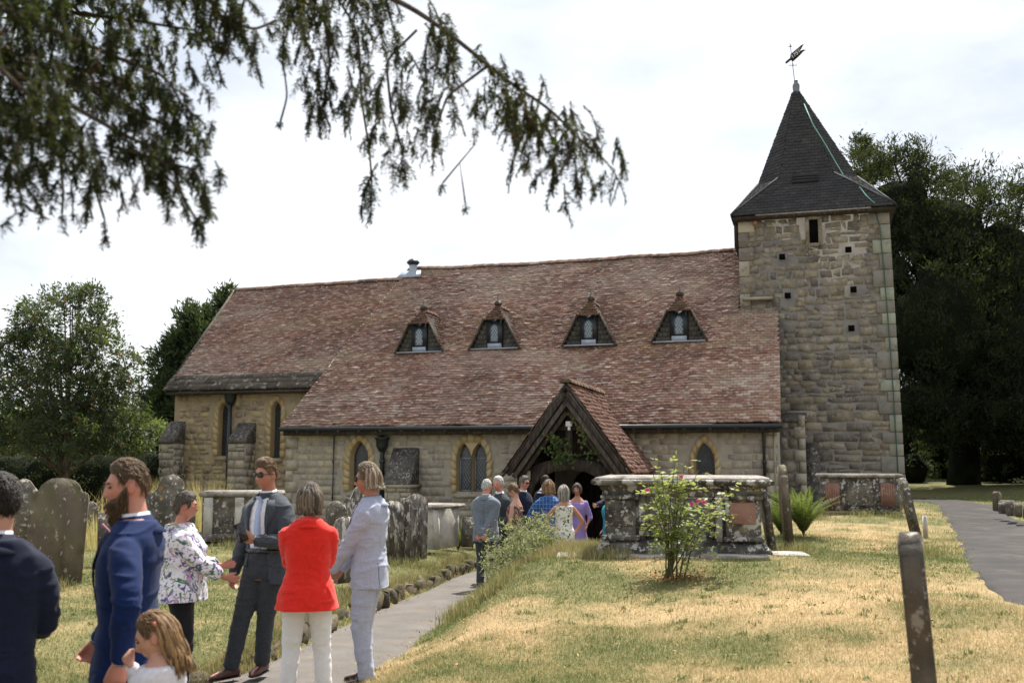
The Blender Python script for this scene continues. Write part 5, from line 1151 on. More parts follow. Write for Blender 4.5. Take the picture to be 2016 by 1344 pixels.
headstone('tall headstone with ogee shoulder behind the man in pale suit', 700, 958, 1090, 16.2, .5, 'ogee', .35, .06, .1, mat=M_gravep)
headstone('short leaning headstone between the red jacket and the pale suit', 682, 1016, 1130, 12.6, .3, 'round', .5, -.04, .09, mat=M_gravep)
headstone('streaked round-topped headstone at the pale suit man\'s back', 773, 985, 1100, 17.4, .36, 'round', .35, .0, .1, mat=M_gravep)
headstone('streaked headstone with twin curls in the middle of the row', 796, 982, 1096, 17.6, .44, 'ogee', .3, .02, .1, mat=M_gravep)
headstone('tallest round-headed streaked headstone at the right end of the row', 818, 972, 1090, 17.9, .4, 'round', .3, .01, .1, mat=M_gravep)
headstone('low dark headstone stub by the ferns under the twin window', 920, 1018, 1066, 19.5, .22, 'flat', .2, .02, .12)
# edge-on stones on the right
headstone('thin edge-on headstone leaning behind the right end of the big chest tomb', 1518, 962, 1062, 13.2, .5, 'shoulder', 1.42, .0, .085, .13)
headstone('tall edge-on headstone with stepped shoulder in front of the ferns', 1553, 914, 1064, 13.8, .6, 'shoulder', 1.38, .0, .1, .06)
headstone('leaning edge-on headstone beside the gravel path', 1806, 938, 1050, 13.4, .55, 'shoulder', 1.3, .0, .085, .2)
headstone('small white stone peg behind the leaning headstone by the gravel path', 1822, 1014, 1046, 14.6, .06, 'flat', .2, .0, .06, mat=M_tombw)
headstone('large near headstone seen edge-on with a weathered sloping top at lower right', 1830, 1044, 1420, 4.5, .42, 'coped', 1.18, .0, .1, .05, mat=M_dark, group=None)
for i, (x, y0, y1, Y, w) in enumerate(((1963, 967, 995, 19, .12), (1976, 984, 1000, 18.4, .2), (1990, 984, 1004, 18, .26), (2005, 990, 1006, 17.6, .22), (2024, 986, 1010, 17.2, .24))):
    o = headstone(('thin upright stub', 'small squat stone', 'rounded broken stone', 'pale low stone', 'dark stone at the frame edge')[i] + ' in the cluster of stumps right of the gravel path', x, y0, y1, Y, w, 'round', .5 + .2 * i, .02, .12, group='small stumps beside the gravel path')
def frame_of(yaw): return np.array([math.cos(yaw), math.sin(yaw), 0]), np.array([-math.sin(yaw), math.cos(yaw), 0])
def tomb(name, label, c, yaw, Lx, Ly, h, top_mat, body_mat, over=.1, lip=.09, loc=None):
    ex, ey = frame_of(yaw); c = np.asarray(c, float); t = thing(name, label, 'tomb', c, 'chest tombs in the churchyard')
    mb = MB(); mb.box(c + CZ * (h - lip) / 2, (Lx, Ly, h - lip), (ex, ey, CZ)); o = mb.build('chest', body_mat, t); bevel_mesh(o.data, .01)
    mb = MB(); mb.box(c + CZ * (h - lip / 2), (Lx + 2 * over, Ly + 2 * over, lip), (ex, ey, CZ)); o = mb.build('top_slab', top_mat, t); bevel_mesh(o.data, .018, 2)
    return t, ex, ey, c
# left tomb
c = atY(462, 1056, 18.6); c[1] += .5; c[2] -= .08
t, ex, ey, c = tomb('chest_tomb', 'flat-topped chest tomb with white pilaster left of the grey-suited man', c, .12, 1.35, .8, .9, M_tombt, M_grave, .06, .1)
for s in (-.1, .66, -.66): mb = MB(); mb.box(c + ex * (s + .1) - ey * .42 + CZ * .39, (.16, .06, .8), (ex, ey, CZ)); mb.build('pilaster', M_tombw, t)
mb = MB(); mb.box(c + CZ * .06, (1.55, .98, .14), (ex, ey, CZ)); mb.build('plinth', M_grave, t)
c = atY(852, 1070, 19.0); c[1] += .4; c[2] -= .1
t, ex, ey, c = tomb('chest_tomb', 'short chest tomb with pale table top beside the streaked headstone row', c, -.5, .62, .8, .82, M_tombt, M_tombw, .09, .07)
for s in (-1, 1): mb = MB(); mb.box(c + ex * s * .3 - ey * .4 + CZ * .37, (.1, .08, .74), (ex, ey, CZ)); mb.build('pilaster', M_tombw, t)
# tomb under the tower
cL, cR = atY(1622, 1003, 20.4), atY(1782, 1003, 20.0); c = (cL + cR) / 2 + np.array([.05, .45, -.03]); yw = math.atan2(cR[1] - cL[1], cR[0] - cL[0]); Lx = np.linalg.norm(cR - cL) - .06
t, ex, ey, c = tomb('chest_tomb', 'chest tomb with three carved panels standing against the foot of the tower', c, yw, Lx, .85, .74, M_tombt, M_tomb, .09, .07)
for s, w, mt in ((-.36, .36, M_tombp), (0, .86, M_grave), (.36, .34, M_tombp)):
    mb = MB(); mb.box(c + ex * s * Lx * 1.0 - ey * .43 + CZ * .33, (w * .85, .05, .46), (ex, ey, CZ)); o = mb.build('panel', mt, t); bevel_mesh(o.data, .02)
for s in (-.5, -.22, .22, .5): mb = MB(); mb.box(c + ex * s * (Lx - .1) - ey * .44 + CZ * .34, (.09, .06, .64), (ex, ey, CZ)); mb.build('pilaster', M_tomb, t)
for s in (-.36, .36):
    for k in range(6): mb = MB(); mb.tube([c + ex * (s * Lx + (k - 2.5) * .045) - ey * .46 + CZ * .13, c + ex * (s * Lx + (k - 2.5) * .045) - ey * .46 + CZ * .53], .014, 6); mb.build('flute', M_tombp, t)
# the big tomb in the middle distance: moulded top, panelled front, stepped plinth
bl, br = atY(1171, 1098, 12.5), atY(1522, 1108, 12.1); bl[2] = .5; br[2] = .5
ex = nz((br - bl) * [1, 1, 0]); ey = np.array([-ex[1], ex[0], 0]); Lb = np.linalg.norm((br - bl)[:2]); wy = 1.05; zb = .535
c = (bl + br) / 2 + ey * wy / 2; c[2] = zb
big = thing('chest_tomb', 'big dark moulded chest tomb with red end panel behind the rose bush', 'tomb', c, 'chest tombs in the churchyard')
def ring(prof, mat, name, hx=Lb / 2, hy=wy / 2):
    """sweep a profile (outset, z) round the rectangle"""
    V = []; 
    for o_, z in prof: V += [c + ex * a * (hx + o_) + ey * b * (hy + o_) + CZ * z for a, b in ((-1, -1), (1, -1), (1, 1), (-1, 1))]
    n = len(prof); F = [(i * 4 + k, i * 4 + (k + 1) % 4, i * 4 + 4 + (k + 1) % 4, i * 4 + 4 + k) for i in range(n - 1) for k in range(4)] + [(3, 2, 1, 0), tuple((n - 1) * 4 + k for k in range(4))]
    mb = MB(); mb.add(V, F); o = mb.build(name, mat, big); return o
ring([(0, -.3), (.0, .13), (-.03, .16), (-.05, .2), (-.09, .22), (-.12, .26)], M_tomb, 'plinth')
ring([(-.14, .2), (-.14, .82)], M_tomb, 'chest')
ring([(-.13, .78), (-.09, .8), (-.1, .84), (-.07, .88), (-.05, .92)], M_tomb, 'cornice')
o = ring([(-.06, .915), (.0, .92), (.035, .945), (.04, .97), (.02, .995)], M_tomb, 'top_slab'); 
o = ring([(.015, .993), (-.02, 1.02), (-.1, 1.035), (-.3, 1.04)], M_tombt, 'top_face')
yf = -wy / 2 + .14
def front(x0, x1, z0, z1, d, mat, name, bev=.012): mb = MB(); mb.box(c + ex * ((x0 + x1) / 2) + ey * (yf - d / 2) + CZ * ((z0 + z1) / 2), (x1 - x0, d, z1 - z0), (ex, ey, CZ)); o = mb.build(name, mat, big); bevel_mesh(o.data, bev)
h2 = Lb / 2 - .12
front(-h2, -h2 + .38, .24, .8, .05, M_tomb, 'end_pier'); front(h2 - .42, h2, .24, .8, .05, M_tomb, 'end_pier')
front(-h2 + .42, -h2 + .5, .24, .8, .04, M_tomb, 'pilaster'); front(h2 - .54, h2 - .46, .24, .8, .06, M_tombt, 'pilaster')
front(-h2 + .55, h2 - .6, .3, .76, .03, M_tomb, 'centre_panel', .02); front(h2 - .37, h2 - .06, .46, .72, .075, M_tombp, 'end_panel'); front(-h2 + .06, -h2 + .34, .42, .74, .07, M_tomb, 'end_panel')
for x in (-h2 + .19, h2 - .21): front(x - .24, x + .24, .75, .8, .09, M_tomb, 'pier_capital'); front(x - .24, x + .24, .25, .31, .09, M_tomb, 'pier_base')
for x in (-.42, .05, .45): mb = MB(); mb.box(c + ex * x + ey * (-wy / 2 - .001) + CZ * .06, (.012, .02, .2), (ex, ey, CZ)); mb.build('plinth_joint', M_black, big)
for i, (x, y, w, l, a) in enumerate(((-.0 - Lb / 2 - .25, -.3, .5, .55, .1), (-.35, -wy / 2 - .12, 1.1, .26, .02), (.62, -wy / 2 - .13, .8, .28, -.03), (Lb / 2 + .2, -.35, .42, .5, .1), (-Lb / 2 - .2, .15, .4, .3, .0))):
    p = c + ex * x + ey * y; a1, a2 = frame_of(math.atan2(ex[1], ex[0]) + a); mb = MB(); mb.box((p[0], p[1], max(gz(p[0], p[1]) - .008, .0)), (w, l, .07), (a1, a2, CZ)); o = mb.build('paving_slab', M_slabw); bevel_mesh(o.data, .012)
    tag(o, 'pale ledger slab ' + ('at the left end of the big chest tomb, nearest the path', 'under the left half of the big tomb\'s front', 'under the right half of the big tomb\'s front', 'off the right end of the big chest tomb', 'behind the left corner of the big tomb')[i], 'stone slab', 'pale slabs round the big tomb')
# ------------------------------------------------------------------ people
from mathutils.bvhtree import BVHTree
def vn3(P, sc, seed=0):
    P = np.asarray(P, float) * sc + seed * 13.7; i = np.floor(P).astype(np.int64); f = P - i; f = f * f * (3 - 2 * f); out = 0
    for a in (0, 1):
        for b in (0, 1):
            for c in (0, 1):
                q = ((i[:, 0] + a) * 73856093 ^ (i[:, 1] + b) * 19349663 ^ (i[:, 2] + c) * 83492791) & 0x7fffffff; q = (q * 1103515245 + 12345) & 0x7fffffff
                out = out + ((q >> 8) & 0xffff) / 65535. * (f[:, 0] if a else 1 - f[:, 0]) * (f[:, 1] if b else 1 - f[:, 1]) * (f[:, 2] if c else 1 - f[:, 2])
    return out
def loft(rings, n=20):
    """rings: (centre, axis_x*rx, axis_y*ry, power)"""
    V = []; m = len(rings)
    for c, ax, ay, pw in rings:
        for k in range(n):
            w = 2 * math.pi * k / n; cs, sn = math.cos(w), math.sin(w); V.append(np.asarray(c) + ax * np.sign(cs) * abs(cs) ** pw + ay * np.sign(sn) * abs(sn) ** pw)
    F = [(i * n + k, i * n + (k + 1) % n, (i + 1) * n + (k + 1) % n, (i + 1) * n + k) for i in range(m - 1) for k in range(n)] + [tuple(range(n - 1, -1, -1)), tuple((m - 1) * n + k for k in range(n))]
    return V, F
def limb(pts, rad, n=12, flat=1., ref=(0, 1, 0)):
    """tapered limb; rounded ends"""
    P = np.asarray(pts, float); T = np.gradient(P, axis=0); R = []; ref = np.asarray(ref, float)
    for i in range(len(P)):
        t = nz(T[i]); a = crs(t, ref); a = nz(a) if np.linalg.norm(a) > .1 else nz(crs(t, (1, 0, 0))); b = crs(a, t); R.append((P[i], a * rad[i], b * rad[i] * flat, 1.))
    t0, t1 = nz(P[0] - P[1]), nz(P[-1] - P[-2])
    R = [(P[0] + t0 * rad[0] * .6, R[0][1] * .6, R[0][2] * .6, 1.)] + R + [(P[-1] + t1 * rad[-1] * .6, R[-1][1] * .6, R[-1][2] * .6, 1.)]
    return loft(R, n)
def bez(a, m, b, n=7):
    t = np.linspace(0, 1, n)[:, None]; a, m, b = (np.asarray(q, float) for q in (a, m, b)); q = 2 * m - (a + b) / 2
    return (1 - t) ** 2 * a + 2 * t * (1 - t) * (.55 * q + .45 * m) + t * t * b
def joint(a, m, b, n=4, k=.82):
    """polyline a-m-b with a slightly rounded joint"""
    a, m, b = (np.asarray(q, float) for q in (a, m, b)); A = [a + (m - a) * t for t in np.linspace(0, k, n)]; B = [m + (b - m) * t for t in np.linspace(1 - k, 1, n)]
    return np.array(A + [m * .7 + (A[-1] + B[0]) * .15] + B)
def ik(S, W, l1, l2, pole):
    S, W, pole = (np.asarray(q, float) for q in (S, W, pole)); d = W - S; L_ = np.linalg.norm(d); L2 = min(L_, (l1 + l2) * .998); u = d / L_
    x = (l1 * l1 - l2 * l2 + L2 * L2) / (2 * L2); h = math.sqrt(max(l1 * l1 - x * x, 0)); p = nz(pole - u * (pole @ u)); return S + u * x + p * h, S + u * L2
SCR = bpy.data.scenes.new('scratch')
def remesh(mb, vox, it=2, fac=.5):
    me = mb.mesh('tmp'); fix_normals(me); o = bpy.data.objects.new('tmp', me); SCR.collection.objects.link(o)
    m = o.modifiers.new('r', 'REMESH'); m.mode = 'VOXEL'; m.voxel_size = vox; m.use_smooth_shade = True
    if it: s = o.modifiers.new('s', 'SMOOTH'); s.iterations = it; s.factor = fac
    with bpy.context.temp_override(scene=SCR, view_layer=SCR.view_layers[0]): dg = bpy.context.evaluated_depsgraph_get()
    me2 = bpy.data.meshes.new_from_object(o.evaluated_get(dg)); bpy.data.objects.remove(o); bpy.data.meshes.remove(me); return me2
def coords(me): a = np.empty(len(me.vertices) * 3, np.float32); me.vertices.foreach_get('co', a); return a.reshape(-1, 3).astype(float)
def normals(me): a = np.empty(len(me.vertices) * 3, np.float32); me.vertices.foreach_get('normal', a); return a.reshape(-1, 3).astype(float)
def setco(me, c): me.vertices.foreach_set('co', np.asarray(c, np.float32).ravel()); me.update()
def wrinkle(me, amp, H, seed=0, pts=()):
    c = coords(me); n = normals(me); s = H / 1.75; amp = amp * .8; foc = np.zeros(len(c))
    for p_, rad in pts: foc = np.maximum(foc, np.exp(-(np.linalg.norm(c - p_, axis=1) / rad) ** 2))
    rid = 1 - np.abs(2 * vn3(c * [5.5, 5.5, 17] / s + 1.3 * vn3(c * 6 / s, 1, seed + 9)[:, None], 1, seed + 5) - 1); rid = np.clip((rid - .72) / .28, 0, 1) ** 1.5
    rid2 = 1 - np.abs(2 * vn3(c * [9, 9, 34] / s + 1.2 * vn3(c * 9 / s, 1, seed + 8)[:, None], 1, seed + 6) - 1); rid2 = np.clip((rid2 - .6) / .4, 0, 1)
    w = (vn3(c * [9, 9, 20] / s, 1, seed) - .5) * .5 + (vn3(c * [5, 5, 7] / s, 1, seed + 1) - .5) * .6 + (vn3((c @ np.array([[.8, 0, .6], [0, 1, 0], [-.6, 0, .8]])) * [8, 8, 26] / s, 1, seed + 2) - .5) * .5
    setco(me, c + n * (w * amp + amp * 1.5 * rid + foc * amp * 1.5 * (rid2 - .3))[:, None])
def drop_faces(me, mask_fn):
    bm = bmesh.new(); bm.from_mesh(me); bmesh.ops.delete(bm, geom=[f for f in bm.faces if mask_fn(f.calc_center_median())], context='FACES'); bm.to_mesh(me); bm.free()
def cut_low(me, z, keep):
    bm = bmesh.new(); bm.from_mesh(me)
    bmesh.ops.bisect_plane(bm, geom=[q for q in list(bm.verts) + list(bm.edges) + list(bm.faces)], plane_co=(0, 0, z), plane_no=(0, 0, 1))
    bmesh.ops.delete(bm, geom=[f for f in bm.faces if f.calc_center_median().z < z and not keep(f.calc_center_median())], context='FACES'); bm.to_mesh(me); bm.free()
def vattr(me, val):
    a = me.attributes.get('tint') or me.attributes.new('tint', 'FLOAT', 'POINT'); a.data.foreach_set('value', np.asarray(val, np.float32))

def skin_mat(name, base): return surf(name, [base, (base[0] * .9, base[1] * .58, base[2] * .52), (base[0] * .35, base[1] * .33, base[2] * .33)], .86, 26, 4, .5, .35, .12, 90)
M_skin = skin_mat('fair_skin', (.5, .29, .215)); M_skint = skin_mat('tanned_skin', (.42, .225, .155)); M_skinr = skin_mat('flushed_skin', (.5, .24, .18))
def cloth(name, c, var=.25, rough=.85, sheen=.2, nscale=60): return surf(name, [tuple(x * (1 - var) for x in c), tuple(min(1, x * (1 + var)) for x in c)], 0, nscale, 3, rough, .2, .12, 300, sheen=sheen)
def hair_mat(name, c1, c2, st=(30, 30, 4)): return surf(name, [tuple(x * .7 for x in c1), c1, c2, tuple(min(1, x * 1.15) for x in c2)], .62, 2.2, 4, .5, .4, .5, 8, stretch=st)
M_hbrown = hair_mat('brown_hair', (.035, .02, .012), (.1, .06, .035)); M_hdark = hair_mat('dark_brown_hair', (.012, .008, .006), (.04, .025, .017)); M_hgrey = hair_mat('grey_hair', (.12, .105, .09), (.36, .33, .29))
M_hwhite = hair_mat('white_hair', (.5, .49, .47), (.75, .74, .72)); M_hblond = hair_mat('grey_blond_hair', (.13, .09, .055), (.42, .34, .24)); M_hfair = hair_mat('fair_brown_hair', (.1, .055, .025), (.34, .2, .09)); M_hginger = hair_mat('brown_beard_hair', (.07, .04, .02), (.2, .11, .05))
M_hmix = hair_mat('brown_grey_hair', (.05, .035, .025), (.2, .15, .11)); M_hlady = hair_mat('greying_crop_hair', (.07, .055, .045), (.26, .22, .18))
M_eye = surf('dark_eye', [(.01, .008, .006), (.03, .02, .015)], 0, 5, 2, .2, .5, 0); M_lens = surf('sunglass_lens', [(.004, .004, .006), (.012, .012, .016)], 0, 5, 2, .12, .6, 0); M_specs = surf('gold_wire', [(.4, .28, .1), (.5, .36, .16)], 0, 5, 2, .3, .5, 0)

_HM = {}
def head_mesh(s, fat=0.):
    if fat not in _HM: _HM[fat] = head_base(1., 1., fat)
    V, F = _HM[fat]; return V * s, F
def head_base(s, cheek=1., fat=0., nose=1., chin=1.):
    """head about 0.23 m tall at s=1, centred between crown and chin, facing +y"""
    nu, nv = 56, 44; V = []
    for j in range(nv + 1):
        th = math.pi * j / nv
        for i in range(nu):
            ph = 2 * math.pi * i / nu; d = np.array([math.sin(th) * math.sin(ph), math.sin(th) * math.cos(ph), math.cos(th)]); x, y, z = d * [.074 + fat * .008, .094, .115]
            k = np.clip((-z - .01) / .105, 0, 1)
            x *= 1 - (.36 - fat * .15) * k ** 1.4
            if y < 0: y *= 1 - .35 * k
            else: y *= 1 - .02 * k + .03 * max(0, k - .6)
            if z > .03 and y > 0: y *= 1 - .08 * ((z - .03) / .085)
            fr = max(0, d[1]) ** .7; g = lambda cx, cz, sx, sz: math.exp(-((x - cx) / sx) ** 2 - ((z - cz) / sz) ** 2)
            f = .024 * nose * math.exp(-(x / .0125) ** 2) * max(0, min(1, (.028 - z) / .058)) * (1 if z > -.031 else math.exp(-((z + .031) / .008) ** 2))
            f += .007 * nose * (g(.013, -.028, .008, .009) + g(-.013, -.028, .008, .009))
            f += .006 * (g(.03, .034, .022, .009) + g(-.03, .034, .022, .009)) + .004 * g(0, .036, .02, .012) - .011 * (g(.031, .014, .015, .011) + g(-.031, .014, .015, .011)) + .005 * cheek * (g(.042, -.02, .02, .018) + g(-.042, -.02, .02, .018))
            f += .0075 * (g(0, -.056, .022, .0065) + g(0, -.068, .019, .006)) - .005 * g(0, -.0615, .024, .0035) - .004 * g(0, -.047, .012, .006) - .006 * g(0, -.08, .025, .007) + .009 * chin * g(0, -.097, .02, .014)
            V.append(np.array([x, y + f * fr, z]) * s)
    F = [(j * nu + i, j * nu + (i + 1) % nu, (j + 1) * nu + (i + 1) % nu, (j + 1) * nu + i) for j in range(nv) for i in range(nu)]
    return np.array(V), F
def ear(s, sg):
    V, F = loft([(np.array([sg * (.069 + .006 * q), -.012 + .004 * q, 0]) * s, np.array([0, 1., .15]) * s * r_ * .62, np.array([0, -.15, 1.]) * s * r_, 1.) for q, r_ in ((0, .02), (1, .029), (2, .03), (2.5, .024))], 12); return V, F
def hand(mb, W, d, nrm, sg, curl=.5, s=1., thumb=.5, spread=.1):
    """W wrist, d finger direction, nrm palm normal (towards the palm side), sg +1 right / -1 left"""
    d = nz(d); nrm = nz(nrm - d * (nrm @ d)); t = crs(d, nrm) * sg          # towards the thumb
    W = np.asarray(W, float)
    mb.add(*loft([(W - d * .02 * s, t * .026 * s, nrm * .02 * s, 1.), (W + d * .01 * s, t * .028 * s, nrm * .019 * s, 1.), (W + d * .045 * s, t * .039 * s, nrm * .016 * s, .8), (W + d * .085 * s, t * .041 * s, nrm * .0135 * s, .8), (W + d * .098 * s, t * .036 * s, nrm * .009 * s, .9)], 14))
    for k, (off, ln) in enumerate(((.0315, .072), (.0105, .081), (-.0105, .075), (-.0305, .058))):
        p = W + d * .086 * s + t * off * s; v = nz(d + t * off * spread * 18); P = [p]
        for q, seg in enumerate((.42, .33, .25)): a = curl * (.75 + .25 * q) * (1 + .12 * k); v = nz(v * math.cos(a) + nrm * math.sin(a)); P.append(P[-1] + v * ln * seg * s)
        mb.add(*limb(P, [.0092 * s, .0086 * s, .0078 * s, .0066 * s], 8))
    p = W + d * .022 * s + t * .024 * s + nrm * .004 * s; v1 = nz(d + t * (.2 + .75 * thumb) + nrm * .25 * min(curl, 1)); v2 = nz(v1 + d * (.9 - .6 * thumb) + nrm * min(curl, 1) * .5)
    mb.add(*limb([p, p + v1 * .036 * s, p + v1 * .036 * s + v2 * .034 * s, p + v1 * .036 * s + v2 * .058 * s], [.0135 * s, .0115 * s, .0098 * s, .0078 * s], 8))

TORSO_M = [(.455, .07, .06, 0), (.49, .092, .066, -.004), (.53, .094, .066, -.006), (.58, .088, .06, -.002), (.63, .086, .06, .002), (.69, .096, .066, .003), (.745, .107, .068, .0), (.785, .109, .063, -.006), (.808, .1, .055, -.01), (.825, .08, .047, -.012), (.842, .056, .042, -.013), (.858, .04, .039, -.01)]
TORSO_W = [(.455, .075, .064, 0), (.49, .098, .072, -.008), (.53, .098, .07, -.008), (.58, .084, .058, -.002), (.625, .075, .053, .0), (.68, .083, .062, .006), (.725, .089, .07, .008), (.775, .094, .058, -.002), (.8, .086, .05, -.008), (.82, .067, .043, -.011), (.838, .047, .038, -.012), (.855, .034, .035, -.01)]

class Person:
    def __init__(s, label, x, y, phi, H, sex='m', skin=None, look=0., nod=0., wide=1., deep=1., head=1., vox=.0076, group=None, base=None, lean=(0, 0), fat=0., sh=None):
        s.H = H; s.sex = sex; a = math.radians(phi); s.F = np.array([-math.sin(a), math.cos(a), 0]); s.R = np.array([s.F[1], -s.F[0], 0]); z = float(zpath(y)) if abs(seg_dist(np.array([x]), np.array([y]), PATH)[0]) < HWP else gz(x, y)
        s.b = np.array([x, y, (z if base is None else base)]); s.vox = vox; s.skin = skin or M_skin; s.wide, s.deep = wide, deep; s.lean = lean; s.fat = fat
        s.t = thing('person', label, 'person', s.b, group); s.tor = TORSO_M if sex == 'm' else TORSO_W
        h = H; s.shw = (sh or (.103 if sex == 'm' else .09)) * h * (wide * .5 + .5)
        s.hs = head * (.131 * h / .23 if h > 1.3 else .19 / .23); s.hy = math.radians(look); s.hp = math.radians(nod)
        s.S = {g: np.array([g * s.shw, -.012 * h, .786 * h]) + s.off(.8) for g in (-1, 1)}; s.hip = {g: np.array([g * .05 * h * wide, 0, .5 * h]) for g in (-1, 1)}
        s.ct = np.array([0, .016 * h, 1. * h - .115 * s.hs]) + s.off(.93)
        cy, sy, cp, sp_ = math.cos(s.hy), math.sin(s.hy), math.cos(s.hp), math.sin(s.hp)
        s.HF = np.array([-sy * cp, cy * cp, -sp_]); s.HR = np.array([cy, sy, 0]); s.HU = crs(s.HR, s.HF)   # look>0 turns to own left
        s.wr = {}; s.el = {}; s.ft = {}; s.kn = {}; s.hands = {}
    def off(s, zf): return np.array([s.lean[0], s.lean[1], 0]) * s.H * max(0, zf - .5) / .5
    def arm(s, g, W, pole=(0, -1, -.2), d=None, nrm=(0, 0, -1), curl=.5, thumb=.5, spread=.1):
        h = s.H; e, w = ik(s.S[g], W, .172 * h, .148 * h, np.asarray(pole, float)); s.el[g], s.wr[g] = e, w; s.hands[g] = (nz(w - e) if d is None else nz(np.asarray(d, float)), np.asarray(nrm, float), curl, thumb, spread)
    def leg(s, g, foot, pole=(0, 1, 0), turn=0.):
        h = s.H; A = np.asarray(foot, float) + [0, 0, .048 * h]; k, a = ik(s.hip[g], A, .2285 * h, .228 * h, np.asarray(pole, float)); s.kn[g], s.ft[g] = k, (a, turn)
    def put(s, name, me, mat, smooth=True, solid=0., tint=None):
        c = coords(me); W = s.b + c[:, :1] * s.R + c[:, 1:2] * s.F + c[:, 2:3] * CZ; setco(me, W)
        if smooth: me.polygons.foreach_set('use_smooth', np.ones(len(me.polygons), bool))
        o = obj(name, me, mat, s.t)
        if solid: m = o.modifiers.new('thickness', 'SOLIDIFY'); m.thickness = solid; m.offset = -1
        return o
    def mbput(s, name, mb, mat, smooth=True, tint=None): me = mb.mesh(name, tint); fix_normals(me); return s.put(name, me, mat, smooth)
    def hd(s, V): V = np.asarray(V, float); return s.ct + V[..., :1] * s.HR + V[..., 1:2] * s.HF + V[..., 2:3] * s.HU
    def torso_rings(s, grow, z0, z1, hem=0., rows=None, pw=.88, gd=None):
        h = s.H; R = []; T = s.tor; zs = [t[0] for t in T]; gd = grow if gd is None else gd
        for z in sorted(set([z0] + [q for q in zs if z0 < q < z1] + [z1])):
            zc = max(z, .495) if grow > .019 else z; w, d, y = (np.interp(zc, zs, [t[k] for t in T]) for k in (1, 2, 3)); fl = hem * max(0, (.56 - z)) / .1
            bel = s.fat * math.exp(-((z - .6) / .09) ** 2)
            R.append((np.array([0, y * h + bel * .02 * h, z * h]) + s.off(z), np.array([1., 0, 0]) * (w * s.wide * h + grow + fl + bel * .02 * h), np.array([0, 1., 0]) * (d * s.deep * h + gd + fl + bel * .02 * h), pw))
        return R
    def body(s):
        h = s.H; mb = MB(); k = s.hs
        mb.add(*loft(s.torso_rings(0, .455, .855), 20))
        nk = .034 * h * (1 if s.sex == 'm' else .84); a = np.array([0, -.02 * h, .79 * h]) + s.off(.8); b = s.ct + s.HF * -.018 * k + s.HU * -.05 * k
        mb.add(*limb([a, a * .55 + b * .45 - [0, .004, 0], b], [nk * 1.25, nk, nk * .97], 14))
        V, F = head_mesh(k, fat=s.fat); mb.add(s.hd(V), F)
        for g in (-1, 1): V, F = ear(k, g); mb.add(s.hd(np.array(V)), F)
        f = 1 if s.sex == 'm' else .86
        for g in (-1, 1):
            mb.add(*limb(joint(s.S[g] - [g * .01 * h, 0, 0], s.el[g], s.wr[g]), np.array([.029, .029, .028, .026, .0235, .025, .023, .018, .0155]) * h * f, 12))
            d, n, c, th, sp_ = s.hands[g]; hand(mb, s.wr[g], d, n, g, c, h / 1.75 * (1 if s.sex == 'm' else .9) * (1.0 if h > 1.3 else 1.1), th, sp_)
            an = s.ft[g][0]; mb.add(*limb(joint(s.hip[g], s.kn[g], an), np.array([.052, .05, .044, .036, .031, .032, .032, .024, .02]) * h, 12))
            tr = s.ft[g][1]; fd = np.array([math.sin(tr) , math.cos(tr), 0]); mb.add(*limb([an - fd * .02 * h - [0, 0, .022 * h], an + fd * .05 * h - [0, 0, .028 * h], an + fd * .1 * h - [0, 0, .034 * h]], [.02 * h, .02 * h, .012 * h], 8))
        me = remesh(mb, s.vox, 2, .4); c = coords(me); q = (c - s.ct); X, Y, Z = (q @ s.HR) / k, (q @ s.HF) / k, (q @ s.HU) / k
        lip = np.exp(-(X / .023) ** 2 - ((Z + .0625) / .0085) ** 2) * (Y > .06) * .5; chk = .22 * (np.exp(-((np.abs(X) - .045) / .02) ** 2 - ((Z + .02) / .022) ** 2) * (Y > .02)) + .16 * np.exp(-(X / .014) ** 2 - ((Z + .028) / .014) ** 2) * (Y > .08)
        er = .28 * (np.abs(X) > .073) * (np.abs(Z) < .04); hk = .12 * (np.linalg.norm(q, axis=1) > .3)
        v = np.clip(lip + chk + er + hk, 0, .55)
        if getattr(s, 'stubble', 0): v = np.clip(v + s.stubble * (1 / (1 + np.exp((Z + .035) / .006))) * (Z > -.13) * (Y > -.02) * (1 - lip * 2), 0, 1)
        vattr(me, v); s.bodyo = s.put('body', me, s.skin)
        for g in (-1, 1):
            mb = MB(); c = s.hd(np.array([g * .031, .083, .013]) * k); mb.lathe((0, 0, 0), [(.001, -.009 * k), (.008 * k, -.005 * k), (.0105 * k, 0), (.008 * k, .005 * k), (.001, .009 * k)], 10); V = np.array(mb.V) * [1.25, .7, .62] ; mb.V = [tuple(c + v[0] * s.HR + v[1] * s.HF + v[2] * s.HU) for v in V]; s.mbput('eye', mb, M_eye)
            if getattr(s, 'brow', None) is not None: mb = MB(); mb.tube(s.hd(np.array([(g * .014, .092, .03), (g * .03, .091, .036), (g * .047, .08, .031)]) * k), np.array([.0035, .004, .0025]) * k, 5); s.mbput('eyebrow', mb, s.brow)
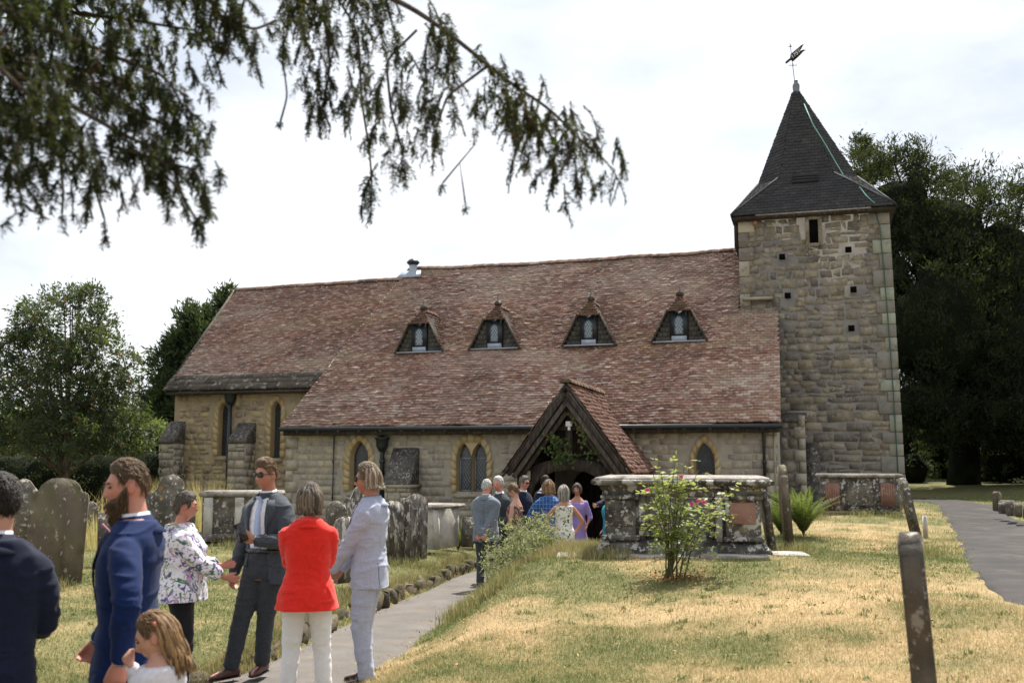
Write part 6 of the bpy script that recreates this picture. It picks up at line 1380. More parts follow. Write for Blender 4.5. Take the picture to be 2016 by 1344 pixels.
    # ---- clothes
    def jacket(s, mat, hem=.44, grow=.02, sleeve=.97, opening=None, button=.6, amp=.006, name='jacket', seed=1, neck=.85, hemfl=.012, vox=None, cuff=0.):
        h = s.H; mb = MB(); mb.add(*loft(s.torso_rings(grow, hem - .03, neck, hemfl), 28)); s.jg = grow
        for g in (-1, 1):
            if sleeve > 0:
                W = s.el[g] + (s.wr[g] - s.el[g]) * sleeve if sleeve > .3 else s.el[g]
                if sleeve > .3: mb.add(*limb(joint(s.S[g] - [g * .006 * h, 0, .004 * h], s.el[g], W), np.array([.037, .0405, .039, .036, .033, .033, .0305, .0275, .0262]) * h + (grow - .02) + cuff, 16))
                else: mb.add(*limb(joint(s.S[g] - [g * .006 * h, 0, .004 * h], s.S[g] * .6 + s.el[g] * .4, s.S[g] * .3 + s.el[g] * .7), np.array([.045, .041, .038, .036, .034, .033, .033, .033, .034]) * h + (grow - .02), 16))
        me = remesh(mb, vox or max(.0105, s.vox * 1.25), 3, .5); wrinkle(me, amp, h, seed, [(s.el[g], .11) for g in s.el] + [(s.S[g] - [0, 0, .09 * h], .1) for g in s.S])
        def near(c):
            q = np.array(c); return any(np.linalg.norm(q - (s.el[g] + (s.wr[g] - s.el[g]) * np.clip(((q - s.el[g]) @ (s.wr[g] - s.el[g])) / (((s.wr[g] - s.el[g]) ** 2).sum()), 0, 1))) < .038 * h for g in s.el) and abs(q[0]) > .09 * h
        cut_low(me, hem * h, near)
        s.jb = BVHTree.FromPolygons([v.co for v in me.vertices], [p.vertices[:] for p in me.polygons]); s.jopen = opening
        cap = lambda c: c.z < hem * h + .012 and False
        if opening: drop_faces(me, lambda c: (c.y > s.off(c.z / h)[1] and abs(c.x - s.off(c.z / h)[0]) < opening(c.z / h) * h and abs(c.x) < .12 * h))
        o = s.put(name, me, mat, True, .007); return o
    def fy(s, x, z, bv): hit = bv.ray_cast(Vector((x, 1.2, z)), Vector((0, -1, 0))); return (hit[0].y, np.array(hit[1])) if hit[0] else (.12 * s.H * .6, np.array([0, 1., 0]))
    def strip(s, name, pts, wfn, bv, lift, mat, thick=.006):
        """band following the front of a garment: pts (x,z) list, half widths"""
        V = []; n = len(pts)
        for (x, z), w in zip(pts, wfn):
            for q in (-w, w): y, nn = s.fy(x + q, z, bv); V.append((x + q, y + lift, z))
        F = [(2 * i, 2 * i + 1, 2 * i + 3, 2 * i + 2) for i in range(n - 1)]; me = mesh_py(name, V, F); return s.put(name, me, mat, True, thick)
    def lapels(s, mat, opening, zb):
        h = s.H
        for g in (-1, 1):
            zs = np.linspace(.822, zb, 9); V = []
            for i, z in enumerate(zs):
                f = i / 8; wd_ = (.032 * math.sin(math.pi * min(1, (f + .32) / 1.0)) + .004) * h * (1.25 if .18 < f < .4 else 1.); x0 = opening(z) * h
                for x in (x0 - .004, x0 + wd_): y, nn = s.fy(g * x + s.off(z)[0], z * h, s.jb); V.append((g * x + s.off(z)[0], y + .009, z * h))
            F = [(2 * i, 2 * i + 1, 2 * i + 3, 2 * i + 2) for i in range(8)]; s.put('lapel', mesh_py('lapel', V, F), mat, False, .005)
    def collar(s, mat, grow=.006, h0=.826, h1=.866, name='collar', r=.034, tilt=.02):
        h = s.H; R = []; 
        for z, q in ((h0 - .012, 1.75), (h0 + .004, 1.35), ((h0 + h1) / 2, 1.14), (h1, 1.05)):
            c = np.array([0, -.018 * h + (z - h0) * .35 * h, z * h]) + s.off(z); R.append((c, np.array([1., 0, 0]) * (r * h * q + grow), np.array([0, 1., -tilt * 6]) * (r * h * q * 1.05 + grow), 1.))
        V, F = loft(R, 24); me = mesh_py(name, V, F[:-2]); return s.put(name, me, mat, True, .006)
    def trousers(s, mat, top=.6, grow=.0185, cuff=.06, amp=.0045, seed=3, wideleg=1., name='trousers'):
        h = s.H; mb = MB(); mb.add(*loft(s.torso_rings(grow, .46, top), 24))
        for g in (-1, 1):
            an = s.ft[g][0]; E_ = s.kn[g] + (an - s.kn[g]) * (1 - cuff * .3); mb.add(*limb(joint(s.hip[g] + [0, 0, .01 * h], s.kn[g], E_), np.array([.06, .057, .052, .047, .042, .041, .039, .037, .037]) * h * wideleg, 18))
        me = remesh(mb, max(.0105, s.vox * 1.25), 3, .5); wrinkle(me, amp, h, seed, [(s.kn[g], .1) for g in s.kn] + [(s.ft[g][0] + [0, 0, .03 * h], .09) for g in s.ft] + [(s.hip[g], .1) for g in s.hip]); return s.put(name, me, mat)
    def shoes(s, mat, sole=None, sock=None, name='shoe', wd=1.):
        h = s.H
        for g in (-1, 1):
            an, tr = s.ft[g]; fd = np.array([math.sin(tr), math.cos(tr), 0]); sd = np.array([fd[1], -fd[0], 0]); z0 = an[2] - .048 * h; mb = MB(); R = []
            for q, w, hh in ((-.042, .012, .03), (-.036, .02, .042), (-.01, .023, .047), (.03, .0235, .04), (.06, .027, .03), (.085, .025, .024), (.1, .017, .018), (.106, .008, .012)):
                c = an + fd * q * h; c[2] = z0 + hh * h * .5 + .008; R.append((c, sd * w * h * wd, CZ * hh * h * .5, .8))
            V, F = loft(R, 14); mb.add(V, F); o = s.mbput(name, mb, mat)
            mb = MB(); R = [(np.array([*(an + fd * q * h)[:2], z0 + .006]), sd * (w * h * wd * 1.06), CZ * .008, .8) for q, w in ((-.046, .014), (-.036, .0215), (-.01, .0235), (.03, .0245), (.06, .028), (.086, .026), (.103, .017), (.109, .008))]
            mb.add(*loft(R, 12)); s.mbput('sole', mb, sole or M_lens)
            if sock is not None: mb = MB(); mb.tube([an + CZ * .0 * h - [0, 0, .004], an + (s.kn[g] - an) * .32], np.array([.026, .029]) * h, 12); s.mbput('sock', mb, sock)
    def cuffs(s, mat, at=.97):
        for g in (-1, 1): a = s.el[g] + (s.wr[g] - s.el[g]) * at; b = s.el[g] + (s.wr[g] - s.el[g]) * (at + .055); mb = MB(); mb.tube([a, b], np.array([.0235, .0225]) * s.H, 14); s.mbput('shirt_cuff', mb, mat)
    def skirt(s, mat, top=.6, hem=.2, grow=.012, flare=.05, amp=.006, name='dress', sleeve=0., neck=.79, seed=5, vox=None):
        h = s.H; R = s.torso_rings(grow, .47, neck); lo = s.torso_rings(grow, .47, .5)[0]; L_ = []
        for z in np.linspace(hem, .46, 6): f = (.46 - z) / (.46 - hem); L_.append((np.array([0, lo[0][1], z * h]), np.array([1., 0, 0]) * (np.linalg.norm(lo[1]) * 1.1 + flare * f * h), np.array([0, 1., 0]) * (np.linalg.norm(lo[2]) * 1.1 + flare * f * h), .95))
        mb = MB(); mb.add(*loft(L_ + R[1:], 28))
        if sleeve > 0:
            for g in (-1, 1): W = s.el[g] + (s.wr[g] - s.el[g]) * sleeve; mb.add(*limb(joint(s.S[g] - [g * .006 * h, 0, .004 * h], s.el[g], W), np.array([.043, .038, .034, .031, .03, .031, .031, .031, .031]) * h, 14))
        me = remesh(mb, vox or max(.0105, s.vox * 1.25), 4, .5); c = coords(me); n = normals(me); ang = np.arctan2(c[:, 0], c[:, 1]); f = np.clip((.5 * h - c[:, 2]) / (.3 * h), 0, 1)
        setco(me, c + n * (f * .012 * np.sin(ang * 9 + 2 * np.sin(ang * 3)))[:, None]); wrinkle(me, amp, h, seed); return s.put(name, me, mat)
    # ---- hair
    def cap(s, mat, thick=.012, front=.05, side=.0, back=-.06, top=.02, rough=.004, seed=1, sweep=0., name='hair', fade=0., strands=None, slen=.03, slift=.0028):
        """front/side/back: height of the hairline; sweep raises the top quiff"""
        strands = (950 if s.vox < .01 else 170) if strands is None else strands
        k = s.hs; V, F = head_mesh(1.0); d = norm_rows(V); x, y, z = V[:, 0], V[:, 1], V[:, 2]; a = np.arctan2(np.abs(x), y)      # 0 front .. pi back
        line = np.interp(a, [0, .45, .8, 1.1, 1.35, 1.5, 1.95, 2.25, math.pi], [front, front - .004, front - .022, side + .0, side - .005, side + .028 if side > -.012 else side, side + .02 if side > -.012 else side, (side + back) / 2, back])
        m = sstep(-.012, .014, z - line); th = m * (thick + top * sstep(.02, .11, z) * (1 + sweep * np.clip(y / .08, -1, 1)) - fade * sstep(.05, -.03, z) * thick) - (1 - m) * .012
        ny = (vn3(V * [60, 60, 25], 1, seed) - .5) * rough * 2 + (vn3(V * [150, 40, 90], 1, seed + 3) - .5) * rough * 1.6
        me = mesh_py(name, s.hd((V + d * (th + ny * m)[:, None]) * k), F); s.put(name, me, mat)
        if strands:      # loose strands break up the outline
            r_ = np.random.default_rng(seed + 50); idx = np.flatnonzero(m > .55); idx = r_.choice(idx, strands); C0 = V + d * th[:, None]; mb = MB()
            for i in idx:
                p_, nn = C0[i], d[i]; cb = np.array([r_.normal(0, .35), -.8 + (.5 if z[i] < .05 else 0) + r_.normal(0, .25), (-.15 if z[i] > .07 else -1.)]); tg = nz(cb - nn * (cb @ nn)); L_ = slen * r_.uniform(.5, 1.3); up = slift * r_.uniform(.1, 1.2)
                mb.tube(s.hd(np.array([p_ - nn * .003, p_ + tg * L_ * .35 + nn * up * .7, p_ + tg * L_ * .7 + nn * up * .7 - [0, 0, .002], p_ + tg * L_ + nn * (up * .3 - .002) - [0, 0, .004]]) * k), np.array([.0014, .0016, .0012, .0004]) * k * (1.1 if s.vox < .01 else 3.), 3, False)
            s.mbput('hair_strand_mass', mb, mat, True, 'rand')
    def locks(s, mat, n, length, a0, a1, rad=.011, wave=.0, seed=2, crown=.09, puff=.012, name='hair_lock_mass', el=(-.2, 1.45), flick=0., part=0., cover=None):
        """hanging locks: azimuth a0..a1 measured from the front, both sides"""
        r_ = np.random.default_rng(seed); k = s.hs; mb = MB()
        for i in range(n):
            az = r_.uniform(a0, a1) * r_.choice([-1, 1]); e0 = r_.uniform(*el); P = []; off = puff + r_.uniform(0, .012); ph = r_.uniform(0, 6.28); ln = length * r_.uniform(.85, 1.08)
            es = np.linspace(e0, -.15, 7) if e0 > -.1 else [e0]
            for e in es: P.append(np.array([math.sin(az) * math.cos(e) * (.076 + off), math.cos(az) * math.cos(e) * (.096 + off) - .004, math.sin(e) * (.117 + off * .8)]))
            p = P[-1]; m = 7
            for q in range(1, m + 1):
                f = q / m; dz = -ln * f; P.append(p + np.array([wave * math.sin(ph + f * 9) * f + math.sin(az) * flick * f * f - math.sin(az) * .012 * f * (1 - flick * 20), wave * math.cos(ph + f * 8) * f + math.cos(az) * flick * f * f, dz]))
            rr = np.interp(np.linspace(0, 1, len(P)), [0, .2, .7, 1], [.3, 1, .9, .12]) * rad * r_.uniform(.7, 1.25)
            mb.tube(s.hd(np.array(P) * k), rr * k, 5)
        return s.mbput(name, mb, mat, True, 'rand')
    def glasses(s, mat, lens=True, name='sunglasses', frame=None, sc=1.):
        k = s.hs; A = (s.HR, s.HF, s.HU); mb = MB()
        for g in (-1, 1):
            if lens: V, F = loft([(np.array([g * .032, .093 + q, .01]), np.array([.0265 * sc, g * -.006 * (1 if q else 1), 0]), np.array([0, 0, .0205 * sc]), .75) for q in (-.004, .004)], 16); mb.add(s.hd(np.array(V) * k), F)
            else: mb.tube(s.hd(np.array([(g * .032 + .024 * math.cos(t), .097, .01 + .018 * math.sin(t)) for t in np.linspace(0, 6.28, 17)]) * k), .0016 * k, 4)
            mb.tube(s.hd(np.array([(g * .056, .09, .016), (g * .078, .06, .016), (g * .084, -.01, .012)]) * k), .0028 * k, 5)
        mb.tube(s.hd(np.array([(-.01, .099, .016), (0, .104, .018), (.01, .099, .016)]) * k), .003 * k, 5); mb.tube(s.hd(np.array([(-.056, .094, .026), (0, .101, .024), (.056, .094, .026)]) * k), .0026 * k, 5) if lens else None
        return s.mbput(name, mb, mat, False if lens else True)
    def seam(s, name, pts, mat, back=True, r=.0022):
        P = []
        for x, z in pts: hit = s.jb.ray_cast(Vector((x, -1.2 if back else 1.2, z)), Vector((0, 1 if back else -1, 0))); P.append((x, (hit[0].y if hit[0] else 0) + (.001 if back else -.001), z))
        mb = MB(); mb.tube(P, r, 5); s.mbput(name, mb, mat)
    def button(s, x, z, bv, mat=None, r=.009): y, n = s.fy(x, z, bv); mb = MB(); mb.lathe((0, 0, 0), [(r * .4, -.003), (r, -.002), (r, .003), (r * .5, .004)], 10); mb.V = [(x + v[0], y + .006 + v[2], z + v[1]) for v in mb.V]; s.mbput('button', mb, mat or M_lens, False)
def wx(px, Y): return (px - PW / 2) / FPX * Y * (1 + .0)

# cloth materials
M_suitb = cloth('bright_blue_suit_cloth', (.003, .015, .075), sheen=.05); M_suitn = cloth('navy_suit_cloth', (.006, .009, .028), sheen=.08); M_suitg = cloth('grey_suit_cloth', (.05, .06, .073), sheen=.1); M_suitgd = cloth('grey_trouser_cloth', (.04, .047, .057), sheen=.1)
M_suitp = cloth('pale_linen_suit', (.34, .37, .48), .1); M_shirt = cloth('white_shirt', (.72, .72, .76), .06); M_pink = cloth('dusky_pink_tie', (.28, .12, .14)); M_tieb = cloth('pale_blue_tie', (.38, .46, .66), .1)
M_red = cloth('scarlet_wool', (.66, .02, .012), .1); M_whitet = cloth('white_trousers', (.68, .67, .7), .06); M_blackt = cloth('black_trousers', (.01, .01, .013)); M_brownl = surf('brown_loafer_leather', [(.05, .02, .016), (.1, .045, .035)], 0, 20, 3, .4, .4, .1, 60)
M_suede = cloth('dark_navy_suede', (.018, .016, .028)); M_sock = cloth('bright_blue_sock', (.05, .25, .6)); M_cardi = cloth('white_cardigan_knit', (.62, .6, .66), .08); M_greym = cloth('mid_grey_suit', (.14, .165, .2)); M_scarf = cloth('purple_patterned_scarf', (.06, .045, .11), .6, nscale=25); M_crepe = surf('crepe_sole', [(.18, .12, .07), (.24, .17, .1)], 0, 9, 3, .8, .2, .2)
def floral(name, base, cols, sc, th=.58):
    m, nt, b, out = new_mat(name); vec = nd(nt, 'ShaderNodeTexCoord').outputs['Object']; col = None
    for i, c in enumerate(cols):
        mp = nd(nt, 'ShaderNodeMapping', None, Vector=vec, Location=(i * 3.1, i * 1.7, i * 2.3), Rotation=(.6 * i, .9 * i, .4 + i), Scale=(1., 2.4, 1.)).outputs[0]
        f = ramp(nt, noise(nt, mp, sc * (1 + .12 * i), 2.5, .6, 1.2), [(th, 0.), (th + .03, 1.)]); col = mixc(nt, f, base if col is None else col, c)
    nt.links.new(col, b.inputs['Base Color']); b.inputs['Roughness'].default_value = .8; b.inputs['Specular IOR Level'].default_value = .2; return m
M_flor = floral('tropical_print_blouse', (.72, .7, .76), [(.06, .18, .09), (.16, .08, .3), (.45, .3, .5), (.08, .1, .2), (.25, .3, .16)], 9.5, .585)
M_flord = floral('white_flower_print_dress', (.7, .69, .66), [(.42, .36, .05), (.03, .03, .06), (.3, .3, .12), (.03, .03, .05)], 11, .6); M_florn = floral('dark_flower_print_dress', (.02, .025, .03), [(.5, .1, .06), (.1, .22, .1), (.6, .5, .4), (.45, .03, .15)], 22, .57)
M_teal = floral('teal_print_dress', (.02, .2, .32), [(.02, .04, .12), (.1, .45, .5)], 18); M_lilac = floral('lilac_spotted_dress', (.3, .22, .5), [(.5, .42, .65)], 70, .66)
def check_mat():
    m, nt, b, out = new_mat('blue_window_check_cloth'); vec = nd(nt, 'ShaderNodeTexCoord').outputs['Object']; s = nd(nt, 'ShaderNodeSeparateXYZ', None, Vector=vec); fs = []
    for ax, fq in (('X', 17.), ('Z', 15.)): f = math_n(nt, 'FRACT', math_n(nt, 'MULTIPLY', s.outputs[ax], fq)); fs.append(math_n(nt, 'LESS_THAN', f, .12))
    col = mixc(nt, math_n(nt, 'MULTIPLY', math_n(nt, 'MAXIMUM', fs[0], fs[1]), .75), (.015, .07, .24), (.16, .34, .55)); nt.links.new(col, b.inputs['Base Color']); b.inputs['Roughness'].default_value = .85; return m
M_check = check_mat()
def vee(z0, z1, w): return lambda z: (np.clip((z - z1) / (z0 - z1), 0, 1) ** .8) * w
G_NEAR = 'wedding guests on the path'; G_FAR = 'guests gathered at the porch'
# --- bearded man in bright blue suit, holding the child's hand
p = Person('bearded man in bright blue suit and pink tie facing left, holding a small child\'s hand', wx(270, 4.75), 4.75, 96, 1.735, 'm', M_skinr, look=24, nod=6, wide=.99, deep=1.0, group=G_NEAR, base=.035)
p.brow = M_hginger; p.arm(-1, (-.27, -.05, .885), (-1, -.4, 0), (.0, .15, -1), (1, .1, 0), .55, .4); p.arm(1, (.25, .2, .88), (.2, -1, 0), (-.1, .5, -.9), (-1, 0, 0), 1.35, .15); p.leg(-1, (-.11, .02, 0)); p.leg(1, (.11, -.02, 0))
p.body(); op = vee(.85, .60, .042); p.jacket(M_suitb, .435, .022, .97, op, amp=.0065, seed=11); jb = p.jb
mb = MB(); mb.add(*loft(p.torso_rings(.008, .56, .835), 24)); me = remesh(mb, .01, 2); p.sb = BVHTree.FromPolygons([v.co for v in me.vertices], [q.vertices[:] for q in me.polygons]); p.put('shirt', me, M_shirt); p.lapels(M_suitb, op, .60)
p.collar(M_shirt, .004, .826, .868); p.cuffs(M_shirt); p.collar(M_suitb, .012, .824, .86, 'jacket_collar')
zz = np.linspace(.838, .6, 10) * p.H; p.strip('tie', [(0, z) for z in zz], np.interp(zz, [zz[-1], zz[1], zz[0]], [.043, .024, .02]), p.sb, .014, M_pink)
p.trousers(M_suitb, .6, .0185, seed=12); p.shoes(M_brownl); p.cap(M_hginger, .008, 0.079, .015, -.055, .02, .004, 3, .25, fade=.75)
k = p.hs; V, F = head_mesh(1.0); d = norm_rows(V); x, y, z = V.T; a = np.arctan2(np.abs(x), y); line = np.interp(a, [0, .35, .7, 1.15, 1.5], [-.046, -.04, -.038, -.0, .02]); m = sstep(.008, -.012, z - line) * sstep(1.62, 1.36, a); mo = np.exp(-(x / .018) ** 2 - ((z + .0625) / .006) ** 2) * (y > .06)
th = m * (.012 + .036 * sstep(-.04, -.11, z) * (1 - .3 * (a / 1.5))) * (1 - .75 * mo) - (1 - m) * .012 + m * (vn3(V * [110, 110, 60], 1, 5) - .5) * .008
me = mesh_py('beard', p.hd((V + (d * [1, 1, 1] + np.array([0, .1, -.3]) * m[:, None]) * th[:, None]) * k), F); p.put('beard', me, M_hginger)
r = np.random.default_rng(5); C0 = (V + (d + np.array([0, .1, -.3]) * m[:, None]) * th[:, None]); mb = MB()
for i in r.choice(np.flatnonzero(m > .6), 900):
    tg = nz(np.array([r.normal(0, .2), .25 + r.normal(0, .15), -1.]) + d[i] * .35); mb.tube(p.hd(np.array([C0[i] - d[i] * .003, C0[i] + tg * .012 + d[i] * .002, C0[i] + tg * .026]) * k), np.array([.0014, .0014, .0004]) * k, 3, False)
p.mbput('beard_strand_mass', mb, M_hginger, True, 'rand')
blue_hand = p.b + p.wr[-1][0] * p.R + p.wr[-1][1] * p.F + p.wr[-1][2] * CZ

# --- small child
gy_ = 4.28; p = Person('small child with long wavy brown hair and white cardigan at lower left', wx(334, gy_), gy_, 78, 1.10, 'w', M_skin, look=22, nod=22, wide=1.08, deep=1.15, head=1.02, group=G_NEAR, base=.05, vox=.0064)
hw_ = blue_hand + np.array([.05, -.02, -.13]) - p.b; hl = np.array([hw_ @ p.R, hw_ @ p.F, hw_[2]])
p.brow = M_hfair; p.arm(-1, hl, (-.3, -.4, -1), None, (1, 0, 0), .7, .4); mth = p.ct + np.array([.0, .11, -.12]); p.arm(1, mth, (.7, .2, -1), (-.5, .2, .8), (-.2, -1, 0), 1.0, .4); p.leg(-1, (-.06, .02, 0)); p.leg(1, (.06, -.02, 0))
p.body(); p.skirt(M_cardi, hem=.3, grow=.014, flare=.06, name='dress', neck=.8, seed=21); p.jacket(M_cardi, .5, .02, .93, name='cardigan', amp=.004, seed=22, neck=.815); p.shoes(M_shirt)
p.cap(M_hfair, .01, 0.075, .012, -.09, .01, .004, 6); p.locks(M_hfair, 130, .2, 1.75, math.pi, .0085, .016, 7, puff=.006, name='long_hair', flick=.0)
mb = MB(); mb.box(p.hd(np.array([-.062, -.03, .07]) * p.hs), (.03, .012, .016), (p.HR, p.HF, p.HU)); p.mbput('hair_clip', mb, cloth('coral_clip', (.7, .18, .14)), False)

# --- man in dark navy at the left edge, back turned
p = Person('man in dark navy suit seen from behind, cut off by the left edge', wx(8, 4.25), 4.25, 24, 1.66, 'm', M_skint, look=30, nod=4, wide=1.0, deep=1.0, group=G_NEAR, base=.05)
p.arm(1, (.06, .25, 1.02), (.8, -.9, -.2), (-.9, .2, .1), (0, -1, 0), .5); p.arm(-1, (-.04, .27, 1.06), (-.8, -.9, -.2), (.9, .2, .1), (0, -1, 0), .5); p.leg(-1, (-.12, 0, 0)); p.leg(1, (.12, .03, 0))
p.body(); p.jacket(M_suitn, .435, .022, .97, amp=.0075, seed=31); p.seam('back_seam', [(0, z * p.H) for z in np.linspace(.81, .46, 16)], M_suitn); p.collar(M_shirt, .004, .826, .868); p.collar(M_suitn, .014, .824, .86, 'jacket_collar'); p.cuffs(M_shirt); p.trousers(M_suitn, seed=32); p.shoes(M_lens); p.cap(M_hdark, .013, 0.079, .012, -.062, .018, .005, 9, .1, fade=.4)

# --- woman in tropical print blouse, arm held out
p = Person('woman with cropped greying hair in tropical print blouse holding out her hand', wx(368, 8.0), 8.0, -78, 1.53, 'w', M_skinr, look=2, nod=4, wide=1.2, deep=1.42, group=G_NEAR, fat=.7, sh=.1, base=-.02)
p.brow = M_hlady; p.arm(1, (.12, .345, .89), (.5, -.8, -.7), (-.05, .95, -.25), (-1, .1, .3), .12, .8, .25); p.arm(-1, (-.16, .3, .95), (-.6, -.6, -.6), (.1, .95, .1), (1, 0, 0), .3); p.leg(-1, (-.1, .0, 0)); p.leg(1, (.1, .05, 0))
p.body(); p.jacket(M_flor, .47, .03, .72, name='blouse', amp=.007, seed=41, hemfl=.04, cuff=.006); p.trousers(M_blackt, .58, .0185, seed=42); p.shoes(M_lens); p.collar(M_flor, .01, .815, .85, 'blouse_collar'); p.cap(M_hlady, .016, 0.074, -.005, -.075, .016, .007, 12, .1); p.glasses(M_specs, False, 'spectacles')

# --- man in grey suit with dark glasses, phone in hand
p = Person('man in grey suit, pale blue tie and dark glasses holding a phone, facing the camera', wx(532, 8.25), 8.25, 157, 1.735, 'm', M_skint, look=-9, nod=3, wide=.95, deep=.95, group=G_NEAR, base=.03)
p.stubble = .3; p.brow = M_hfair
p.arm(1, (.275, .05, .83), (.3, -1, 0), (.05, .1, -1), (-1, .1, 0), .95, .7); p.arm(-1, (-.07, .235, 1.115), (-.9, -.5, -.5), (.75, .5, .3), (.5, -.8, .1), .6, .35); p.leg(1, (.24, .1, 0), (.1, 1, 0), .35); p.leg(-1, (.1, -.12, 0), (.1, 1, 0), -.2)
p.body(); op = lambda z: np.interp(z, [.43, .5, .6, .7, .8, .85], [.075, .062, .05, .05, .045, .03]); p.jacket(M_suitg, .44, .022, .97, op, amp=.006, seed=51)
mb = MB(); mb.add(*loft(p.torso_rings(.01, .55, .835), 24)); me = remesh(mb, .009, 2); wrinkle(me, .004, p.H, 52); p.sb = BVHTree.FromPolygons([v.co for v in me.vertices], [q.vertices[:] for q in me.polygons]); p.put('shirt', me, M_shirt); p.lapels(M_suitg, op, .62)
p.collar(M_shirt, .005, .826, .868); p.collar(M_suitg, .014, .824, .86, 'jacket_collar'); p.cuffs(M_shirt); zz = np.linspace(.838, .585, 12) * p.H; p.strip('tie', [(.0, z) for z in zz], np.interp(zz, [zz[-1], zz[-2], zz[1], zz[0]], [.006, .038, .02, .022]), p.sb, .006, M_tieb)
p.trousers(M_suitgd, .6, .0188, seed=53); mb = MB(); mb.add(*loft([(np.array([0, .0, z * p.H]), np.array([1., 0, 0]) * (.088 * p.H + .02), np.array([0, 1., 0]) * (.06 * p.H + .02), .88) for z in (.578, .6)], 24)); p.mbput('belt', mb, M_lens)
p.shoes(M_brownl, M_lens, M_sock, 'loafer'); p.cap(M_hfair, .008, 0.074, .012, -.05, .03, .005, 14, .5, fade=.7); p.glasses(M_lens)
wl = p.wr[-1]; d_ = p.hands[-1][0]; mb = MB(); mb.box(wl + d_ * .1 + np.array([-.0, .03, .035]), (.085, .012, .155), (nz((.8, .4, -.35)), nz((-.3, .9, .1)), nz((.35, .05, .9)))); me = mb.mesh('phone'); bevel_mesh(me, .01, 2); o = p.put('phone', me, M_lens, False)
o.parent = None; o.matrix_parent_inverse = Matrix(); tag(o, 'black phone held in the grey-suited man\'s left hand', 'phone')
for z in (.565, .52): p.button(.062 * p.H + .02, z * p.H, p.jb)

# --- woman in scarlet blazer, back turned, arms folded
p = Person('woman in scarlet blazer and white trousers seen from behind', wx(614, 7.0), 7.0, 8, 1.49, 'w', M_skint, look=22, nod=2, wide=1.03, deep=1.05, group=G_NEAR, sh=.099)
p.arm(1, (-.06, .22, .99), (.8, -.35, -.6), (-.9, .15, .1), (0, -1, 0), .4); p.arm(-1, (.05, .25, .96), (-.8, -.35, -.6), (.9, .15, .1), (0, -1, 0), .4); p.leg(-1, (-.125, .0, 0), (0, 1, 0), -.2); p.leg(1, (.125, .03, 0), (0, 1, 0), .2)
p.body(); p.jacket(M_red, .445, .03, .95, amp=.006, seed=61, hemfl=.03); p.seam('back_seam', [(0, z * p.H) for z in np.linspace(.8, .46, 16)], M_red); p.seam('pocket_flap', [(-x, .53 * p.H - x * .06) for x in np.linspace(.08, .17, 6)], M_red, r=.006); p.collar(M_red, .012, .82, .856, 'jacket_collar'); p.trousers(M_whitet, .6, .0185, seed=62, wideleg=1.0); p.shoes(M_brownl); p.glasses(M_specs, False, 'spectacles')
p.cap(M_hmix, .018, 0.069, -.03, -.115, .014, .006, 16); p.locks(M_hmix, 190, .1, .85, math.pi, .011, .006, 17, puff=.014, name='bobbed_hair')

# --- man in pale linen suit, side view, hands clasped
p = Person('man with swept-back grey-blond hair in pale linen suit and sunglasses facing left', wx(732, 8.05), 8.05, 80, 1.70, 'm', M_skint, look=8, nod=3, wide=.96, deep=.98, group=G_NEAR, base=.03)
p.stubble = .28; p.brow = M_hblond
p.arm(-1, (-.09, .3, .84), (-.6, -1, 0), (.45, .55, -.75), (.3, -.7, .2), .7, .5); p.arm(1, (.1, .3, .82), (.6, -1, 0), (-.45, .55, -.75), (-.3, -.7, .2), .7, .5); p.leg(-1, (-.1, -.03, 0), (0, 1, 0), -.1); p.leg(1, (.1, .05, 0), (0, 1, 0), .15)
p.body(); op = vee(.85, .63, .04); p.jacket(M_suitp, .445, .022, .96, op, amp=.008, seed=71); p.seam('side_vent', [(-.07 * p.H, z * p.H) for z in np.linspace(.56, .45, 8)], M_scarf, r=.003); p.seam('back_seam', [(0, z * p.H) for z in np.linspace(.81, .46, 16)], M_suitp)
mb = MB(); mb.add(*loft(p.torso_rings(.009, .58, .835), 24)); me = remesh(mb, .01, 2); p.put('shirt', me, M_scarf); p.lapels(M_suitp, op, .63); p.collar(M_scarf, .004, .826, .862, 'shirt_collar'); p.collar(M_suitp, .013, .824, .86, 'jacket_collar')
p.trousers(M_suitp, .6, .0185, amp=.007, seed=72, cuff=.02); p.shoes(M_suede, M_crepe, None, 'shoe', 1.05); p.glasses(M_lens)
mb = MB(); y_, n_ = p.fy(-.1, .725 * p.H, p.jb); mb.add([(-.135, y_ - .02, .722 * p.H), (-.07, y_ + .012, .722 * p.H), (-.075, y_ + .018, .737 * p.H), (-.1, y_ + .01, .745 * p.H), (-.13, y_ - .012, .735 * p.H)], [(0, 1, 2, 3, 4)]); p.mbput('pocket_square', mb, M_scarf, False)
for z in (.69, .61, .55): p.button(.01, z * p.H, p.jb)
p.cap(M_hblond, .016, 0.082, .0, -.1, .022, .006, 18, .35); p.locks(M_hblond, 150, .06, 1.5, math.pi, .01, .004, 19, puff=.014, name='swept_hair', flick=.03, el=(-.2, 1.2))

